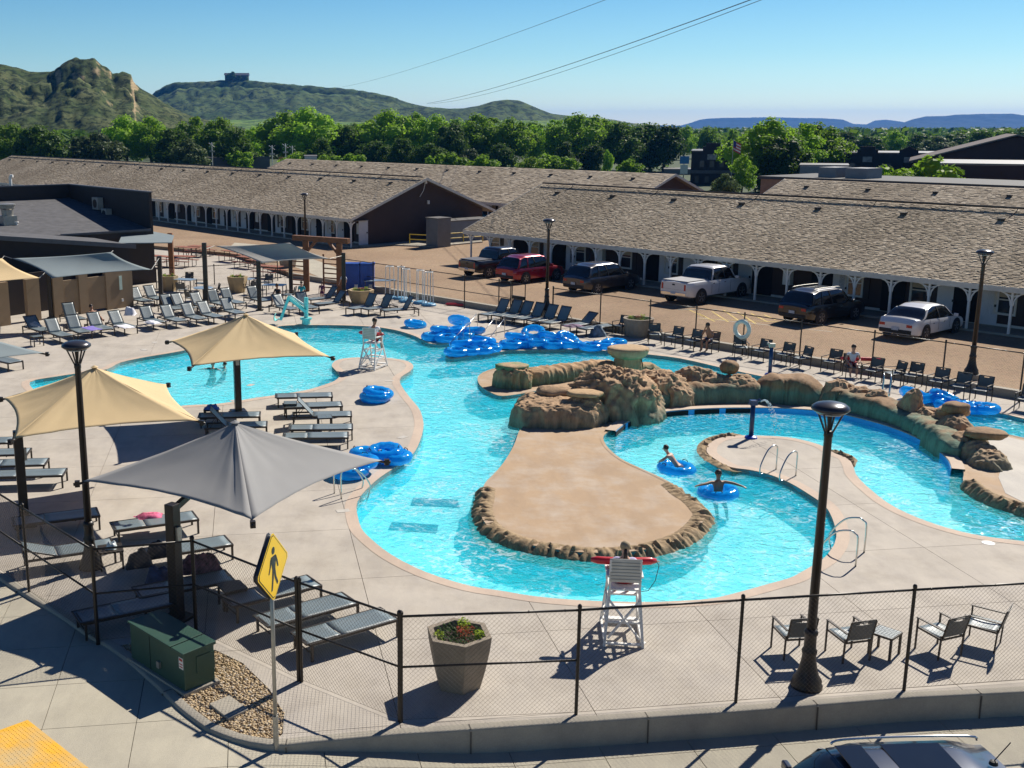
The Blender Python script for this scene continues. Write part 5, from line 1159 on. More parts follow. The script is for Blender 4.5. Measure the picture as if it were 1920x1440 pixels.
# blocky green-faced rock
loaf('rock_face', rockD, main_rock, pw([(1424, 758, 0.35, 0.9), (1440, 756, 0.62, 1.28), (1475, 756, 0.70, 1.42), (1510, 759, 0.70, 1.38), (1534, 763, 0.62, 1.15), (1550, 768, 0.40, 0.7)]), seed=9, fr=1.6, fl=0.07, sq=5)
loaf('rock_face', rockD, main_rock, pw([(1540, 766, 0.45, 0.75), (1565, 767, 0.60, 1.05), (1595, 771, 0.60, 1.05), (1620, 778, 0.58, 0.95), (1650, 786, 0.60, 1.02), (1680, 795, 0.58, 0.95), (1705, 803, 0.55, 0.8), (1735, 815, 0.55, 0.8), (1765, 830, 0.55, 0.85), (1790, 848, 0.5, 0.85), (1812, 868, 0.5, 0.6)]), seed=10, fr=1.7, fl=0.08, sq=4)
for x, y, rx, ry, h, sd in ((1578, 766, 0.8, 0.55, 1.2, 31), (1620, 774, 0.7, 0.5, 1.05, 32), (1652, 784, 0.65, 0.5, 1.15, 33), (1722, 803, 0.62, 0.6, 1.62, 34), (1752, 812, 0.7, 0.6, 0.95, 35), (1800, 838, 0.65, 0.7, 1.15, 36), (1826, 856, 0.7, 0.7, 0.82, 37), (1868, 878, 0.85, 0.6, 0.55, 38), (1775, 822, 0.5, 0.45, 1.0, 39), (1848, 868, 0.6, 0.6, 0.7, 40)):
    dome('mound', rockA, main_rock, gp(x, y), rx, ry, h, rz=0.2*sd, seed=sd, fl=0.13, fr=9, sq=2.3 if sd != 34 else 1.7, lump=0.16)
boulder('boulder', rockD, main_rock, (*gp(1800, 830), 1.30), 0.42, 0.34, 0.26, seed=9, flat=2.8)
boulder('boulder', rockA, main_rock, (*gp(1796, 822), 1.0), 0.5, 0.4, 0.22, seed=19, flat=2.6)
boulder('capstone', rockD, main_rock, (*gp(1858, 862), 0.88), 0.62, 0.44, 0.20, seed=10, flat=3.0, tilt=0.05)
# crust of broken ribs round the island's tips
def crust(name, parent, l, wd=0.34, seed=1, h=0.06, label=None):
    sm = smooth_path([(*g2(x, y, 0), 0) for x, y in l], 5); sm = resample(sm, 0.035); b = MB(); rows = []
    sacc = 0; prev = sm[0]; L_ = sum((q-p).length for p, q in zip(sm, sm[1:]))
    for i, p in enumerate(sm):
        sacc += (p-prev).length; prev = p
        d = (sm[min(i+1, len(sm)-1)] - sm[max(i-1, 0)]).normalized(); nr = Vector((-d.y, d.x, 0)); endk = min(1, sacc/0.5, (L_-sacc)/0.5 + 0.01)
        row = []
        g = flute(sacc, seed, 3.4)
        for j, (o_, z_) in enumerate(((-0.46, -0.06), (-0.38, -0.03), (-0.31, -0.02), (-0.24, -0.035), (-0.17, -0.06), (-0.10, -0.11), (-0.04, -0.18), (0.01, -0.26), (0.05, -0.42))):
            kk = 1 if j > 1 else 0.3
            c_ = noise.cell(Vector((sacc*7.5, j*0.7, seed)))*0.5
            dd = (0.06*(g-0.5)*(0.4 + 0.12*j) + 0.06*(ridged(sacc*5.5, j*0.2, seed) - 0.4) + 0.05*noise.noise(Vector((sacc*8, j*0.6, seed))) + 0.02*c_)*kk*endk
            o_ = o_ + 0.12 if j < 6 else o_ + 0.18; dd = dd if j < 6 else dd*0.4
            row.append(Vector((p.x + nr.x*(o_*wd/0.34*endk + dd*0.8 - (1-endk)*0.05), p.y + nr.y*(o_*wd/0.34*endk + dd*0.8 - (1-endk)*0.05), (z_ + dd*1.1)*endk + h*endk - (1-endk)*0.05)))
        rows.append(row)
    b.grid([r[::-1] for r in rows] if False else rows); o = b.build(name, rockC, parent, smooth=False); autosmooth(o, 55); return o
cr = thing('island_crust', 'rugged ribbed rock crust edging the near end of the main island', 'rock edging')
crust('crust_face', cr, [(907, 905), (903, 918), (901, 935), (897, 955), (908, 984), (948, 1008), (1002, 1024), (1084, 1036), (1142, 1038), (1201, 1033), (1260, 1019), (1302, 998), (1326, 970), (1320, 955), (1302, 937), (1284, 926), (1262, 907), (1245, 898)][::-1], seed=3, wd=0.38)
cr2 = thing('peninsula_crust', 'rugged ribbed rock crust round the tip of the peninsula with the grab rails', 'rock edging')
crust('crust_face', cr2, [(1405, 816), (1376, 817), (1345, 822), (1328, 832), (1323, 841), (1325, 852), (1343, 866), (1370, 879), (1392, 880)], seed=5, wd=0.26)
crust('crust_face', cr2, [(1600, 872), (1590, 858), (1565, 848), (1548, 838)], seed=7, wd=0.2)
cr3 = thing('bank_crust', 'low ribbed rock crust at the right edge below the flat boulder', 'rock edging')
crust('crust_face', cr3, [(1806, 895), (1822, 915), (1850, 932), (1885, 945), (1920, 957), (1970, 975)][::-1], seed=11, wd=0.32, h=0.12)
# hoodoos and low wall on the small island
sm_rock = thing('hoodoo_wall', 'low fluted rock wall with flat-capped pillars on the small island', 'rock wall'); sm_rock.scale = (1, 1, 0.76)
loaf('rock_face', rockB, sm_rock, pw([(985, 722, 0.40, 0.75), (1000, 718, 0.45, 0.85), (1040, 712, 0.48, 0.82), (1080, 706, 0.48, 0.84), (1120, 702, 0.46, 0.85), (1150, 700, 0.44, 0.75), (1180, 700, 0.40, 0.6), (1225, 699, 0.45, 0.55), (1243, 699, 0.3, 0.2)]), seed=21, fr=2.9, fl=0.15, sq=3.6)
dome('pillar', rockB, sm_rock, gp(962, 724), 0.72, 0.58, 0.98, seed=22, fl=0.20, fr=12, sq=4.5, lump=0.05)
boulder('capstone', slabg_m, sm_rock, (*gp(960, 722), 0.93), 0.66, 0.5, 0.17, seed=12, flat=3.6)
hood = thing('hoodoo', 'tall mushroom-shaped hoodoo with broad flat tan cap, greenish below', 'rock pillar'); hood.scale = (1, 1, 0.86)
b = MB(); cx_, cy_ = gp(1176, 703)
def hoodoo_part(prof, m, nm, seed, fl):
    b = MB(); rows = []
    for r, z in prof:
        rows.append([Vector((cx_ + math.cos(a)*r*(1+fl*(flute(a*1.6, seed, 4)-0.6)+0.05*noise.noise(Vector((math.cos(a)*2, math.sin(a)*2, z*2+seed)))), cy_ + math.sin(a)*r*0.82*(1+fl*(flute(a*1.6, seed, 4)-0.6)+0.05*noise.noise(Vector((math.cos(a)*2, math.sin(a)*2, z*2+seed)))), z)) for a in [2*PI*i/60 for i in range(61)]])
    b.grid(rows); return b.build(nm, m, hood, smooth=True)
hoodoo_part([(0.62, -0.3), (0.60, 0.1), (0.55, 0.5), (0.50, 0.75), (0.52, 0.85)], rockB, 'neck', 3, 0.14)
hoodoo_part([(0.45, 0.78), (0.62, 0.84), (0.76, 1.0), (0.80, 1.15), (0.81, 1.26), (0.74, 1.31), (0.5, 1.325), (0.01, 1.33)], slabg_m, 'cap', 4, 0.03)
# low curved wall with the skimmer slots
wallc = mat('skimmer_wall_paint', (0.50, 0.62, 0.66), 0.5, 0, 0.08, 2)
sk = thing('skimmer_wall', 'low curved pool wall with dark skimmer slots below the rocks', 'pool wall')
pl = [(1137, 809), (1144, 803), (1160, 792), (1190, 780.5), (1235, 771), (1290, 766), (1347, 763.5), (1405, 763), (1470, 764), (1540, 769), (1590, 777), (1640, 789), (1690, 804), (1740, 825), (1775, 846), (1798, 866), (1806, 884)]
cl = resample(smooth_path([(*g2(x, y, 0), 0) for x, y in pl], 5), 0.12)
def strip_wall(path, d0, d1, z0, z1):
    A = offs(path, d0); B_ = offs(path, d1); b = MB()
    up = lambda L_, z: [Vector((p.x, p.y, z)) for p in L_]
    b.grid([up(A, z0), up(A, z1), up(B_, z1), up(B_, z0)]); return b
strip_wall(cl, -0.30, 0.05, -0.5, 0.06).build('coping_band', coping_m, sk)
for (xa, xb) in ((1138, 1156), (1161, 1188), (1193, 1230), (1238, 1281), (1292, 1344), (1352, 1405)):
    seg = [p for p in cl if xa-2 <= 765 + FPX*p.x/(p.y*_cp + (CAM_H)*_sp) <= xb+2]
    if len(seg) > 1:
        s_ = strip_wall(seg, -0.325, -0.308, -0.20, 0.025); o = s_.build('skimmer_slot', hole_m, sk)
_o = strip_wall(cl, -0.318, -0.303, -0.75, 0.035).build('blue_wall_face', mat('deep_blue_wall', (0.01, 0.34, 0.78), 0.5, 0, 0.1, 1), sk)

# ================================================================ chain-link fences
wire_c = mat('brown_vinyl_wire', (0.10, 0.075, 0.055), 0.5, 0.1, 0.1, 5)
def fence(label, pts, H_=1.9, pitch=0.083, wr=0.0030, rails=(), first=None, bottom=0.04, name='chain_link_fence', cap=True, skip_mesh=False):
    t = thing(name, label, 'fence', (0, 0, 0))
    for i, p in enumerate(pts):
        b = MB(); r = 0.038 if i in (first or ()) else 0.030
        b.tube([(0, 0, -0.05), (0, 0, H_+0.03)], r, 10); b.lathe([(r*1.25, H_+0.02), (r*1.2, H_+0.06), (r*0.5, H_+0.085)], 10)
        o = b.build('post', black_m, t, smooth=False, loc=(p.x, p.y, 0))
    for i, (p, q) in enumerate(zip(pts, pts[1:])):
        b = MB(); b.tube([(p.x, p.y, H_-0.02), (q.x, q.y, H_-0.02)], 0.022, 8); b.build('top_rail', black_m, t, smooth=True)
        if i in rails:
            b = MB(); b.tube([(p.x, p.y, H_*0.52), (q.x, q.y, H_*0.52)], 0.020, 8); b.build('mid_rail', black_m, t, smooth=True)
        if skip_mesh: continue
        d = q-p; L_ = d.length; d = d.normalized(); b = MB(); h = H_-0.04-bottom; n = int(L_/pitch)
        nr = Vector((-d.y, d.x, 0))*wr; up = Vector((0, 0, wr))
        def wseg(a, c_):
            b.add([a-nr, a+nr, a+up, c_-nr, c_+nr, c_+up], [(0,1,4,3), (1,2,5,4), (2,0,3,5)])
        k = -int(h/pitch)-1
        while k <= n:
            for sg in (1, -1):
                s0 = k*pitch; s1 = s0 + h; za, zb = (bottom, bottom+h) if sg > 0 else (bottom+h, bottom)
                a_, c_ = max(0, s0), min(L_, s1)
                if c_ > a_:
                    f = lambda s: za + (zb-za)*(s-s0)/h
                    wseg(p + d*a_ + Vector((0, 0, f(a_))) , p + d*c_ + Vector((0, 0, f(c_))))
            k += 1
        for z in (bottom,): b.tube([(p.x, p.y, z), (q.x, q.y, z)], 0.003, 4)
        o = b.build('chain_link_mesh', wire_c, t); o['kind'] = 'stuff'
        # ties hooking the mesh onto the rail
        b = MB()
        for s in np.arange(0.3, L_, 0.6): b.lathe([(0.026, -0.008), (0.026, 0.008)], 8, (p.x+d.x*s, p.y+d.y*s, H_-0.02), M=Matrix.Rotation(PI/2, 4, 'Y'))
        o = b.build('rail_ties', black_m, t); o['kind'] = 'stuff'
    return t
f0 = [G(751, 1158, 1.86), G(1087, 1146, 1.86), G(1393, 1127, 1.86), G(1715, 1108, 1.86)]
f0 = [Vector((p.x, p.y, 0)) for p in f0]; fd = (f0[-1]-f0[0])/3
f0 = [f0[0], f0[1], f0[2], f0[3], f0[3] + (f0[3]-f0[2]), f0[3] + (f0[3]-f0[2])*2, f0[3] + (f0[3]-f0[2])*3]
fence('dark chain-link fence along the near kerb in front of the planter and lifeguard chair', f0, rails=(0,), first=(0,))
fl_ = [Vector((G(x, y, 1.86).x, G(x, y, 1.86).y, 0)) for x, y in ((751, 1158), (556, 1093), (360, 1016), (172, 1032), (42, 954), (-130, 850))]
fence('dark chain-link fence turning back past the crossing sign and green transformer', [fl_[1], fl_[2], fl_[3], fl_[4], fl_[5]], rails=(0, 1, 2, 3), first=(0, 1, 2))
fence('single bay of chain-link fence between the corner post and the crossing sign', [f0[0] + (fl_[1]-f0[0])*0.012, fl_[1] - (fl_[1]-f0[0])*0.03], rails=(0,))
fence('chain-link fence along the car park side of the pool', REAR[:7], H_=1.8, wr=0.002, rails=(0, 1, 2, 3, 4, 5, 8), first=(0,), pitch=0.11)
fence('chain-link fence along the car park behind the row of armchairs', REAR[7:] + [REAR[-1] + REAR_D*2.9*k for k in (1, 2)], H_=1.8, wr=0.002, first=(0,), pitch=0.11)
gt = thing('fence_gate', 'narrow gate with wide middle bar in the rear fence by the lounger row', 'gate', (REAR[6].x, REAR[6].y, 0), math.atan2(REAR_D.y, REAR_D.x))
b = MB()
for x in (0.1, 1.0): b.tube([(x, 0, 0.06), (x, 0, 1.78)], 0.026, 6)
for z in (0.08, 1.76): b.tube([(0.1, 0, z), (1.0, 0, z)], 0.024, 6)
b.build('gate_frame', black_m, gt); b = MB(); b.box(0.1, 1.0, -0.05, 0.05, 0.95, 1.12); b.build('latch_bar', black_m, gt); b = MB(); b.box(0.15, 0.95, 0.01, 0.02, 0.1, 0.85); b.build('kick_panel', mat('gate_panel_grey', (0.2, 0.2, 0.22), 0.5), gt)
# inner fence behind the tables at left (two posts and a long rail)
fa = G(255, 468+35, 0); 
fence('thin dark fence rail crossing the terrace behind the cafe tables', [Vector((G(x, y, 1.2).x, G(x, y, 1.2).y, 0)) for x, y in ((292, 503.5), (401, 497.5), (520, 491))], H_=1.2, pitch=0.13)

# ================================================================ lamp posts
def lamp_post(label, base, H_=5.1, ped=0.0):
    t = thing('lamp_post', label, 'lamp post', (base.x, base.y, base.z), 0, 'round-topped lamp posts')
    z0 = ped
    if ped: bb = MB(); bb.lathe([(0.33, -0.3), (0.33, ped)], 18); bevel(bb.build('pedestal', kerb_m, t), 0.02)
    b = MB(); b.lathe([(0.27, z0), (0.27, z0+0.05), (0.245, z0+0.09), (0.25, z0+0.14), (0.19, z0+0.24), (0.15, z0+0.38), (0.125, z0+0.52), (0.115, z0+0.62), (0.13, z0+0.65), (0.13, z0+0.70), (0.105, z0+0.74), (0.10, z0+0.98), (0.12, z0+1.0), (0.12, z0+1.05), (0.085, z0+1.1)], 20); b.build('base', black_m, t, smooth=True)
    b = MB(); b.lathe([(0.082, z0+1.08), (0.066, H_-0.55), (0.075, H_-0.54), (0.075, H_-0.48), (0.06, H_-0.44)], 14); b.build('pole', black_m, t, smooth=True)
    b = MB()
    for k in range(4):
        a = PI/4 + k*PI/2; b.bar((0.05*math.cos(a), 0.05*math.sin(a), H_-0.5), (0.25*math.cos(a), 0.25*math.sin(a), H_-0.06), 0.025, 0.025)
    b.lathe([(0.02, H_-0.5), (0.05, H_-0.14), (0.02, H_-0.1)], 8); b.build('arms', black_m, t)
    b = MB(); b.lathe([(0.02, H_-0.13), (0.26, H_-0.11), (0.31, H_-0.07), (0.305, H_-0.03), (0.24, H_+0.02), (0.13, H_+0.05), (0.01, H_+0.06)], 28); b.build('lamp_head', mat('lamp_head_bronze', (0.05, 0.05, 0.062), 0.28, 0.4, 0.05, 3), t, smooth=True)
    b = MB(); b.lathe([(0.22, H_-0.145), (0.22, H_-0.128)], 20); b.build('lens', mat('lamp_lens', (0.5, 0.5, 0.48), 0.3), t)
    return t
lamp_post('dark lamp post standing by the near fence among the four armchairs', G(1512, 1287, 0))
lamp_post('dark lamp post at left behind the grey square umbrella', G(171, 1064, 0))
lamp_post('dark lamp post on a concrete pedestal behind the armchairs, before the white car park row', G(1818, 722, 0), ped=0.45)
lamp_post('dark lamp post on a pedestal in front of the red car', G(1024, 603, 0), ped=0.6)
lamp_post('distant dark lamp post before the left motel porch', G(573, 468, LOT), H_=4.3)
# ================================================================ square cantilever shades
def cloth_mat(name, col, var=0.05):
    m = mat(name, col, 0.8, 0, var, 1.2, 0.10, 160); n, L, b = nodes_of(m)
    tl = n.new('ShaderNodeBsdfTranslucent'); tl.inputs[0].default_value = (*col, 1); mx = n.new('ShaderNodeMixShader'); mx.inputs[0].default_value = 0.16
    L.new(b.outputs[0], mx.inputs[1]); L.new(tl.outputs[0], mx.inputs[2]); L.new(mx.outputs[0], n['Material Output'].inputs[0]); return m
tan_cloth = cloth_mat('tan_shade_cloth', (0.66, 0.50, 0.275)); grey_cloth = cloth_mat('grey_shade_cloth', (0.30, 0.30, 0.30)); slate_cloth = cloth_mat('slate_shade_cloth', (0.22, 0.27, 0.29))
def shade(name, label, c, ang, side, ez, pz, post, m, wr=(), post_h=None, scallop=0.085):
    """hip-roofed square canopy on one offset post; c centre, ang heading of one edge"""
    t = thing(name, label, 'umbrella', (c[0], c[1], 0), ang); h = side/2; n = 22; b = MB()
    cor = [Vector((-h, -h, ez)), Vector((h, -h, ez)), Vector((h, h, ez)), Vector((-h, h, ez))]; apex = Vector((0, 0, pz))
    for k in range(4):
        A, B_ = cor[k], cor[(k+1) % 4]; rows = []
        for i in range(n+1):
            v = i/n; row = []
            for j in range(n+1):
                u = j/n; e = A.lerp(B_, u); inn = scallop*4*u*(1-u); e = Vector((e.x*(1-inn), e.y*(1-inn), e.z + 0.10*4*u*(1-u)*0.6))
                p = e.lerp(apex, v); sag = 0.16*4*v*(1-v)*(0.35+0.65*4*u*(1-u))*0.7
                wz_ = 0
                for (fk, u0, amp) in wr:
                    if fk == k:
                        dd = (u-u0)*9; wz_ += amp*math.exp(-dd*dd*0.5)*math.sin(dd*5+1.2)*(1-v)**0.7*min(1, v*3+0.12)
                row.append(Vector((p.x, p.y, p.z - sag + wz_ + 0.012*noise.noise(Vector((u*9, v*4, k*5))))))
            rows.append(row)
        b = b.grid(rows)
    o = b.build('canopy', m, t, smooth=True); s_ = o.modifiers.new('thickness', 'SOLIDIFY'); s_.thickness = 0.006
    for k in range(4):
        A = cor[k]; b = MB(); b.tube([apex - Vector((0, 0, 0.07)), apex.lerp(A, 0.5) - Vector((0, 0, 0.17)), A*1.0 + Vector((A.x*0.02, A.y*0.02, -0.05)), A + Vector((A.x*0.06, A.y*0.06, -0.06))], [0.035, 0.03, 0.028, 0.035], 8); b.build('rib', black_m, t, smooth=True)
        b = MB(); b.cbox((A.x*1.035, A.y*1.035, A.z-0.05), (0.10, 0.10, 0.13), PI/4); b.build('corner_bracket', black_m, t)
    b = MB(); b.lathe([(0.05, pz-0.02), (0.10, pz+0.01), (0.02, pz+0.05)], 14); b.build('finial_cap', m, t)
    R_ = Matrix.Rotation(-ang, 4, 'Z'); lp = R_ @ (Vector((post[0]-c[0], post[1]-c[1], 0)))
    ph = post_h or ez-0.03
    b = MB(); b.box(lp.x-0.11, lp.x+0.11, lp.y-0.11, lp.y+0.11, 0, ph); o = b.build('post', black_m, t); bevel(o, 0.015)
    b = MB(); b.box(lp.x-0.26, lp.x+0.26, lp.y-0.26, lp.y+0.26, 0, 0.06); bevel(b.build('base_plate', black_m, t), 0.01)
    b = MB(); b.bar((lp.x, lp.y, ph-0.14), (0, 0, pz-0.66), 0.10, 0.12); b.bar((0, 0, pz-0.7), (0, 0, pz-0.05), 0.09, 0.09); b.build('arm', black_m, t)
    b = MB(); b.box(lp.x+0.11, lp.x+0.17, lp.y-0.06, lp.y+0.06, ph-0.75, ph-0.45); b.build('crank_box', galv_m, t)
    return t
def canopy_from(px_left, px_front, px_right, ez):
    a, f, r = G(*px_left, ez), G(*px_front, ez), G(*px_right, ez); c = (a + r)/2; e1 = f - a; e2 = r - f
    ang = (math.atan2(e1.y, e1.x) + math.atan2(e2.y, e2.x) - PI/2)/2; side = (e1.length + e2.length)/2*1.0; return c, ang, side
c, an, sd_ = canopy_from((148, 903), (470, 972), (722, 862), 2.45)
shade('grey_umbrella', 'large grey square cantilever umbrella with wrinkled corner, nearest of all', (c.x, c.y), an, sd_, 2.45, 3.50, (G(333, 1160, 0).x, G(333, 1160, 0).y), grey_cloth, wr=((0, 0.96, 0.05), (1, 0.05, 0.012)))
c, an, sd_ = canopy_from((-85, 763), (14, 820), (383, 785), 2.45)
a_, r_, bk = G(14, 820, 2.45), G(383, 785, 2.45), G(322, 722, 2.45); cc = (a_ + bk)/2; e1 = r_ - a_; e2 = bk - r_; an = (math.atan2(e1.y, e1.x) + math.atan2(e2.y, e2.x) - PI/2)/2
_pp = G(47, 985, 0)
shade('tan_umbrella', 'large tan square umbrella at the left edge behind a lamp post', (cc.x, cc.y), an, (e1.length+e2.length)/2, 2.45, 3.55, (_pp.x, _pp.y), tan_cloth, wr=((3, 0.8, 0.04), (1, 0.9, 0.02), (0, 0.1, 0.02)))
a_, f_, r_ = G(308, 641, 2.45), G(353, 685, 2.45), G(628, 667, 2.45); cc = (a_ + r_)/2; e1 = f_ - a_; e2 = r_ - f_; an = (math.atan2(e1.y, e1.x) + math.atan2(e2.y, e2.x) - PI/2)/2
shade('tan_umbrella', 'tan square umbrella over the left pool, its post on the deck between the loungers', (cc.x, cc.y), an, (e1.length+e2.length)/2, 2.45, 3.58, (G(447, 772, 0).x, G(447, 772, 0).y), tan_cloth, wr=((0, 0.85, 0.02),))
c4 = G(-125, 668, 2.45)
shade('slate_umbrella', 'slate grey square umbrella poking in from the left edge above the tan one', (c4.x + 0.1, c4.y + 0.2), 0.9, 4.6, 2.45, 3.5, (c4.x - 1, c4.y), slate_cloth)
# tensioned shade sails on four posts
def sail(name, label, cor, m, posts, sag=0.10):
    t = thing(name, label, 'shade sail'); n = 18; A, B_, C_, D_ = [Vector(c) for c in cor]; rows = []
    for i in range(n+1):
        v = i/n; row = []
        for j in range(n+1):
            u = j/n; p = A.lerp(B_, u).lerp(D_.lerp(C_, u), v); ctr = (A+B_+C_+D_)/4
            pull = 0.10*(4*u*(1-u)*(1-4*v*(1-v)) + 4*v*(1-v)*(1-4*u*(1-u))); row.append(p.lerp(ctr, pull) - Vector((0, 0, sag*16*u*(1-u)*v*(1-v)*0.4)))
        rows.append(row)
    b = MB(); b.grid(rows); o = b.build('sail_cloth', m, t, smooth=True); s_ = o.modifiers.new('thickness', 'SOLIDIFY'); s_.thickness = 0.006
    for P_, (q, hh) in zip((A, B_, C_, D_), posts):
        b = MB(); b.tube([P_, Vector((q[0], q[1], hh-0.1))], 0.018, 6); b.build('turnbuckle', galv_m, t)
    return t
def sail_post(label, p, H_, m=black_m, wd=0.22, name='sail_post'):
    b = MB(); b.box(-wd/2, wd/2, -wd/2, wd/2, 0, H_); b.box(-wd*0.9, wd*0.9, -wd*0.9, wd*0.9, 0, 0.05); o = b.build(name, m, None, loc=(p.x, p.y, 0)); bevel(o, 0.012); return tag(o, label, 'post')
wood_m = mat('red_cedar_timber', (0.20, 0.085, 0.035), 0.7, 0, 0.25, 3, 0.3, 20)
q1, q2, q3, q4 = G(388, 590, 0), G(546, 552, 0), G(645, 566, 0), G(487, 582, 0)
for q, hh, lb in ((q1, 3.75, 'tall dark sail post standing alone among the cafe chairs'), (q2, 2.7, 'dark sail post behind, under the middle of the pale grey sail'), (q3, 2.75, 'dark sail post beside the blue bins'), (q4, 2.65, 'dark sail post at the near corner of the pale grey sail')): sail_post(lb, q, hh)
sail('shade_sail', 'pale grey twisted shade sail over the loungers near the cedar arbour', (G(402, 461, 3.4), G(543, 455, 3.5), G(618, 485, 2.6), G(489, 493, 2.55)), cloth_mat('pale_grey_sail', (0.42, 0.40, 0.37)), (((q1.x, q1.y), 3.5), ((q2.x, q2.y), 2.8), ((q3.x, q3.y), 2.7), ((q4.x, q4.y), 2.6)))
p5, p6 = G(303, 572, 0), G(97, 596, 0)
sail_post('dark sail post right of the changing stalls', p5, 2.7); sail_post('dark sail post in front of the changing stall doors', p6, 2.6)
sail('shade_sail', 'slate blue twisted shade sail above the changing stalls', (G(22, 484.5, 3.3), G(209, 472.5, 3.5), G(284, 505.5, 2.6), G(97, 521.5, 2.55)), slate_cloth, ((((G(8, 480, 3.3)).x, (G(8, 480, 3.3)).y), 3.4), ((G(212, 470, 3.5).x, G(212, 470, 3.5).y), 3.6), ((p5.x, p5.y), 2.7), ((p6.x, p6.y), 2.6)))
sail('shade_sail', 'tan shade sail corner at the far left edge above the stalls', (G(-160, 500, 3.0), G(4, 484.5, 3.3), G(74, 521, 2.55), G(-90, 540, 2.5)), tan_cloth, ((((G(-170, 500, 3)).x, (G(-170, 500, 3)).y), 3.1), ((G(8, 480, 3.3).x, G(8, 480, 3.3).y), 3.4), ((p6.x, p6.y), 2.6), ((G(-95, 540, 2.5).x, G(-95, 540, 2.5).y), 2.6)))
# small blue-grey canopy behind the pavilion corner, on a cedar post
pc = G(323, 525, 0); sail_post('square red cedar post carrying the small blue grey canopy', pc, 3.0, wood_m, 0.3, 'timber_post')
t = thing('corner_canopy', 'small blue grey canopy sticking out behind the pavilion corner', 'canopy'); b = MB()
quadprism(b, [G(326, 441, 3.0), G(322, 454.5, 2.95), G(286, 455.5, 2.95) - U*0 + Vector((-2, 0, 0)), G(280, 430, 3.2) + Vector((-2, 2, 0))], 0.05); b.build('cloth', slate_cloth, t)
# cedar arbour
t = thing('cedar_arbour', 'red cedar gateway arbour with braced beam and slatted sides', 'arbour')
pa, pb_ = G(637, 552, 0), G(575, 546, 0)
Hh = 3.0
for q in (pa, pb_):
    b = MB(); b.box(-0.17, 0.17, -0.17, 0.17, 0, Hh); bevel(b.build('timber_post', wood_m, t, loc=(q.x, q.y, 0)), 0.01)
dd = (pa-pb_).normalized(); b = MB(); b.bar(pb_ - dd*0.9 + Vector((0, 0, Hh+0.15)), pa + dd*0.7 + Vector((0, 0, Hh+0.15)), 0.3, 0.30); bevel(b.build('beam', wood_m, t), 0.01)
for q, sg in ((pa, -1), (pb_, 1)): b = MB(); b.bar(q + Vector((0, 0, Hh-0.7)), q + dd*sg*0.75 + Vector((0, 0, Hh+0.02)), 0.14, 0.14); b.build('brace', wood_m, t)
for q, sg in ((pa, -1), (pb_, -1)):
    for k in range(7):
        b = MB(); z = 0.35 + k*0.28; b.bar(q + dd*sg*0.2 + Vector((0, -0.02, z)), q + dd*sg*1.1 + Vector((0, -0.02, z)), 0.05, 0.07); b.build('side_slat', wood_m, t)
    b = MB(); b.bar(q + dd*sg*1.15 + Vector((0, -0.02, 0)), q + dd*sg*1.15 + Vector((0, -0.02, 2.3)), 0.1, 0.1); b.build('side_post', wood_m, t)
# ================================================================ furniture
ORD = ['first', 'second', 'third', 'fourth', 'fifth', 'sixth', 'seventh', 'eighth', 'ninth', 'tenth', 'eleventh', 'twelfth', 'thirteenth', 'fourteenth', 'fifteenth']
sling_m = mat('slate_sling_fabric', (0.15, 0.19, 0.205), 0.42, 0, 0.08, 2, 0.15, 200, spec=0.8)
sling_d = mat('charcoal_sling_fabric', (0.075, 0.08, 0.08), 0.5, 0, 0.1, 2, 0.15, 200, spec=0.6)
def make_lounger(back):
    t = thing('sun_lounger', '', 'sun lounger'); Wd = 0.33; z = 0.34; hx = -0.28
    for s in (-1, 1):
        b = MB(); b.bar((-0.98, s*Wd, z), (0.98, s*Wd, z), 0.035, 0.055); bevel(b.build('side_rail', frame_m, t), 0.006)
        for x in (-0.93, 0.95): b = MB(); b.bar((x, s*Wd, 0), (x, s*Wd, z-0.02), 0.045, 0.045, up=(1, 0, 0)); b.build('leg', frame_m, t)
    b = MB(); b.bar((0.97, -Wd, z), (0.97, Wd, z), 0.035, 0.05); b.bar((-0.97, -Wd, z), (-0.97, Wd, z), 0.03, 0.04); b.bar((-0.93, -Wd, 0.16), (-0.93, Wd, 0.16), 0.022, 0.022); b.bar((0.4, -Wd, z-0.04), (0.4, Wd, z-0.04), 0.02, 0.02); b.build('cross_bars', frame_m, t)
    b = MB(); P = [[Vector((hx + (0.94-hx)*i/8, -Wd+0.02 + (2*Wd-0.04)*j/6, z+0.02 - 0.022*math.sin(PI*j/6)*(0.4+0.6*math.sin(PI*i/8)) )) for j in range(7)] for i in range(9)]; b.grid(P); o = b.build('seat_sling', sling_m, t, smooth=True); s_ = o.modifiers.new('t', 'SOLIDIFY'); s_.thickness = 0.006
    a = math.radians(back); ux, uz = -math.cos(a), math.sin(a); Lb = 0.74
    f = lambda s, y, dz: Vector((hx - 0.01 + ux*s, y, z + 0.02 + uz*s + dz))
    b = MB(); P = [[f(Lb*i/7, -Wd+0.03 + (2*Wd-0.06)*j/6, -0.018*math.sin(PI*j/6)*math.cos(a)) for j in range(7)] for i in range(8)]; b.grid(P[::-1]); o = b.build('back_sling', sling_m, t, smooth=True); s_ = o.modifiers.new('t', 'SOLIDIFY'); s_.thickness = 0.006
    b = MB()
    for s in (-1, 1): b.bar(f(0, s*(Wd-0.02), 0), f(Lb+0.01, s*(Wd-0.02), 0), 0.026, 0.026)
    b.bar(f(Lb, -Wd+0.02, 0), f(Lb, Wd-0.02, 0), 0.026, 0.026)
    if back > 5:
        for s in (-1, 1): b.bar(f(Lb*0.55, s*(Wd-0.05), 0), (hx-0.55, s*(Wd-0.05), z-0.02), 0.016, 0.016)
    b.build('back_frame', frame_m, t)
    return t
LP_ = {}
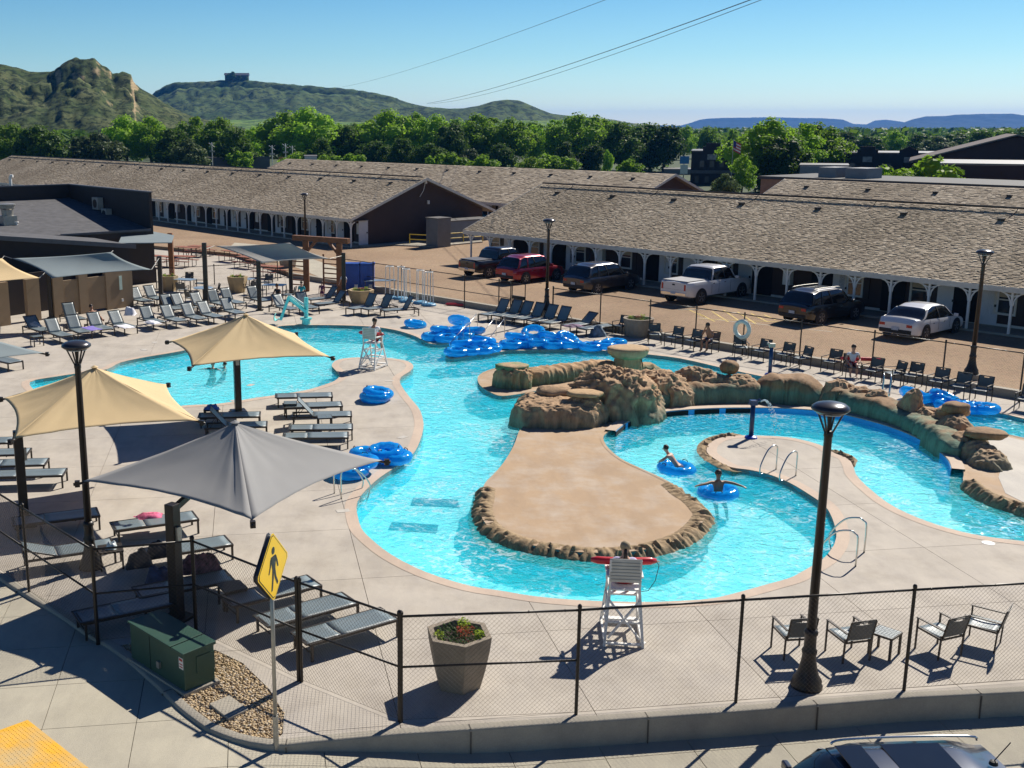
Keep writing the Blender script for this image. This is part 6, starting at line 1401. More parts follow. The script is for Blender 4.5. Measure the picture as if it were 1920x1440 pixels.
def lounger(kind, p, ang, label, group=None):
    """p = ground point under the foot end, ang = heading head to foot in degrees"""
    a = math.radians(ang); loc = Vector((p.x - 0.95*math.cos(a), p.y - 0.95*math.sin(a), 0))
    if kind not in LP_:
        t = make_lounger(kind); LP_[kind] = t; t.location = loc; t.rotation_euler = (0, 0, a); t['label'] = label; t['group'] = group or 'slate sling sun loungers'; return t
    t = copy_tree(LP_[kind], loc, a, label); t['group'] = group or 'slate sling sun loungers'; return t
# front row by the changing stalls
for i, (x, y, nt_) in enumerate(((126,644,''),(160,637,''),(203,631,', sunbather on it'),(246,627,', white towel'),(300,618,', rumpled towel'),(342,615,''),(380,611,''),(412,607,''),(452,600,''))):
    lounger(52, G(x, y), -51 + [2, -3, 0, 3, -2, 1, 0, 2, -2][i], 'raised-back lounger, %s in the front row by the left pool%s' % (ORD[i], nt_), 'front row of loungers by the left pool')
for i, (x, y) in enumerate(((280,577),(305,573),(337,592),(360,590),(395,588))):
    lounger(52, G(x, y), -51 + [3, 0, -2, 2, 1][i], 'lounger with raised back, %s from left in the back row by the stalls' % ORD[i], 'back row of loungers right of the stalls')
for x, y, an, k, lb in ((88, 634, -48, 40, 'shaded lounger with a pale bag on it, by the stall doorways'), (152, 612, -52, 60, 'shaded upright lounger in front of the tan stall door'), (425, 583, -51, 60, 'dark shaded lounger, leftmost under the pale sail'), (452, 580, -49, 60, 'dark shaded lounger, second from left under the pale sail'), (500, 576, -52, 60, 'dark shaded lounger, third from left under the pale sail'), (552, 592, -50, 52, 'sunlit lounger behind the aqua pool lift seat'), (588, 590, -60, 60, 'shaded lounger just behind the aqua pool lift mast'), (30, 695, -40, 0, 'lounger end showing under the slate umbrella at the left edge')):
    lounger(k, G(x, y), an, lb)
for i, (x, y) in enumerate(((578, 573), (592, 582))): lounger(52, G(x, y), 212, 'shaded lounger, %s of the pair backing on the round tan planter' % ('farther', 'nearer')[i], 'pair of loungers by the stone planter')
for i, (x, y) in enumerate(((656, 591), (684, 592), (717, 594))): lounger(60, G(x, y), (222, 218, 200)[i], 'raised-back lounger, %s of the three before the white pole racks' % ('left', 'middle', 'right')[i], 'three loungers before the white racks')
for i, (x, y) in enumerate(((906, 603), (930, 605), (951, 608), (973, 611), (997, 615), (1021, 619))): lounger(60, G(x, y), 222, 'raised-back lounger, %s from the left in the close row before the red car' % ORD[i], 'close row of six loungers')
for i, (x, y, k) in enumerate(((1060, 624, 40), (1090, 630, 0))): lounger(k, G(x, y), 214, ('lounger with striped towel, right of the close row of six', 'flat lounger with bags, beside the chair by the round planter')[i])
# group under the middle tan umbrella
for x, y, an, k, lb in ((622, 758, 6, 0, 'flat lounger, farthest of the group right of the tan umbrella post'), (640, 776, 8, 0, 'flat pale lounger, second farthest right of the tan umbrella post'), (658, 795, 4, 48, 'lounger with steep raised back right of the tan umbrella post'), (660, 820, 3, 0, 'flat lounger behind the nearest one by the grey umbrella peak'), (652, 836, 3, 0, 'flat lounger partly hidden by the grey umbrella peak'), (487, 796, 5, 0, 'flat lounger by the base of the tan umbrella post'), (500, 815, 6, 48, 'lounger with steep raised back left of the tan umbrella post')): lounger(k, G(x, y), an, lb, 'loungers under the middle tan umbrella')
for i, (x, y) in enumerate(((22, 846), (55, 868), (88, 888), (122, 908))): lounger(0, G(x, y), 6, 'flat lounger, %s from the back in the row at the left edge' % ORD[i], 'row of flat loungers at the left edge')
for x, y, an, k, lb in ((184, 985, 22, 0, 'flat lounger in shade behind the left lamp post'), (366, 992, 24, 0, 'flat lounger with a pink towel in the sun'), (428, 1040, 26, 0, 'flat lounger right behind the grey umbrella post'), (430, 1108, 28, 0, 'lounger heaped with bags by the grey umbrella post'), (212, 1046, 24, 18, 'lounger with pale half-raised back beside the left lamp post'), (588, 1118, 33, 0, 'shaded flat lounger just behind the yellow sign'), (655, 1152, 34, 0, 'flat lounger behind the chain-link fence, middle of the near three'), (728, 1182, 34, 0, 'flat lounger nearest the fence corner post'), (330, 1150, 30, 0, 'dark lounger in deep shade behind the grey umbrella post')): lounger(k, G(x, y), an, lb, 'near loungers behind the fence')

def make_chair():
    t = thing('armchair', '', 'chair'); w2, d2 = 0.28, 0.27
    for s in (-1, 1):
        b = MB(); b.bar((d2, s*w2, 0), (d2, s*w2, 0.62), 0.028, 0.028, up=(1, 0, 0)); b.build('front_leg', frame_m, t)
        b = MB(); b.bar((-d2, s*w2, 0), (-d2-0.02, s*w2, 0.5), 0.028, 0.028, up=(1, 0, 0)); b.bar((-d2-0.02, s*w2*0.92, 0.40), (-d2-0.13, s*w2*0.92, 0.86), 0.026, 0.026, up=(1, 0, 0)); b.build('rear_leg', frame_m, t)
        b = MB(); b.bar((-d2-0.06, s*w2, 0.615), (d2+0.02, s*w2, 0.625), 0.045, 0.02); b.build('armrest', frame_m, t)
        b = MB(); b.bar((-d2, s*w2*0.95, 0.41), (d2, s*w2*0.95, 0.43), 0.025, 0.04); b.build('seat_rail', frame_m, t)
    b = MB(); b.bar((d2, -w2, 0.42), (d2, w2, 0.42), 0.025, 0.03); b.bar((-d2, -w2, 0.40), (-d2, w2, 0.40), 0.025, 0.03); b.bar((-d2-0.13, -w2*0.92, 0.865), (-d2-0.13, w2*0.92, 0.865), 0.022, 0.022); o = b.build('cross_rails', frame_m, t); o['kind'] = 'stuff'
    b = MB(); P = [[Vector((-d2 + 2*d2*i/6, -w2*0.93 + 2*w2*0.93*j/6, 0.435 - 0.02*math.sin(PI*j/6)*math.sin(PI*i/6))) for j in range(7)] for i in range(7)]; b.grid(P); o = b.build('seat_sling', sling_m, t, smooth=True); o.modifiers.new('t', 'SOLIDIFY').thickness = 0.005
    b = MB()
    for (z0, z1, n) in ((0.48, 0.80, 6), (0.835, 0.86, 1)):
        P = [[Vector((-d2-0.04 - (z0 + (z1-z0)*i/n - 0.48)*0.24 - 0.02*math.sin(PI*j/6), -w2*0.88 + 2*w2*0.88*j/6, z0 + (z1-z0)*i/n)) for j in range(7)] for i in range(n+1)]; b.grid(P)
    for s in (-1, 1): b.box(-d2-0.125, -d2-0.11, s*w2*0.88 - (0.16 if s > 0 else 0), s*w2*0.88 + (0.16 if s < 0 else 0), 0.80, 0.836)
    o = b.build('back_sling', sling_d, t, smooth=False); o.modifiers.new('t', 'SOLIDIFY').thickness = 0.005
    return t
CH = []
def chair(p, ang, label, group='sling armchairs in the long row by the rear fence'):
    if not CH: t = make_chair(); CH.append(t); t.location = (p.x, p.y, 0); t.rotation_euler = (0, 0, math.radians(ang)); t['label'] = label; t['group'] = group; return t
    t = copy_tree(CH[0], Vector((p.x, p.y, 0)), math.radians(ang), label); t['group'] = group; return t
near_ch = 'armchairs behind the near fence'
chair(G(1484, 1224), 97, 'armchair facing the pool, left of the near lamp post', near_ch)
chair(G(1588, 1229), 104, 'armchair facing the pool, right of the near lamp post', near_ch)
chair(G(1758, 1222), 112, 'armchair right of the slatted side table, nearer of the right pair', near_ch)
chair(G(1840, 1208), 142, 'armchair turned aside, rightmost behind the near fence', near_ch)
rr = ((1163, 627, 225, 'armchair left of the round planter by the flat lounger'), (1227, 644, 262, 'armchair just right of the round planter, facing forwards'), (1262, 650, 222, 'armchair second right of the round planter'), (1297, 656, 220, 'armchair left of the bare-backed man'), (1330, 660, 222, 'armchair holding the bare-backed man'), (1388, 669, 262, 'armchair with a red tag in front of the life ring'), (1426, 676, 222, 'armchair behind the splash post'),
      (1469, 683, 220, 'armchair two to the right of the life ring'), (1500, 690, 200, 'armchair turned sideways behind the green-faced rock'), (1557, 697, 222, 'armchair left of the seated lifeguard'), (1596, 707, 262, 'armchair the lifeguard sits in, by the rear fence'), (1634, 714, 220, 'armchair right of the seated lifeguard'), (1673, 720, 195, 'armchair turned sideways second right of the lifeguard'), (1708, 724, 220, 'armchair third right of the lifeguard'),
      (1756, 735, 222, 'armchair behind the tilted blue tubes'), (1797, 745, 222, 'armchair in front of the lamp pedestal'), (1838, 752, 224, 'armchair last in the row before the gap'), (1922, 770, 225, 'armchair cut by the right edge'))
for x, y, a, lb in rr: chair(G(x, y), a, lb)
def side_table(p, ang, label, s=0.45, h=0.44, m=sling_m, slats=6):
    t = thing('side_table', label, 'table', (p.x, p.y, 0), math.radians(ang), 'small slatted side tables')
    for i in range(slats):
        b = MB(); w_ = s/slats; b.box(-s/2, s/2, -s/2 + i*w_ + 0.007, -s/2 + (i+1)*w_ - 0.007, h-0.02, h); b.build('slat', m, t)
    b = MB()
    for k in (-1, 1): b.bar((-s/2, k*(s/2+0.006), h-0.02), (s/2, k*(s/2+0.006), h-0.02), 0.02, 0.04); b.bar((k*(s/2+0.006), -s/2, h-0.02), (k*(s/2+0.006), s/2, h-0.02), 0.02, 0.04)
    b.build('apron', frame_m, t)
    for i in (-1, 1):
        for j in (-1, 1): b = MB(); b.bar((i*s/2*0.94, j*s/2*0.94, 0), (i*s/2*0.94, j*s/2*0.94, h-0.02), 0.04, 0.04, up=(1, 0, 0)); b.build('leg', frame_m, t)
    return t
q_ = [G(1632, 1183.5, .44), G(1650, 1172, .44), G(1690, 1185, .44), G(1672, 1198, .44)]; tc = sum(q_, Vector())/4
side_table(tc, math.degrees(math.atan2((q_[2]-q_[1]).y, (q_[2]-q_[1]).x)), 'slatted side table between the near armchairs', 0.42)
side_table(G(437, 1136), 30, 'dark side table between two near loungers', 0.46, m=frame_m); side_table(G(209, 1062), 20, 'side table with a clear plastic bag, by the left lamp post', 0.5, m=frame_m)
side_table(G(609, 805), 10, 'low side table among the flat loungers by the grey peak', 0.45); side_table(G(397, 790), 5, 'side table with dark clothes by the tan umbrella post', 0.45); side_table(G(545, 778), 5, 'side table behind the raised lounger back', 0.42); side_table(G(70, 648), -50, 'small table left of the front lounger row', 0.45)
# cafe tables with chairs at the back left
cafe_m = mat('cafe_table_top', (0.22, 0.29, 0.36), 0.35, 0.1, 0.05, 3)
def cafe_table(p, ang, label, lx=1.3, ly=0.8, round_=False):
    t = thing('cafe_table', label, 'table', (p.x, p.y, 0), math.radians(ang), 'cafe tables on the terrace'); b = MB()
    if round_: b.lathe([(0.55, 0.70), (0.57, 0.715), (0.55, 0.73)], 26); b.build('table_top', cafe_m, t); b = MB(); b.tube([(0, 0, 0), (0, 0, 0.7)], 0.05, 8); b.lathe([(0.3, 0), (0.28, 0.03)], 16); b.build('pedestal', frame_m, t)
    else:
        b.box(-lx/2, lx/2, -ly/2, ly/2, 0.70, 0.73); b.build('table_top', cafe_m, t)
        for i in (-1, 1):
            for j in (-1, 1): b = MB(); b.bar((i*lx/2*0.92, j*ly/2*0.9, 0), (i*lx/2*0.92, j*ly/2*0.9, 0.7), 0.045, 0.045, up=(1, 0, 0)); b.build('leg', frame_m, t)
cafe_table(G(347, 546), -20, 'pale rectangular cafe table with brown chairs, leftmost'); cafe_table(G(382, 563), 0, 'blue round-edged cafe table beneath the lone tall post', round_=True); cafe_table(G(455, 545), -15, 'blue grey cafe table right of the tan stone planter'); cafe_table(G(515, 557), -10, 'cafe table under the pale sail'); cafe_table(G(712, 548), 5, 'grey folding table in front of the blue cabinets', 1.9, 0.75)
for x, y, a, lb in ((322, 540, 0, 'cafe chair at the left end of the leftmost table'), (343, 556, 80, 'cafe chair on the near side of the leftmost table'), (352, 538, 260, 'cafe chair on the far side of the leftmost table'), (376, 544, 180, 'cafe chair at the right end of the leftmost table'), (400, 560, 200, 'dark cafe chair right of the round-edged table'), (362, 572, 60, 'dark cafe chair in front of the round-edged table'), (500, 542, 250, 'cafe chair behind the table under the sail'), (470, 552, 140, 'cafe chair right of the tan stone planter'), (542, 566, 170, 'cafe chair by the cedar arbour')): chair(G(x, y), a, lb, 'cafe chairs on the terrace')
pic_m = mat('red_brown_slats', (0.30, 0.11, 0.06), 0.6, 0, 0.15, 4)
PT = []
def picnic(p, ang, label):
    if PT: t = copy_tree(PT[0], Vector((p.x, p.y, 0)), math.radians(ang), label); return t
    t = thing('picnic_table', label, 'picnic table', (p.x, p.y, 0), math.radians(ang), 'red brown picnic tables on the terrace'); PT.append(t)
    for i in range(5): b = MB(); b.box(-0.95, 0.95, -0.37 + i*0.15, -0.37 + i*0.15 + 0.135, 0.72, 0.76); b.build('top_plank', pic_m, t)
    for s in (-1, 1):
        for i in range(2): b = MB(); y = s*0.66 - 0.13 + i*0.135; b.box(-0.95, 0.95, y, y + 0.125, 0.42, 0.455); b.build('bench_plank', pic_m, t)
    for x in (-0.7, 0.7): b = MB(); b.tube([(x, -0.78, 0.42), (x, -0.78, 0.05), (x, -0.7, 0.02), (x, 0.7, 0.02), (x, 0.78, 0.05), (x, 0.78, 0.42)], 0.025, 6); b.tube([(x, -0.25, 0.02), (x, -0.25, 0.72)], 0.025, 6); b.tube([(x, 0.25, 0.02), (x, 0.25, 0.72)], 0.025, 6); b.build('tube_frame', black_m, t)
for x, y, a, lb in ((303, 500, -30, 'picnic table just right of the pavilion corner'), (341, 500, -20, 'picnic table behind the cedar post of the corner canopy'), (352, 482, -35, 'picnic table farthest back beside the low wall'), (438, 490, -40, 'long picnic table left of the pale sail'), (468, 502, -38, 'picnic table second in the diagonal run left of the sail'), (505, 520, -30, 'picnic table under the sail behind the cafe table'), (376, 480, -30, 'picnic table behind the lone tall sail post')): picnic(G(x, y), a, lb)

# ---- planters
planter_m = mat('exposed_aggregate', (0.30, 0.25, 0.19), 0.9, 0, 0.12, 5, 0.9, 120); soil_m = mat('potting_soil', (0.035, 0.025, 0.018), 0.95, 0, 0.4, 20, 0.8, 60)
tanp_m = mat('tan_cast_stone', (0.42, 0.31, 0.17), 0.85, 0, 0.1, 4, 0.4, 60)
yel_leaf = leaf_mat('lime_leaf', [(0.25, 0.36, 0.02), (0.40, 0.50, 0.04)], 0.3); grn_leaf = leaf_mat('green_leaf', [(0.03, 0.08, 0.02), (0.08, 0.16, 0.04)], 0.3); red_leaf = leaf_mat('red_flower', [(0.35, 0.05, 0.03), (0.55, 0.14, 0.05), (0.3, 0.03, 0.05)], 0.3)
def planter(label, p, r0, r1, h, n, m, rot=0.0, plants=True, seed=1):
    t = thing('stone_planter', label, 'planter', (p.x, p.y, 0), rot); th = 0.11*r1/0.58
    prof = [(r0, 0), (r0+(r1-r0)*0.45, h*0.35), (r0+(r1-r0)*0.85, h*0.75), (r1, h), (r1-th, h), (r1-th-0.02, h-0.14)]
    b = MB(); b.lathe(prof, n, cap=False); o = b.build('pot', m, t); bevel(o, 0.008)
    b = MB(); b.lathe([(0.01, h-0.14), (r1-th-0.015, h-0.14)], n, cap=False); b.build('soil', soil_m, t)
    if plants:
        rnd = random.Random(seed)
        def tuft(mm, nm, cx, cy, rad, k, up, sz):
            b = MB()
            for _ in range(k):
                a = rnd.uniform(0, 2*PI); r = rad*rnd.random()**0.5; x = cx + r*math.cos(a); y = cy + r*math.sin(a); z = h - 0.13 + rnd.random()**0.7*up; q = Vector((rnd.gauss(0, .6), rnd.gauss(0, .6), 1)).normalized(); u = q.orthogonal().normalized(); v = q.cross(u); e = sz*rnd.uniform(0.6, 1.3); c = Vector((x, y, z)); b.add([c-u*e, c+v*e*0.6, c+u*e, c-v*e*0.6], [(0,1,2,3)], (rnd.random(), rnd.random()))
            b.build(nm, mm, t)
        s = r1/0.58
        tuft(grn_leaf, 'foliage', 0, 0, 0.40*s, int(700*s), 0.16, 0.022); tuft(yel_leaf, 'lime_foliage', -0.27*s, 0.13*s, 0.10*s, 130, 0.22, 0.026); tuft(yel_leaf, 'lime_foliage', 0.22*s, 0.30*s, 0.08*s, 100, 0.24, 0.026); tuft(yel_leaf, 'lime_foliage', 0.06*s, -0.36*s, 0.09*s, 100, 0.18, 0.026); tuft(red_leaf, 'red_flowers', 0.02*s, 0.10*s, 0.15*s, 200, 0.22, 0.018)
planter('hexagonal exposed-aggregate planter with flowers behind the near fence', G(860, 1283), 0.40, 0.60, 1.0, 6, planter_m, math.radians(-82), seed=3)
planter('round grey planter with flowers between the armchairs by the rear fence', G(1196, 630), 0.52, 0.72, 0.86, 24, planter_m, seed=4); planter('tan stone planter by the cafe tables left of the pale sail', G(446, 548), 0.42, 0.62, 0.95, 6, tanp_m, 0.3, seed=5)
planter('round tan planter behind the three loungers', G(677, 568), 0.52, 0.74, 0.75, 8, tanp_m, seed=6); planter('tan stone planter beyond the pale sail by the arbour', G(540, 508), 0.45, 0.62, 0.95, 6, planter_m, seed=7); planter('tan planter behind the dark sail post right of the stalls', G(318, 545), 0.4, 0.55, 0.9, 6, tanp_m, 0.2, seed=8)

# ---- crossing sign, transformer
sg = G(521, 1396, 0.0); t = thing('crossing_sign', 'yellow diamond pedestrian crossing sign on a galvanised pole at the kerb', 'sign', (sg.x, sg.y, 0.0), math.atan2(-0.31, 0.95))
sc_h = 3.02
b = MB(); b.tube([(-0.03, 0, -0.1), (-0.03, 0, sc_h+0.50)], 0.032, 12); b.build('pole', galv_m, t, smooth=True); b = MB(); b.tube([(-0.03, 0, -0.1), (-0.03, 0, 0.5)], 0.045, 12); b.build('pole_sleeve', galv_m, t)
sy = mat('sign_yellow', (0.95, 0.60, 0.01), 0.35, 0, 0.04, 3, spec=0.5); sb_ = mat('sign_black', (0.015, 0.02, 0.02), 0.4); edge_m = mat('sign_back_grey', (0.10, 0.11, 0.14), 0.5, 0.4)
def diamond(x0, x1, r, cz, nm, m, ch=0.035):
    b = MB(); pts = []
    for k in range(4):
        a = k*PI/2; c = Vector((math.cos(a), math.sin(a)))*r; tg = Vector((-math.sin(a), math.cos(a))); 
        for s in (-1, 1): q = c + tg*s*ch - Vector((math.cos(a), math.sin(a)))*ch*0.6; pts.append((q.x, q.y))
    vs = [(x0, y, cz+z) for y, z in pts] + [(x1, y, cz+z) for y, z in pts]; n = 8
    b.add(vs, [tuple(range(n-1, -1, -1)), tuple(range(n, 2*n))] + [(i, (i+1)%n, n+(i+1)%n, n+i) for i in range(n)]); return b.build(nm, m, t)
diamond(0.004, 0.008, 0.555, sc_h, 'sign_plate', sy); diamond(0.0085, 0.0105, 0.525, sc_h, 'sign_border', sb_); diamond(0.011, 0.013, 0.508, sc_h, 'sign_face', sy); diamond(-0.072, -0.066, 0.555, sc_h, 'rear_plate', edge_m); diamond(-0.066, 0.0, 0.50, sc_h, 'mounting_frame', edge_m)
def fig(pts, nm='walking_figure'):
    b = MB(); n = len(pts); vs = [(0.0135, y, sc_h+z) for y, z in pts] + [(0.0165, y, sc_h+z) for y, z in pts]; b.add(vs, [tuple(range(n)), tuple(range(2*n-1, n-1, -1))] + [(i, n+i, n+(i+1)%n, (i+1)%n) for i in range(n)]); return b
fb = MB()
for poly in ([(0.055*math.cos(a), 0.265 + 0.06*math.sin(a)) for a in [2*PI*k/12 for k in range(12)]], [(-0.085, 0.18), (0.075, 0.18), (0.095, 0.15), (0.06, -0.03), (-0.045, -0.03), (-0.075, 0.1)], [(0.06, 0.175), (0.10, 0.16), (0.15, 0.06), (0.175, -0.04), (0.145, -0.045), (0.115, 0.03), (0.075, 0.10)],
             [(-0.08, 0.175), (-0.115, 0.14), (-0.135, 0.04), (-0.185, -0.06), (-0.16, -0.075), (-0.10, 0.02), (-0.055, 0.12)], [(-0.045, -0.03), (0.02, -0.03), (-0.01, -0.2), (-0.055, -0.37), (-0.10, -0.37), (-0.065, -0.19)], [(0.0, -0.03), (0.06, -0.03), (0.085, -0.17), (0.155, -0.30), (0.115, -0.325), (0.035, -0.19)]):
    q = fig(poly); fb.add(q.v, q.f)
fo = fb.build('walking_figure', sb_, t); fo['kind'] = 'stuff'
green_m = mat('transformer_green', (0.035, 0.085, 0.060), 0.45, 0.1, 0.10, 2, spec=0.5)
fr_ = Vector((-3.86, 17.72, 0)); lf = Vector((-5.10, 19.01, 0)); rt = Vector((-3.36, 18.22, 0)); ex = (lf - fr_); ang = math.atan2(ex.y, ex.x)
t = thing('transformer_box', 'dark green transformer box with paler lids on a concrete pad in the gravel bed', 'transformer', (fr_.x, fr_.y, 0), ang); Lx = ex.length; Ly = 0.62
b = MB(); b.box(-0.06, Lx+0.06, -Ly-0.06, 0.06, -0.05, 0.05); bevel(b.build('pad', kerb_m, t), 0.01)
b = MB(); b.box(0, Lx, -Ly, 0, 0.05, 0.74); bevel(b.build('cabinet', green_m, t), 0.012)
for (x0, x1) in ((-0.03, 0.35), (0.38, Lx+0.03)):
    b = MB(); v = [(x0, -Ly-0.03, 0.74), (x1, -Ly-0.03, 0.74), (x1, 0.03, 0.74), (x0, 0.03, 0.74), (x0, -Ly-0.03, 0.80), (x1, -Ly-0.03, 0.80), (x1, 0.03, 0.775), (x0, 0.03, 0.775)]; b.add(v, [(0,3,2,1),(4,5,6,7),(0,1,5,4),(1,2,6,5),(2,3,7,6),(3,0,4,7)]); bevel(b.build('lid', green_m, t), 0.008)
b = MB(); b.box(0.02, 0.15, 0.002, 0.008, 0.45, 0.66); b.build('warning_label', white_m, t); b = MB(); b.box(0.035, 0.135, 0.008, 0.010, 0.60, 0.645); b.box(0.035, 0.135, 0.008, 0.010, 0.48, 0.50); b.box(0.035, 0.135, 0.008, 0.010, 0.53, 0.55); o = b.build('label_print', mat('label_red', (0.45, 0.05, 0.03), 0.6), t); o['kind'] = 'stuff'
b = MB(); b.box(Lx*0.42, Lx*0.47, 0.002, 0.05, 0.22, 0.34); b.build('latch', galv_m, t); b = MB(); b.box(Lx*0.62, Lx*0.625, 0.001, 0.006, 0.07, 0.73); b.build('door_seam', hole_m, t)
b = MB(); b.box(-0.012, 0.0, -0.62, -0.25, 0.30, 0.62); b.build('end_plate', green_m, t)

# ---- inner tubes
vinyl_m = bpy.data.materials.new('clear_blue_vinyl'); vinyl_m.use_nodes = True; _n = vinyl_m.node_tree.nodes; _L = vinyl_m.node_tree.links; _p = _n['Principled BSDF']
_p.inputs['Base Color'].default_value = (0.008, 0.38, 0.86, 1); _p.inputs['Roughness'].default_value = 0.10; _p.inputs['Coat Weight'].default_value = 0.8; _p.inputs['Coat Roughness'].default_value = 0.04; _p.inputs['Specular IOR Level'].default_value = 0.8
_t = _n.new('ShaderNodeBsdfTransparent'); _t.inputs[0].default_value = (0.35, 0.78, 1.0, 1); _tl = _n.new('ShaderNodeBsdfTranslucent'); _tl.inputs[0].default_value = (0.03, 0.55, 1.0, 1)
_m1 = _n.new('ShaderNodeMixShader'); _m1.inputs[0].default_value = 0.38; _L.new(_p.outputs[0], _m1.inputs[1]); _L.new(_tl.outputs[0], _m1.inputs[2]); _m2 = _n.new('ShaderNodeMixShader'); _m2.inputs[0].default_value = 0.22; _L.new(_m1.outputs[0], _m2.inputs[1]); _L.new(_t.outputs[0], _m2.inputs[2]); _L.new(_m2.outputs[0], _n['Material Output'].inputs[0])
TB = []
def make_tube():
    t = thing('inner_tube', '', 'inner tube'); b = MB(); rows = []
    for i in range(41):
        a = 2*PI*i/40; w_ = 0.008*math.sin(a*10); rows.append([Vector(((0.40 + (0.165+w_)*math.cos(q))*math.cos(a), (0.40 + (0.165+w_)*math.cos(q))*math.sin(a), 0.16 + (0.155+w_)*math.sin(q))) for q in [2*PI*j/16 for j in range(17)]])
    b.grid([r[::-1] for r in rows]); b.build('ring', vinyl_m, t, smooth=True)
    for a in (0.6, 3.3): b = MB(); c = Vector((0.44*math.cos(a), 0.44*math.sin(a), 0.30)); tg = Vector((-math.sin(a), math.cos(a), 0)); b.tube([c - tg*0.09, c - tg*0.06 + Vector((0, 0, 0.05)), c + tg*0.06 + Vector((0, 0, 0.05)), c + tg*0.09], 0.012, 6); b.build('handle', black_m, t)
    return t
def tube_(p, z, rz, label, tilt=0.0, group='clear blue inner tubes piled by the pool', tdir=0.0):
    if not TB: t = make_tube(); TB.append(t); t['label'] = label
    else: t = copy_tree(TB[0], None, None, label)
    t['group'] = group; t.location = (p.x, p.y, z); M = Matrix.Rotation(tdir, 4, 'Z') @ Matrix.Rotation(tilt, 4, 'Y') @ Matrix.Rotation(rz, 4, 'Z'); t.rotation_euler = M.to_euler(); return t
tube_(G(703, 752), 0, 0.4, 'blue inner tube lying alone on the deck right of the flat loungers'); tube_(G(708, 749), 0.10, 2.4, 'blue inner tube half on top of the lone one', 0.14)
for i, (x, y, z, ti) in enumerate(((738, 866, 0, 0), (690, 862, 0.02, 0.08), (655, 893, 0.0, 0), (676, 886, 0.12, 0.15), (722, 864, 0.12, 0.12))): tube_(G(x, y), z, i*1.3, 'blue inner tube in the pile beyond the grey umbrella tip, ' + ('rightmost', 'farthest left on the deck', 'nearest, under the grab rails', 'leaning on the nearest', 'on top at the right')[i], ti, tdir=i)
def pile(lst, where):
    for i, (x, y, z, ti, td) in enumerate(lst): tube_(G(x, y), z*0.62, i*1.1, 'blue inner tube, %s from the left in %s' % (ORD[i], where), ti, tdir=td)
tube_(G(778, 613), 0, 0.3, 'blue inner tube lying apart left of the piles by the inlet', 0.12)
pile(((812, 637, 0, 0, 0), (828, 631, 0.27, 0.1, 1), (836, 640, 0.0, 0, 2), (852, 632, 0.25, 0.2, 3), (860, 620, 0.55, 0.5, 1.2), (868, 633, 0.0, 0.1, 0), (888, 629, 0.12, 0.1, 2)), 'the pile left of the inlet handrails')
pile(((856, 666, 0, 0, 0), (866, 657, 0.25, 0.2, 2), (880, 664, 0.0, 0, 1), (892, 656, 0.27, 0.1, 3), (903, 662, 0, 0, 0), (906, 652, 0.3, 0.25, 1), (918, 659, 0.02, 0, 2)), 'the pile on the finger of deck')
pile(((958, 652, 0, 0, 0), (968, 644, 0.27, 0.15, 1), (982, 650, 0, 0, 0), (1000, 640, 0.45, 0.4, 4.5), (1006, 651, 0.1, 0.1, 2), (1030, 644, 0.2, 0.5, 1), (1036, 652, 0, 0, 0), (1062, 646, 0.22, 0.45, 5.6), (1070, 652, 0, 0.1, 2), (1108, 656, 0.0, 0, 0), (1132, 655, 0.05, 0.05, 1), (1152, 649, 0.02, 0.05, 2)), 'the long pile left of the hoodoo')
pile(((1712, 752, 0.10, 0.55, 0.5), (1738, 757, 0.05, 0.3, 2.2), (1768, 757, 0.12, 0.35, 5.9), (1782, 768, 0.0, 0, 1), (1815, 772, 0.0, 0.05, 0), (1842, 774, 0.0, 0.05, 2)), 'the pile by the rear chairs at right')

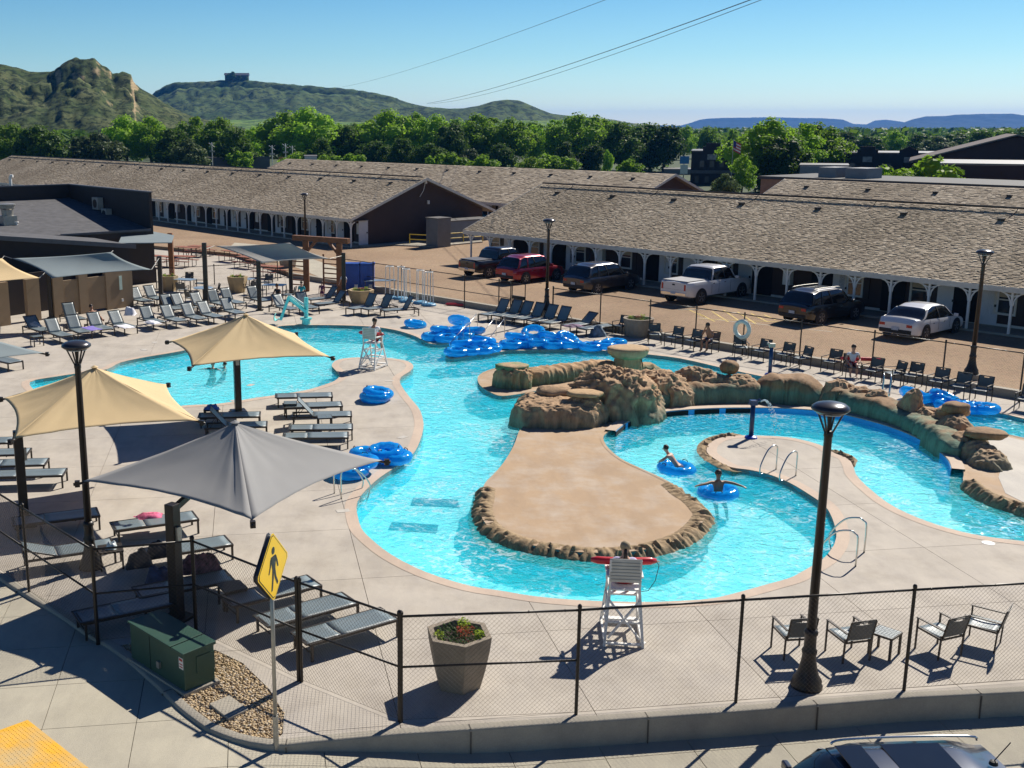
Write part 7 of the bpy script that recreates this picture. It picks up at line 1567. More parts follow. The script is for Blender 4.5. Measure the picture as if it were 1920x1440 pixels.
# ---- lifeguard chairs
def guard_chair(label, p, ang, s=1.0):
    t = thing('lifeguard_chair', label, 'lifeguard chair', (p.x, p.y, 0), math.radians(ang)); z = 1.05
    for sy_ in (-1, 1):
        for (x0, x1) in ((0.55, 0.24), (-0.55, -0.26)): b = MB(); b.bar((x0, sy_*0.36, 0), (x1, sy_*0.28, z), 0.05, 0.05, up=(0, 1, 0)); b.build('leg', white_m, t)
        for k, zz_ in enumerate((0.08, 0.42, 0.75)): b = MB(); f_ = zz_/z; b.bar((0.55-0.31*f_, sy_*(0.36-0.08*f_), zz_), (-0.55+0.29*f_, sy_*(0.36-0.08*f_), zz_), 0.04, 0.06); b.build('side_bar', white_m, t)
        b = MB(); b.bar((-0.45, sy_*0.35, 0.15), (0.30, sy_*0.29, 0.85), 0.03, 0.05); b.build('side_brace', white_m, t)
        b = MB(); b.bar((-0.28, sy_*0.30, z+0.26), (0.26, sy_*0.30, z+0.26), 0.09, 0.035); b.bar((0.22, sy_*0.30, z), (0.22, sy_*0.30, z+0.25), 0.04, 0.05); b.build('armrest', white_m, t)
    for x, zz_ in ((0.52, 0.10), (0.42, 0.42), (0.33, 0.72), (-0.53, 0.06), (-0.42, 0.45)):
        f_ = zz_/z; b = MB(); b.bar((x, -0.37+0.08*f_, zz_), (x, 0.37-0.08*f_, zz_), 0.13 if x > 0 else 0.05, 0.035); b.build('rung', white_m, t)
    b = MB(); b.bar((-0.5, 0.3, 0.15), (-0.34, -0.28, 0.85), 0.05, 0.03); b.bar((-0.5, -0.3, 0.15), (-0.34, 0.28, 0.85), 0.05, 0.03); b.build('rear_brace', white_m, t)
    for i in range(5): b = MB(); b.box(-0.28 + i*0.11, -0.28 + i*0.11 + 0.10, -0.29, 0.29, z-0.02, z+0.01); b.build('seat_slat', white_m, t)
    b = MB(); b.box(-0.345, -0.325, -0.30, 0.30, z+0.17, z+0.64, Matrix.Translation((-0.0, 0, 0))); bevel(b.build('backrest', mat('aged_white_plastic', (0.60, 0.58, 0.52), 0.5), t), 0.01)
    for i in range(6): b = MB(); zz_ = z+0.23+i*0.066; b.box(-0.353, -0.346, -0.27, 0.27, zz_, zz_+0.012); b.build('back_groove', mat('groove_grey', (0.32, 0.31, 0.28), 0.7), t)
    for s_ in (-1, 1): b = MB(); b.bar((-0.30, s_*0.28, z-0.2), (-0.335, s_*0.28, z+0.62), 0.04, 0.04, up=(0, 1, 0)); b.build('back_post', white_m, t)
    return t
lg1 = Vector((4.13, 20.07, 0)); guard_chair('white lifeguard chair near the camera, seen from behind, just inside the near fence', lg1, 84)
lg2 = G(700, 689); guard_chair('white lifeguard chair on the peninsula between the two pools', lg2, 62)

# ---- pool rails, lift, splash posts
def rail_loop(p, d, L_, h, drop, nm, par):
    """stanchion rail from deck over the water's edge"""
    P = [Vector((0, 0, 0)), Vector((0, 0, h*0.8)), Vector((d.x*0.08, d.y*0.08, h*0.95)), Vector((d.x*0.2, d.y*0.2, h)), Vector((d.x*L_*0.6, d.y*L_*0.6, h*0.85)), Vector((d.x*L_*0.95, d.y*L_*0.95, h*0.35)), Vector((d.x*L_*0.95, d.y*L_*0.95, 0.02)), Vector((d.x*L_*0.8, d.y*L_*0.8, drop))]
    b = MB(); b.tube([p + q for q in smooth_path(P, 4)], 0.021, 8); return b.build(nm, steel_m, par, smooth=True)
def ladder(label, a, b_, d, L_=0.75, h=0.78, drop=-0.3):
    t = thing('grab_rails', label, 'handrail'); d = d.normalized()
    for q in (a, b_): rail_loop(Vector((q.x, q.y, 0)), d, L_, h, drop, 'rail', t)
    return t
ladder('steel grab rails at the pool edge by the near lamp post', G(1604, 1062), G(1620, 1036), G(1540, 1046) - G(1604, 1062), 0.85, 0.8)
ladder('steel grab rails at the left pool bank by the grey umbrella tip', G(640, 935), G(627, 925), G(690, 920) - G(637, 930), 0.9, 0.8)
ladder('steel grab rails on the peninsula behind the near lamp post', G(1492, 892), G(1455, 880), G(1452, 890) - G(1490, 886) + Vector((0, -0.3, 0)), 0.8, 0.75, 0.0)
t = thing('entry_handrails', 'sloping steel handrails at the inlet steps between the tube piles', 'handrail')
for a, c in (((895, 622), (868, 640)), ((930, 630), (900, 648)), ((946, 634), (918, 652)), ((880, 640), (845, 661))):
    p, q = G(*a), G(*c); b = MB(); b.tube([p, p + Vector((0, 0, 0.85)), p.lerp(q, 0.1) + Vector((0, 0, 0.9)), q + Vector((0, 0, 0.45)), q + Vector((0, 0, -0.3))], 0.015, 6); b.build('rail', steel_m, t, smooth=True)
ladder('steel grab rails on the far deck behind the peaked rock', G(1655, 738), G(1668, 741), G(1650, 752) - G(1655, 738), 0.7, 0.8)
aq_m = mat('aqua_powder_coat', (0.20, 0.62, 0.60), 0.4, 0.1, 0.05, 3)
lp = G(574, 608); t = thing('pool_lift', 'aqua pool lift with its angled arms and sling seat at the pool edge', 'pool lift', (lp.x, lp.y, 0)); 
b = MB(); b.lathe([(0.22, 0.0), (0.20, 0.25), (0.12, 0.28)], 14); b.tube([(0, 0, 0), (0.03, 0, 1.35)], 0.11, 8); b.build('mast', aq_m, t)
b = MB(); b.lathe([(0.30, 0.25), (0.30, 0.33)], 14); b.build('turntable', aq_m, t)
for dy in (-0.16, 0.16): b = MB(); b.bar((0, dy, 0.65), (-0.85, dy, 1.35), 0.08, 0.13); b.build('arm', aq_m, t); b = MB(); b.bar((-0.82, dy, 1.4), (-1.25, dy-0.1, 0.25), 0.08, 0.12); b.build('hanger', aq_m, t)
b = MB(); b.bar((-0.1, 0, 1.0), (-0.75, 0, 1.45), 0.09, 0.09); b.build('actuator', white_m, t)
b = MB(); P = [[Vector((-1.35 - 0.13*i + (0.02*i*i), -0.25 + 0.1*j, 0.30 - 0.12*math.sin(i*0.9) + 0.02*i)) for j in range(6)] for i in range(6)]; b.grid(P); o = b.build('sling_seat', aq_m, t, smooth=True); o.modifiers.new('t', 'SOLIDIFY').thickness = 0.03
navy_m = mat('navy_enamel', (0.015, 0.04, 0.12), 0.3, 0, 0.1, 3); blue_m = mat('bright_blue_enamel', (0.01, 0.06, 0.42), 0.35, 0, 0.1, 3)
def splash(label, p, h, head):
    t = thing('splash_post', label, 'water feature', (p.x, p.y, 0)); b = MB(); b.lathe([(0.20, 0), (0.18, 0.05), (0.10, 0.09)], 16); b.build('base', blue_m, t)
    b = MB(); b.tube([(0, 0, 0.05), (0, 0, h)], 0.075, 12); b.build('column', navy_m, t, smooth=True)
    b = MB(); b.cbox((0, 0, h+0.05), (0.24, 0.20, 0.16)); b.tube([(0, 0, h+0.05), (0.2*head, -0.05, h+0.16)], 0.05, 8); bevel(b.build('nozzle_head', navy_m if head > 0 else galv_m, t), 0.02)
splash('dark splash post spraying water at the tip of the peninsula', G(1408, 821), 1.1, 1); splash('dark splash post with pale nozzle on the far deck before the armchairs', G(1443, 703), 1.15, -1)
jet = thing('water_jet', 'thin arc of water from the peninsula splash post', 'water jet'); sp_ = G(1408, 821); spm = mat('spray_white', (0.75, 0.85, 0.88), 0.2, 0, 0.1, 4)
for k in range(7):
    rn = random.Random(k); vx = 1.0 + rn.uniform(-0.2, 0.2); b = MB()
    for i in range(14):
        tt = i*0.042 + rn.uniform(0, 0.02); c = Vector((sp_.x + 0.2 + vx*tt, sp_.y - 0.1 - 0.25*tt*(k-3)*0.5, 1.2 + 1.0*tt - 4.9*tt*tt)); r = 0.010 + 0.012*rn.random(); b.lathe([(0.001, -r*1.5), (r, 0), (0.001, r*1.5)], 5, c)
    o = b.build('droplets', spm, jet); o['kind'] = 'stuff'
# ---- life ring, rescue tubes, racks, cabinets
red_m = mat('rescue_red', (0.55, 0.02, 0.03), 0.35, 0, 0.08, 3, coat=0.3)
pr = G(1385, 622, 1.15); _i = REAR[11]; t = thing('life_ring', 'pale life ring hanging on the rear fence above the armchair with a red tag', 'life ring', (_i.x - 0.05, _i.y, 1.22) + () if False else (_i.x, _i.y, 1.15), UA)
b = MB(); rows = [[Vector(((0.34 + 0.085*math.cos(q))*math.cos(a), -0.12 + 0.085*math.sin(q), (0.34 + 0.085*math.cos(q))*math.sin(a))) for q in [2*PI*j/10 for j in range(11)]] for a in [2*PI*i/32 for i in range(33)]]; b.grid(rows); b.build('ring', mat('faded_ring', (0.62, 0.70, 0.66), 0.5, 0, 0.08, 3), t, smooth=True)
b = MB(); b.tube([Vector((0.44*math.cos(a), -0.14, 0.44*math.sin(a) - 0.03*math.sin(a*4))) for a in [2*PI*i/24 for i in range(24)]], 0.010, 5, closed=True); b.build('grab_line', white_m, t)
b = MB(); b.tube([(-0.85, 0, 0), (0.85, 0, 0)], 0.012, 6); o = b.build('rescue_pole', galv_m, None, loc=(REAR[10].x, REAR[10].y - 0.1, 1.72)); o.rotation_euler = (0, 0, -0.05); tag(o, 'short pale rescue pole lying across the top of the rear fence', 'rescue pole')
def rescue_tube(label, c, ang, L_=1.05, bend=0.12, z=0.1):
    b = MB(); pts = [Vector((x, bend*(1 - (2*x/L_)**2), 0)) for x in np.linspace(-L_/2, L_/2, 11)]; rs = [0.045] + [0.075]*9 + [0.045]; b.tube(pts, rs, 12)
    t = thing('rescue_tube', label, 'rescue tube', (c[0], c[1], c[2]), ang); o = b.build('foam_body', red_m, t, smooth=True)
    b = MB(); b.tube([pts[-1], pts[-1] + Vector((0.06, 0, -0.1)), pts[-1] + Vector((0.0, -0.02, -0.4)), pts[-1] + Vector((-0.12, 0, -0.62)), pts[-1] + Vector((-0.35, 0, -0.66))], 0.007, 5)
    if z > 0.5: b.build('lanyard', black_m, t)
    b = MB(); b.tube([pts[-1], pts[-1] + Vector((0.06, 0, -0.02))], 0.02, 6); b.build('clip', steel_m, t)
a = G(852, 574); rescue_tube('red rescue tube lying on the far deck by the rear fence', (a.x, a.y, 0.08), -0.35)
rescue_tube('red rescue tube across the lap of the near lifeguard', (lg1.x + 0.03, lg1.y + 0.24, 1.44), -0.05, 1.25, -0.05, 1); a = lg2 + Vector((math.cos(math.radians(62)), math.sin(math.radians(62)), 0))*0.25; rescue_tube('red rescue tube across the lap of the lifeguard on the peninsula', (a.x - 0.2, a.y, 1.38), math.radians(62-90) + 0.1, 1.1, -0.05, 1)
a = G(1600, 700); rescue_tube('red rescue tube on the arms of the armchair lifeguard', (a.x + 0.1, a.y - 0.32, 0.66), -0.18, 1.5, -0.05)
def rack(label, p, n, seed):
    t = thing('pole_rack', label, 'rack', (p.x, p.y, 0), seed, 'white pole racks on blue bases'); b = MB(); b.lathe([(0.40, 0), (0.42, 0.05), (0.36, 0.12)], 20); b.build('base', mat('pale_blue_base', (0.10, 0.30, 0.48), 0.5, 0, 0.1, 3), t, smooth=True)
    for k in range(n): a = 2*PI*k/n; b = MB(); b.tube([(0.26*math.cos(a), 0.26*math.sin(a), 0.1), (0.22*math.cos(a), 0.22*math.sin(a), 1.85)], 0.024, 6); b.build('pole', white_m, t)
    b = MB(); b.tube([(0.22*math.cos(a), 0.22*math.sin(a), 1.85) for a in [2*PI*i/16 for i in range(16)]], 0.02, 6, closed=True); b.build('hoop', white_m, t)
for i, (x, y) in enumerate(((731, 560), (752, 561), (761, 566), (788, 569), (804, 573))): rack('white vertical pole rack on a blue round base, %s from the left' % ORD[i], G(x, y), 4, i*0.7)
for x, lb in ((662, 'tall blue storage cabinet by the dark sail post'), (689, 'tall blue storage cabinet right of its twin, with a white notice')):
    p = G(x, 546); t = thing('blue_cabinet', lb, 'cabinet', (p.x, p.y, 0), 0.0); b = MB(); b.box(-0.42, 0.42, -0.35, 0.35, 0.12, 1.62); bevel(b.build('body', mat('cabinet_blue', (0.010, 0.07, 0.36), 0.45, 0, 0.15, 3), t), 0.03); b = MB(); b.box(-0.46, 0.46, -0.38, 0.38, 1.62, 1.70); b.build('lid', mat('cabinet_blue', (0.010, 0.035, 0.42)), t)
    b = MB(); b.box(0.10, 0.30, -0.365, -0.352, 0.25, 0.45); b.build('notice', white_m, t)
    for sx in (-0.3, 0.3): b = MB(); b.box(sx-0.05, sx+0.05, -0.25, 0.25, 0, 0.12); b.build('foot', black_m, t)
# ---- towels, bags
def cloth_heap(name, label, p, z, rx, ry, h, m, seed, rz=0.0, cat='towel'):
    b = MB(); rnd = random.Random(seed); n = 22; rows = []
    for i in range(n+1):
        row = []
        for j in range(n+1):
            u, v = 2*i/n-1, 2*j/n-1; r = (abs(u)**3 + abs(v)**3)**(1/3); k = 1 + 0.25*noise.noise(Vector((u*1.5, v*1.5, seed))); hh = max(0.0, (1-r**4))*h*(0.75 + 0.45*noise.noise(Vector((u*1.6, v*1.6, seed*3.3))) + 0.10*noise.noise(Vector((u*6, v*6, seed*3.3)))) + 0.004
            row.append(Vector((u*rx*k, v*ry*k, hh)))
        rows.append(row)
    b.grid([r[::-1] for r in rows] if False else rows); o = b.build(name, m, None, smooth=True, loc=(p.x, p.y, z), rz=rz); return tag(o, label, cat)
pink = mat('pink_towel', (0.80, 0.12, 0.22), 0.9, 0, 0.75, 7); wt = mat('white_towel', (0.72, 0.72, 0.78), 0.9, 0, 0.1, 5); bt = mat('blue_towel', (0.05, 0.12, 0.45), 0.9, 0, 0.3, 6); st_ = mat('striped_towel', (0.16, 0.10, 0.16), 0.9, 0, 0.8, 4); dk = mat('dark_bag', (0.02, 0.02, 0.025), 0.7, 0, 0.5, 8, 0.5, 20); vio = mat('violet_towel', (0.20, 0.16, 0.50), 0.9, 0, 0.1, 5)
cloth_heap('towel', 'crumpled pink and white towel on the near sunlit lounger', G(280, 968, 0.36), 0.35, 0.33, 0.17, 0.12, pink, 3, 0.4)
cloth_heap('towel', 'white towel with blue stripe over the fourth front lounger', G(235, 612, 0.36), 0.36, 0.55, 0.28, 0.04, wt, 5, math.radians(-51)); cloth_heap('towel', 'rumpled white towel on the fifth front lounger', G(286, 605, 0.36), 0.36, 0.5, 0.26, 0.10, wt, 6, math.radians(-51)); cloth_heap('towel', 'violet towel under the sunbather', G(172, 616, 0.36), 0.37, 0.55, 0.3, 0.02, vio, 7, math.radians(-51))
cloth_heap('towel', 'white bundle of towels on the low table beside the fourth lounger', G(244, 590, 0.5), 0.5, 0.3, 0.3, 0.45, wt, 8); cloth_heap('bag', 'pale bag lying on the shaded lounger by the stalls', G(62, 612, 0.36), 0.36, 0.35, 0.25, 0.25, mat('pale_bag', (0.4, 0.4, 0.42), 0.8), 9, cat='bag')
cloth_heap('towel', 'dark towel with red stripe hanging on the lounger right of the row of six', G(1074, 612, 0.36), 0.37, 0.45, 0.33, 0.10, st_, 10, 0.6); cloth_heap('bag', 'pile of bags and towels beside the flat lounger near the round planter', G(1122, 622, 0.2), 0.0, 0.4, 0.3, 0.55, mat('denim_bag', (0.12, 0.17, 0.22), 0.9, 0, 0.5, 6), 11, cat='bag')
cloth_heap('bag', 'dark patterned beach bag on the lounger behind the fence post', G(375, 1068, 0.36), 0.36, 0.42, 0.22, 0.42, mat('patterned_bag', (0.13, 0.05, 0.06), 0.8, 0, 0.9, 9), 12, 0.45, 'bag'); cloth_heap('bag', 'dark bag with pale rim on the lounger by the grey umbrella post', G(300, 1040, 0.36), 0.36, 0.30, 0.2, 0.35, dk, 13, 0.4, 'bag'); cloth_heap('towel', 'dark clothes heaped at the head of the shaded lounger', G(262, 1060, 0.3), 0.30, 0.28, 0.2, 0.4, dk, 14, 0.4, 'clothes')
cloth_heap('backpack', 'dark blue backpack slumped beside the shaded lounger behind the sign', G(300, 1098, 0), 0.0, 0.32, 0.26, 0.5, mat('navy_pack', (0.05, 0.06, 0.12), 0.7, 0, 0.6, 6), 15, 0.2, 'backpack'); cloth_heap('plastic_bag', 'clear crumpled plastic bag on the side table by the left lamp post', G(209, 1028, 0.44), 0.44, 0.12, 0.10, 0.20, mat('clear_plastic', (0.6, 0.66, 0.68), 0.15, 0, 0.5, 20), 16, 0.0, 'bag')
cloth_heap('towel', 'navy towel over the side table by the tan umbrella post', G(397, 766, 0.45), 0.45, 0.24, 0.2, 0.16, bt, 17, 0.2)
for x, y, lb in ((1853, 1018, 'round white deck lid on the right bank near the pool'), (1205, 1205, 'small round lid in the deck by the near lifeguard chair')):
    p = G(x, y); b = MB(); b.lathe([(0.15 if x > 1500 else 0.06, 0.001), (0.14 if x > 1500 else 0.055, 0.008)], 20); o = b.build('deck_lid', white_m, None, loc=(p.x, p.y, 0)); tag(o, lb, 'lid')
for i, (x, y) in enumerate(((730, 714), (643, 958), (545, 742), (755, 820), (470, 722), (590, 737), (290, 642), (270, 656), (440, 752))):
    p = G(x, y); b = MB(); b.box(-0.17, 0.17, -0.11, 0.11, 0.0, 0.008); o = b.build('depth_marker', pale_m, None, loc=(p.x, p.y, 0), rz=0.3*i); tag(o, 'pale depth marker tile set in the deck ' + ('at the neck of the peninsula', 'below the left grab rails', 'on the south edge of the left pool', 'right of the blue tube pile', 'near the tan umbrella pole', 'right along the left pool edge', 'left of the tan umbrella corner', 'below the front row of loungers', 'behind the tan umbrella post')[i], 'marker')
# ================================================================ people
def skin_obj(name, V, E, R, m, parent, sub=2):
    me = bpy.data.meshes.new(name); me.from_pydata([tuple(v) for v in V], E, []); me.update(); me.materials.append(m)
    o = bpy.data.objects.new(name, me); link(o, parent); mo = o.modifiers.new('skin', 'SKIN'); mo.use_smooth_shade = True
    sv = me.skin_vertices[0].data
    for i, r in enumerate(R): sv[i].radius = (r, r) if not hasattr(r, '__len__') else r
    sv[0].use_root = True
    s = o.modifiers.new('sub', 'SUBSURF'); s.levels = sub; s.render_levels = sub; return o
def lerp3(a, b, t): return tuple(a[i] + (b[i]-a[i])*t for i in range(3))
skinA = mat('skin_light', (0.52, 0.30, 0.21), 0.55, 0, 0.06, 6); skinB = mat('skin_tanned', (0.33, 0.16, 0.095), 0.55, 0, 0.06, 6); hair_b = mat('hair_dark_brown', (0.035, 0.018, 0.010), 0.6, 0, 0.3, 30); hair_l = mat('cap_khaki', (0.34, 0.26, 0.16), 0.8, 0, 0.1, 10)
eye_m = mat('eye_dark', (0.01, 0.01, 0.01), 0.2)
def person(label, loc, ang, J, s=1.0, skin=None, shirt=None, shorts=None, hair=None, cap=None, ponytail=False, group=None, sleeves=0.5, look=(1, 0, 0)):
    """J: joints in metres, facing +X. pelvis, chest, neck, head, and pairs shoulder/elbow/hand, hip/knee/ankle/toe (L,R)"""
    t = thing('person', label, 'person', loc, math.radians(ang), group); t.scale = (s, s, s)
    V = [J['pelvis'], lerp3(J['pelvis'], J['chest'], 0.5), J['chest'], J['neck'], lerp3(J['neck'], J['head'], 0.45), J['head'], tuple(Vector(J['head']) + Vector((0, 0, 0.06)) if not J.get('lie') else Vector(J['head']) + Vector((-0.05, 0, 0.03)))]
    E = [(0,1),(1,2),(2,3),(3,4),(4,5),(5,6)]; R = [(0.13, 0.10), (0.115, 0.085), (0.135, 0.095), 0.052, 0.062, 0.095, 0.075]
    for k in (0, 1):
        sh, el, ha = J['sh'][k], J['el'][k], J['ha'][k]; b0 = len(V); V += [sh, el, lerp3(el, ha, 0.55), ha]; R += [0.052, 0.040, 0.034, 0.026]; E += [(2, b0), (b0, b0+1), (b0+1, b0+2), (b0+2, b0+3)]
        d = (Vector(ha) - Vector(el)).normalized(); sd_ = d.cross(Vector((0, 0, 1))); sd_ = sd_.normalized() if sd_.length > 0.1 else Vector((0, 1, 0)); palm = tuple(Vector(ha) + d*0.06); V.append(palm); R.append((0.034, 0.016)); E.append((b0+3, b0+4))
        for fi, (off, ln) in enumerate(((-0.028, 0.062), (-0.010, 0.075), (0.010, 0.070), (0.028, 0.052), (0.045, 0.03))):
            V.append(tuple(Vector(palm) + sd_*off + d*(ln*0.9) - Vector((0, 0, 0.012)))); R.append(0.009); E.append((b0+4, len(V)-1))
    for k in (0, 1):
        hp, kn, an, to = J['hip'][k], J['kn'][k], J['an'][k], J['to'][k]; b0 = len(V); V += [hp, lerp3(hp, kn, 0.5), kn, lerp3(kn, an, 0.4), an, to]; R += [0.088, 0.076, 0.055, 0.053, 0.036, (0.042, 0.024)]; E += [(0, b0), (b0, b0+1), (b0+1, b0+2), (b0+2, b0+3), (b0+3, b0+4), (b0+4, b0+5)]
    skin_obj('body', V, E, R, skin or skinA, t)
    if shirt:
        V2 = [lerp3(J['pelvis'], J['chest'], 0.1), lerp3(J['pelvis'], J['chest'], 0.5), J['chest'], lerp3(J['chest'], J['neck'], 0.75)]; E2 = [(0,1),(1,2),(2,3)]; R2 = [(0.150, 0.118), (0.138, 0.108), (0.155, 0.115), 0.068]
        for k in (0, 1): b0 = len(V2); V2 += [J['sh'][k], lerp3(J['sh'][k], J['el'][k], sleeves)]; R2 += [0.070, 0.062]; E2 += [(2, b0), (b0, b0+1)]
        skin_obj('shirt', V2, E2, R2, shirt, t)
    if shorts:
        V2 = [lerp3(J['pelvis'], J['chest'], 0.18), J['pelvis']]; E2 = [(0,1)]; R2 = [(0.140, 0.112), (0.150, 0.122)]
        for k in (0, 1): b0 = len(V2); V2 += [J['hip'][k], lerp3(J['hip'][k], J['kn'][k], 0.6)]; R2 += [0.105, 0.092]; E2 += [(1, b0), (b0, b0+1)]
        skin_obj('shorts', V2, E2, R2, shorts, t)
    hd = Vector(J['head']); fw = Vector(look).normalized(); up = Vector((0, 0, 1)); sd = up.cross(fw)
    b = MB(); rows = []
    for i in range(9):
        ph = PI*0.62*i/8; rows.append([hd + Vector((0, 0, 0.045)) - fw*0.018 + Vector((math.sin(ph)*math.cos(a)*0.104, math.sin(ph)*math.sin(a)*0.098, math.cos(ph)*0.108)) * (1.0 if not (math.cos(a)*fw.x + math.sin(a)*fw.y > 0.4 and i > 4) else 0.86) for a in [2*PI*j/16 for j in range(17)]])
    b.grid(rows[::-1]); b.build('hair' if not cap else 'cap', cap or hair or hair_b, t, smooth=True)
    if cap: b = MB(); b.cbox(hd + fw*0.13 + Vector((0, 0, 0.06)), (0.10, 0.13, 0.015), math.atan2(fw.y, fw.x)); b.build('cap_peak', cap, t)
    if ponytail: b = MB(); b.tube([hd - fw*0.10 + Vector((0, 0, 0.03)), hd - fw*0.16 - Vector((0, 0, 0.05)), hd - fw*0.15 - Vector((0, 0, 0.22)), hd - fw*0.13 - Vector((0, 0, 0.32))], [0.022, 0.042, 0.036, 0.008], 8); b.build('ponytail', hair_b, t, smooth=True)
    b = MB()
    for k in (-1, 1): b.lathe([(0.001, -0.011), (0.011, 0), (0.001, 0.011)], 6, hd + fw*0.090 + sd*k*0.034 + Vector((0, 0, 0.015)))
    o = b.build('eyes', eye_m, t); o['kind'] = 'stuff'
    b = MB(); c = hd + fw*0.092 - Vector((0, 0, 0.012)); b.add([c + Vector((0, 0, 0.028)), c + sd*0.014 - Vector((0, 0, 0.012)), c - sd*0.014 - Vector((0, 0, 0.012)), c + fw*0.024 - Vector((0, 0, 0.010))], [(0,1,3), (0,3,2), (1,2,3)]); b.build('nose', skin or skinA, t)
    b = MB(); b.cbox(hd + fw*0.090 - Vector((0, 0, 0.045)), (0.012, 0.045, 0.010), math.atan2(fw.y, fw.x)); b.build('mouth', mat('lip_colour', (0.35, 0.10, 0.09), 0.5), t)
    return t
def sit(hs, hands=((0.30, 0.24, 0.20), (0.30, -0.24, 0.20)), lean=0.0, spread=0.12, footx=0.42):
    return dict(pelvis=(0, 0, hs+0.10), chest=(lean, 0, hs+0.42), neck=(lean*1.25, 0, hs+0.58), head=(lean*1.5+0.02, 0, hs+0.72), sh=((lean, 0.19, hs+0.50), (lean, -0.19, hs+0.50)), el=((lean+0.06, 0.27, hs+0.27), (lean+0.06, -0.27, hs+0.27)), ha=tuple((h[0], h[1], hs+h[2]) for h in hands),
                hip=((0.03, 0.10, hs+0.09), (0.03, -0.10, hs+0.09)), kn=((0.44, spread, hs+0.08), (0.44, -spread, hs+0.08)), an=((footx, spread, hs-0.33), (footx, -spread, hs-0.33)), to=((footx+0.16, spread, hs-0.38), (footx+0.16, -spread, hs-0.38)))
def stand(h0=0.0, step=0.10, arms=0.0):
    return dict(pelvis=(0, 0, 0.95), chest=(0.0, 0, 1.30), neck=(0.0, 0, 1.47), head=(0.02, 0, 1.62), sh=((0, 0.19, 1.38), (0, -0.19, 1.38)), el=((-0.02+arms, 0.25, 1.10), (-0.02+arms, -0.25, 1.10)), ha=((0.10+arms, 0.24, 0.86+arms), (0.10+arms, -0.24, 0.86+arms)),
                hip=((0, 0.09, 0.92), (0, -0.09, 0.92)), kn=((step*0.5+0.03, 0.10, 0.50), (-step*0.4+0.03, -0.10, 0.50)), an=((step, 0.10, 0.08), (-step, -0.10, 0.08)), to=((step+0.15, 0.11, 0.03), (-step+0.15, -0.11, 0.03)))
white_s = mat('white_guard_shirt', (0.70, 0.70, 0.74), 0.85, 0, 0.08, 5); lav = mat('lavender_shirt', (0.50, 0.46, 0.66), 0.85, 0, 0.1, 5); red_s = mat('red_shorts', (0.40, 0.02, 0.03), 0.8, 0, 0.15, 5); navy_s = mat('navy_trunks', (0.02, 0.03, 0.09), 0.8, 0, 0.2, 5); blk_s = mat('black_swimsuit', (0.012, 0.012, 0.014), 0.7)
person('lifeguard in khaki cap with brown ponytail, seated on the near white chair seen from behind', (lg1.x + 0.0, lg1.y - 0.02, 0), 84, sit(1.06, ((0.28, 0.30, 0.24), (0.28, -0.30, 0.24))), 1.0, skinA, lav, red_s, cap=hair_l, ponytail=True)
person('lifeguard in white shirt seated on the white chair on the peninsula', (lg2.x, lg2.y, 0), 62, sit(1.06, ((0.34, 0.28, 0.22), (0.34, -0.20, 0.24)), lean=0.08), 1.06, skinB, white_s, red_s)
a = G(1596, 705); person('lifeguard in white shirt sitting in an armchair with a red rescue tube', (a.x, a.y, 0), 258, sit(0.45, ((0.26, 0.22, 0.20), (0.26, -0.22, 0.20))), 0.97, skinA, white_s, red_s)
a = G(1330, 659); person('bare-backed man bent forward in an armchair by the rear fence', (a.x, a.y, 0), 222, sit(0.45, ((0.26, 0.10, 0.62), (0.26, -0.10, 0.62)), lean=0.16), 1.0, skinB, None, navy_s)
# sunbather on the third lounger
a = G(190, 616); J = dict(pelvis=(0.0, 0, 0.47), chest=(-0.22, 0, 0.70), neck=(-0.33, 0, 0.84), head=(-0.38, 0, 0.96), sh=((-0.26, 0.19, 0.76), (-0.26, -0.19, 0.76)), el=((-0.05, 0.28, 0.60), (-0.05, -0.28, 0.60)), ha=((0.12, 0.15, 0.62), (0.12, -0.15, 0.62)), hip=((0.02, 0.10, 0.45), (0.02, -0.10, 0.45)), kn=((0.42, 0.10, 0.58), (0.42, -0.12, 0.50)), an=((0.78, 0.09, 0.42), (0.80, -0.10, 0.40)), to=((0.84, 0.09, 0.53), (0.86, -0.10, 0.50)))
person('tanned sunbather reclining on the third front lounger', (a.x - 0.35, a.y + 0.25, 0), -51, J, 1.0, skinB, None, blk_s)
# children and others near the arbour
a = G(566, 575); person('child wrapped in a bright green and blue towel behind the pool lift', (a.x, a.y, 0), 250, stand(), 0.80, skinA, mat('green_blue_towel', (0.03, 0.35, 0.40), 0.9, 0, 0.9, 3), mat('green_blue_towel', (0.03, 0.35, 0.40)), group=None, sleeves=0.8)
a = G(604, 566); person('small child in a purple wrap standing near the arbour', (a.x, a.y, 0), 260, stand(), 0.66, skinA, mat('purple_wrap', (0.14, 0.035, 0.10), 0.9, 0, 0.2, 5), mat('purple_wrap', (0.14, 0.035, 0.10)), sleeves=0.8)
a = G(645, 558); person('person in a pale striped shirt beside the dark post by the blue cabinets', (a.x, a.y, 0), 240, stand(arms=0.1), 0.85, skinA, mat('pale_stripe_shirt', (0.5, 0.52, 0.58), 0.9, 0, 0.4, 9), navy_s, sleeves=0.6)
a = G(523, 572); person('dark-haired person in black sitting in the shade of the pale sail', (a.x, a.y, 0), 230, sit(0.42, lean=0.08), 0.95, skinB, blk_s, blk_s)
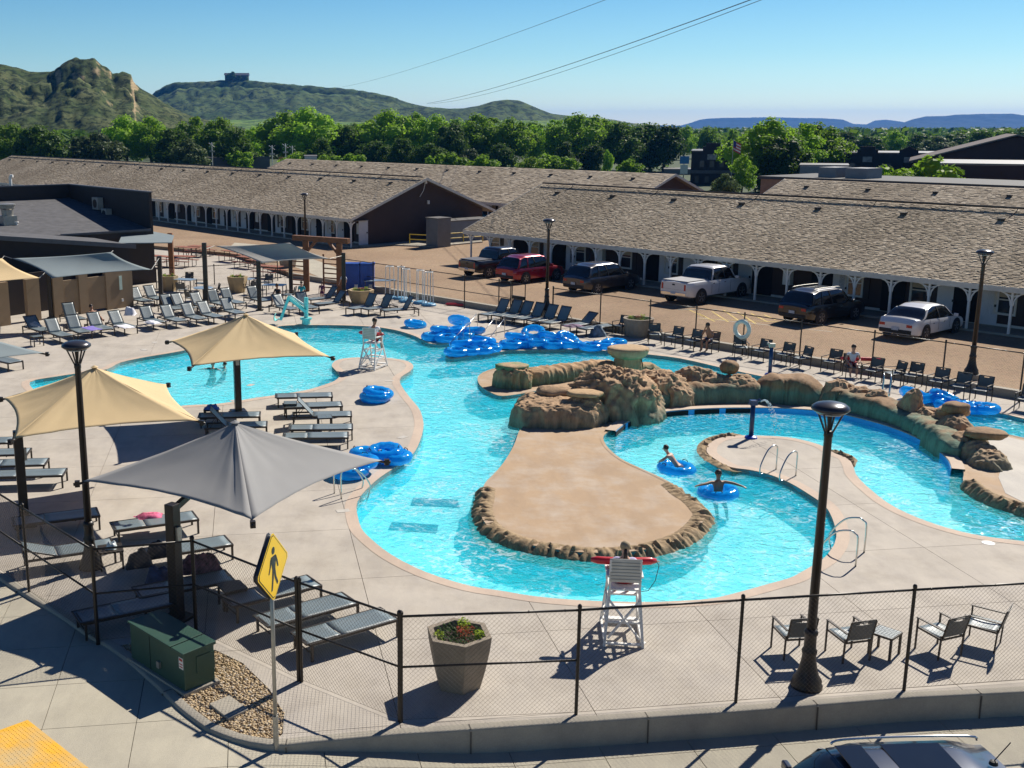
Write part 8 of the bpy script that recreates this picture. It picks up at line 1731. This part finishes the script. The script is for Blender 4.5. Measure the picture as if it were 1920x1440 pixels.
# swimmers in and on tubes; the water hides what is below it
def swimmer(label, p, ang, J, s, sk, sh): return person(label, (p.x, p.y, 0), ang, J, s, sk, None, sh)
sw1 = G(1268, 880, -0.13); tube_(sw1, -0.27, 0.2, 'blue inner tube in the water under the swimmer nearest the island', 0.05, 'inner tubes on the water')
J = dict(pelvis=(-0.10, 0, -0.08), chest=(0.22, 0, 0.26), neck=(0.34, 0, 0.40), head=(0.42, 0, 0.52), sh=((0.27, 0.19, 0.32), (0.27, -0.19, 0.32)), el=((0.42, 0.28, 0.16), (0.42, -0.28, 0.16)), ha=((0.55, 0.16, 0.08), (0.55, -0.16, 0.08)), hip=((-0.14, 0.10, -0.10), (-0.14, -0.10, -0.10)), kn=((-0.40, 0.14, -0.35), (-0.38, -0.12, -0.38)), an=((-0.66, 0.15, -0.42), (-0.62, -0.14, -0.50)), to=((-0.80, 0.15, -0.42), (-0.74, -0.14, -0.52)))
swimmer('boy lying over a blue inner tube, his back to the camera', sw1, 150, J, 0.85, skinA, navy_s)
sw2 = G(1347, 925, -0.13); tube_(sw2, -0.27, 1.2, 'blue inner tube in the water around the nearer swimmer', -0.06, 'inner tubes on the water')
J = dict(pelvis=(0.0, 0, -0.25), chest=(-0.06, 0, 0.10), neck=(-0.08, 0, 0.26), head=(-0.08, 0, 0.40), sh=((-0.08, 0.19, 0.18), (-0.08, -0.19, 0.18)), el=((0.02, 0.42, 0.16), (0.02, -0.42, 0.16)), ha=((0.20, 0.62, 0.12), (0.06, -0.62, 0.14)), hip=((0.02, 0.10, -0.27), (0.02, -0.10, -0.27)), kn=((0.30, 0.14, -0.50), (0.30, -0.14, -0.52)), an=((0.40, 0.14, -0.72), (0.42, -0.14, -0.74)), to=((0.50, 0.14, -0.76), (0.52, -0.14, -0.78)))
swimmer('swimmer sitting in the nearer blue inner tube with arms spread', sw2, 275, J, 0.95, skinB, navy_s)
a = G(403, 692, -0.13); J2 = dict(J); person('dark-haired bather chest-deep in the left pool below the tan umbrella', (a.x - 0.12, a.y, -0.3), 250, J, 0.9, skinA, blk_s, blk_s); person('second dark-haired bather beside the first in the left pool', (a.x + 0.3, a.y + 0.2, -0.33), 200, J, 0.85, skinA, blk_s, navy_s)

# ================================================================ vehicles
tyre_m = mat('tyre_rubber', (0.018, 0.018, 0.018), 0.8, 0, 0.2, 8); rim_m = mat('alloy_rim', (0.42, 0.42, 0.43), 0.3, 0.8, 0.1, 8); cglass = mat('car_glass', (0.010, 0.012, 0.014), 0.04, 0, 0.1, 3, spec=0.9); lamp_r = mat('tail_lamp_red', (0.40, 0.01, 0.01), 0.2, coat=0.5); chrome = mat('chrome', (0.7, 0.7, 0.7), 0.12, 1.0); trim_k = mat('black_plastic_trim', (0.015, 0.015, 0.016), 0.6)
def paint(name, col, metal=0.2): return mat(name, col, 0.32, metal, 0.03, 2, coat=1.0, spec=0.5)
def interp(P, x):
    if x <= P[0][0]: return P[0][1]
    for (a, ya), (b, yb) in zip(P, P[1:]):
        if x <= b: t = (x-a)/(b-a); t = t*t*(3-2*t); return ya + (yb-ya)*t
    return P[-1][1]
def car(label, cat, name, loc, ang, body_m, L_=4.7, Wd=1.85, belt=None, roof=None, wr=0.34, wb=2.75, roofw=0.62, clear=0.24, pickup=False, plate=True, rails=False, glassroof=False, near=False, low_trim=True):
    """+X is forward. belt: [(x, z)] of the body's upper edge; roof: [(x, z)] of the cabin outline"""
    t = thing(name, label, cat, loc, ang); hw = Wd/2; x0, x1 = -L_/2, L_/2; N = 44; rows = []
    for i in range(N+1):
        x = x0 + (x1-x0)*i/N; e = min(x-x0, x1-x); k = 1 - 0.16*max(0, 1 - e/0.55)**2.2; zt = interp(belt, x); zb = clear + 0.10*max(0, 1 - e/0.5)**1.5; hz = zt - zb; rnd_ = max(0, 1-e/0.10)
        pr_ = [(0.0, zb), (0.86, zb), (0.97, zb+0.07*hz), (1.0, zb+0.30*hz), (1.005, zb+0.55*hz), (0.985, zb+0.80*hz), (0.93, zt-0.035), (0.82, zt), (0.4, zt+0.022), (0.0, zt+0.03)]
        pr_ = [(a*k, zz_ - (0.05*rnd_ if j > 6 else 0)) for j, (a, zz_) in enumerate(pr_)]
        row = [Vector((x, a*hw, zz_)) for a, zz_ in pr_] + [Vector((x, -a*hw, zz_)) for a, zz_ in pr_[::-1][1:]]; rows.append(row)
    b = MB(); b.grid(rows)
    for r in (rows[0], rows[-1]):
        n = len(r); c = len(b.v); b.v += [tuple(p) for p in r]; b.f.append(tuple(range(c, c+n)) if r is rows[-1] else tuple(range(c+n-1, c-1, -1)))
    o = b.build('body_shell', body_m, t); autosmooth(o, 35)
    # cabin
    xa, xb = roof[0][0], roof[-1][0]; M_ = 30; rows = []
    def cab(x, off=0.0):
        zr = interp(roof, x); zb = interp(belt, x) - 0.02; f = min(1.0, max(0.0, (zr-zb)/(max(z for _, z in roof) - zb + 1e-6))); wb_ = 0.93*hw; wt = wb_ - (wb_ - roofw*hw*1.18)*f
        return [Vector((x, wb_+off, zb)), Vector((x, (wb_+wt)/2 + 0.012*f + off, zb + (zr-zb)*0.5)), Vector((x, wt+off, zb + (zr-zb)*0.90)), Vector((x, wt*0.90, zr - 0.012*f + off)), Vector((x, wt*0.5, zr + 0.015*f + off)), Vector((x, 0, zr + 0.022*f + off))]
    def full(c): return c + [Vector((p.x, -p.y, p.z)) for p in c[::-1][1:]]
    xs_ = [xa + (xb-xa)*i/M_ for i in range(M_+1)]; b = MB(); b.grid([full(cab(x)) for x in xs_]); o = b.build('cabin_glass', cglass, t); autosmooth(o, 40)
    zr_max = max(z for _, z in roof); rx = [x for x in xs_ if interp(roof, x) > zr_max - 0.115]
    b = MB(); b.grid([full([p + Vector((0, 0, 0.008)) for p in cab(x)[2:]]) for x in rx]); o = b.build('roof_panel', body_m, t); autosmooth(o, 40)
    def pillar(xbm, xtp, wd, nm='pillar', m=None):
        for s in (-1, 1):
            b = MB(); A_ = []
            for q in range(5):
                f = q/4; x = xbm + (xtp-xbm)*f; c = cab(x, 0.012); 
                P_ = c[0].lerp(c[1], f*2) if f < 0.5 else c[1].lerp(c[2], (f-0.5)*2); A_.append([Vector((x-wd/2, s*P_.y, P_.z)), Vector((x+wd/2, s*P_.y, P_.z))])
            b.grid(A_ if s > 0 else [r[::-1] for r in A_]); o = b.build(nm, m or body_m, t); o.modifiers.new('t', 'SOLIDIFY').thickness = 0.012
    rf0, rf1 = rx[0], rx[-1]
    pillar(xb-0.06, rf1+0.02, 0.07); pillar(xa+0.10, rf0+0.03, 0.16 if not pickup else 0.12); pillar(((xa+xb)/2)+0.08, (rf0+rf1)/2+0.02, 0.07, m=trim_k)
    if not pickup and L_ > 4.5 and xa < -1.9: pillar(xa+0.95, rf0+0.62, 0.09)
    # wheels
    for sx in (-1, 1):
        for sy_ in (-1, 1):
            cx_w = sx*wb/2; b = MB(); Mx = Matrix.Rotation(PI/2, 4, 'X'); b.lathe([(wr*1.16, 0), (wr*1.16, 0.012)], 26, (cx_w, sy_*(hw*1.003) + (0.012 if sy_ > 0 else 0.0), wr*1.0), M=Mx); b.build('wheel_arch', trim_k, t)
            w_ = MB(); w_.lathe([(wr*0.62, -0.11), (wr*0.94, -0.115), (wr, -0.08), (wr, 0.08), (wr*0.94, 0.115), (wr*0.62, 0.11)], 26, (cx_w, sy_*(hw-0.085), wr), M=Mx); wo = w_.build('wheel', tyre_m, t, smooth=False); autosmooth(wo, 50)
            r_ = MB(); r_.lathe([(wr*0.63, 0), (wr*0.62, 0.01), (wr*0.52, -0.0), (wr*0.15, 0.0)], 20, (cx_w, sy_*(hw+0.022), wr), M=Mx); r_.build('rim', mat('rim_shadow', (0.16, 0.16, 0.16), 0.4, 0.5), wo)
            s_ = MB()
            for k in range(5): a = 2*PI*k/5 + 0.3; s_.bar((cx_w + 0.04*math.cos(a), sy_*(hw+0.030), wr + 0.04*math.sin(a)), (cx_w + wr*0.58*math.cos(a), sy_*(hw+0.034), wr + wr*0.58*math.sin(a)), 0.05, 0.012, up=(0, 1, 0))
            o = s_.build('spokes', rim_m, wo); o['kind'] = 'stuff'
    zt = interp(belt, x0+0.1); zl = clear + 0.10
    b = MB(); b.box(x0-0.035, x0+0.10, -hw*0.80, hw*0.80, zl+0.02, zl+0.20); bevel(b.build('rear_bumper', chrome if pickup else (trim_k if low_trim else body_m), t), 0.02)
    b = MB(); b.box(x1-0.10, x1+0.02, -hw*0.78, hw*0.78, zl+0.02, zl+0.20); bevel(b.build('front_bumper', trim_k, t), 0.02)
    for s in (-1, 1):
        b = MB(); hl = (zt - zl)
        if pickup: b.box(x0-0.012, x0+0.06, s*hw*0.70 - 0.03, s*hw*0.70 + (0.09), zt-0.45, zt-0.12) if s > 0 else b.box(x0-0.012, x0+0.06, s*hw*0.70 - 0.09, s*hw*0.70 + 0.03, zt-0.45, zt-0.12)
        else: b.box(x0-0.015, x0+0.10, s*hw*0.68 - 0.13, s*hw*0.68 + 0.13, zt-0.26, zt-0.13)
        bevel(b.build('tail_lamp', lamp_r, t), 0.012)
        c = cab(xb-0.35); b = MB(); b.cbox((xb-0.32, s*(hw+0.13), c[0].z+0.08), (0.10, 0.20, 0.14)); bevel(b.build('wing_mirror', body_m, t), 0.03)
        for hxp in (0.15, -0.85): b = MB(); b.box(hxp, hxp+0.15, s*(hw*1.003) - 0.008, s*(hw*1.003) + 0.012, zt-0.20, zt-0.165); b.build('door_handle', chrome, t)
        for sxp in (0.75, -0.30, -1.15 if not pickup else -0.95):
            zz1 = interp(belt, sxp) - 0.06; b = MB(); b.box(sxp-0.005, sxp+0.005, s*hw*1.006 - 0.006, s*hw*1.006 + 0.001, clear+0.16, zz1); b.build('door_seam', trim_k, t)
    if plate: b = MB(); b.box(x0-0.045, x0-0.036, -0.16, 0.16, zt-0.42 if not pickup else zl+0.10, zt-0.28 if not pickup else zl+0.22); b.build('number_plate', mat('plate_pale', (0.45, 0.50, 0.58), 0.5, 0, 0.3, 30), t)
    if pickup:
        b = MB(); b.box(x0+0.10, xa-0.05, -hw*0.80, hw*0.80, zt+0.02, zt+0.055); bevel(b.build('tonneau_cover', pickup, t), 0.015); b = MB(); b.box(x0-0.008, x0+0.004, -hw*0.66, hw*0.66, zt-0.42, zt-0.415); b.box(x0-0.03, x0+0.0, -0.08, 0.08, zt-0.20, zt-0.13); b.build('tailgate_handle', trim_k, t)
    if rails:
        for s in (-1, 1): b = MB(); yy = s*(roofw*hw*1.04); b.tube(smooth_path([(rf0+0.10, yy, zr_max-0.01), (rf0+0.22, yy, zr_max+0.055), ((rf0+rf1)/2, yy, zr_max+0.075), (rf1-0.22, yy, zr_max+0.055), (rf1-0.05, yy, zr_max-0.01)], 4), 0.018, 6); b.build('roof_rail', galv_m if not near else chrome, t, smooth=True)
    if glassroof:
        for (g0, g1) in glassroof: b = MB(); b.box(g0, g1, -roofw*hw*0.86, roofw*hw*0.86, zr_max+0.018, zr_max+0.036); bevel(b.build('glass_roof_panel', cglass, t), 0.006)
    if near:
        b = MB(); b.lathe([(0.06, zr_max+0.0), (0.05, zr_max+0.05), (0.02, zr_max+0.06)], 12, (rf0+0.22, 0, 0)); b.tube([(rf0+0.22, 0, zr_max+0.05), (rf0+0.02, 0, zr_max+0.32)], 0.008, 5); b.build('antenna', trim_k, t)
    return t
def park(px_, off, side, ang_extra=0.0):
    """centre of a car whose rear right tyre stands at px_"""
    P_ = G(*px_, LOT); a = math.atan2(W.y, W.x) + ang_extra; f = Vector((math.cos(a), math.sin(a), 0)); r = Vector((f.y, -f.x, 0)); c = P_ + f*off - r*side; return (c.x, c.y, LOT), a
SUVb = [(-2.4, 0.92), (-2.2, 1.00), (0.6, 0.98), (1.1, 0.95), (2.0, 0.86), (2.35, 0.66)]; SUVr = [(-2.22, 1.02), (-1.75, 1.55), (-1.2, 1.66), (0.1, 1.66), (0.45, 1.58), (1.15, 0.97)]
loc, a = park((1309, 571), 1.84, 0.84); car('white crew-cab pickup truck with dark wheels parked before the motel', 'pickup truck', 'pickup_truck', loc, a, paint('white_car_paint', (0.66, 0.66, 0.68), 0.0), 5.9, 2.02, [(-2.95, 1.26), (-0.95, 1.27), (1.0, 1.24), (1.35, 1.20), (2.6, 1.10), (2.93, 0.85)], [(-1.0, 1.25), (-0.85, 1.75), (-0.5, 1.92), (0.5, 1.92), (0.85, 1.82), (1.45, 1.22)], 0.42, 3.68, 0.66, 0.40, pickup=mat('pale_tonneau', (0.30, 0.30, 0.31), 0.6))
loc, a = park((914, 521), 1.65, 0.80); car('black pickup truck with chrome rear bumper, farthest left in the car park', 'pickup truck', 'pickup_truck', loc, a, paint('black_car_paint', (0.010, 0.010, 0.011)), 5.4, 1.88, [(-2.7, 1.12), (-0.85, 1.13), (1.0, 1.12), (1.3, 1.08), (2.4, 0.98), (2.68, 0.75)], [(-0.9, 1.12), (-0.75, 1.62), (-0.4, 1.78), (0.5, 1.78), (0.85, 1.70), (1.4, 1.10)], 0.38, 3.3, 0.66, 0.34, pickup=mat('dark_tonneau', (0.10, 0.10, 0.11), 0.5))
loc, a = park((983, 532), 1.33, 0.78); car('dark red compact sport utility car beside the black pickup', 'car', 'parked_car', loc, a, paint('red_car_paint', (0.30, 0.006, 0.020), 0.4), 4.55, 1.84, [(p*0.94, z) for p, z in SUVb], [(p*0.94, z) for p, z in SUVr], 0.35, 2.69)
loc, a = park((1116, 551), 1.5, 0.82); car('dark grey estate-like sport utility car between the red car and the white pickup', 'car', 'parked_car', loc, a, paint('grey_car_paint', (0.055, 0.050, 0.052), 0.5), 4.95, 1.90, [(p*1.03, z) for p, z in SUVb], [(p*1.03, z) for p, z in SUVr], 0.36, 2.9, rails=False)
loc, a = park((1534, 609), 1.37, 0.80, -0.08); car('black sport utility car with roof rails next to the painted hatching', 'car', 'parked_car', loc, a, paint('black_car_paint', (0.010, 0.010, 0.011)), 4.75, 1.88, SUVb, SUVr, 0.37, 2.74, rails=True)
loc, a = park((1729, 637), 1.42, 0.78); car('white saloon car parked at the right before the motel doors', 'car', 'parked_car', loc, a, paint('white_car_paint', (0.66, 0.66, 0.68), 0.0), 4.87, 1.85, [(-2.43, 0.82), (-2.2, 0.98), (-1.6, 0.95), (0.6, 0.88), (1.2, 0.86), (2.0, 0.74), (2.42, 0.55)], [(-1.85, 0.95), (-1.1, 1.34), (-0.5, 1.45), (0.2, 1.44), (0.6, 1.36), (1.35, 0.88)], 0.34, 2.85, 0.60, 0.20)
p = G(906, 392, LOT+1.4); car('teal blue car parked between the two left motel rows, roof just showing', 'car', 'parked_car', (p.x, p.y, LOT), UA, paint('teal_car_paint', (0.05, 0.18, 0.22)), 4.7, 1.85, SUVb, SUVr, 0.35, 2.7)
car('dark navy sport utility car with glass roof panels at the bottom right corner', 'car', 'parked_car', (6.35, 13.5, pave_z(7, 13.3)), PI + 0.05, paint('navy_car_paint', (0.012, 0.018, 0.035), 0.5), 4.75, 1.88, SUVb, SUVr, 0.36, 2.72, 0.64, rails=True, glassroof=((0.05, 0.42), (-1.05, -0.22)), near=True)
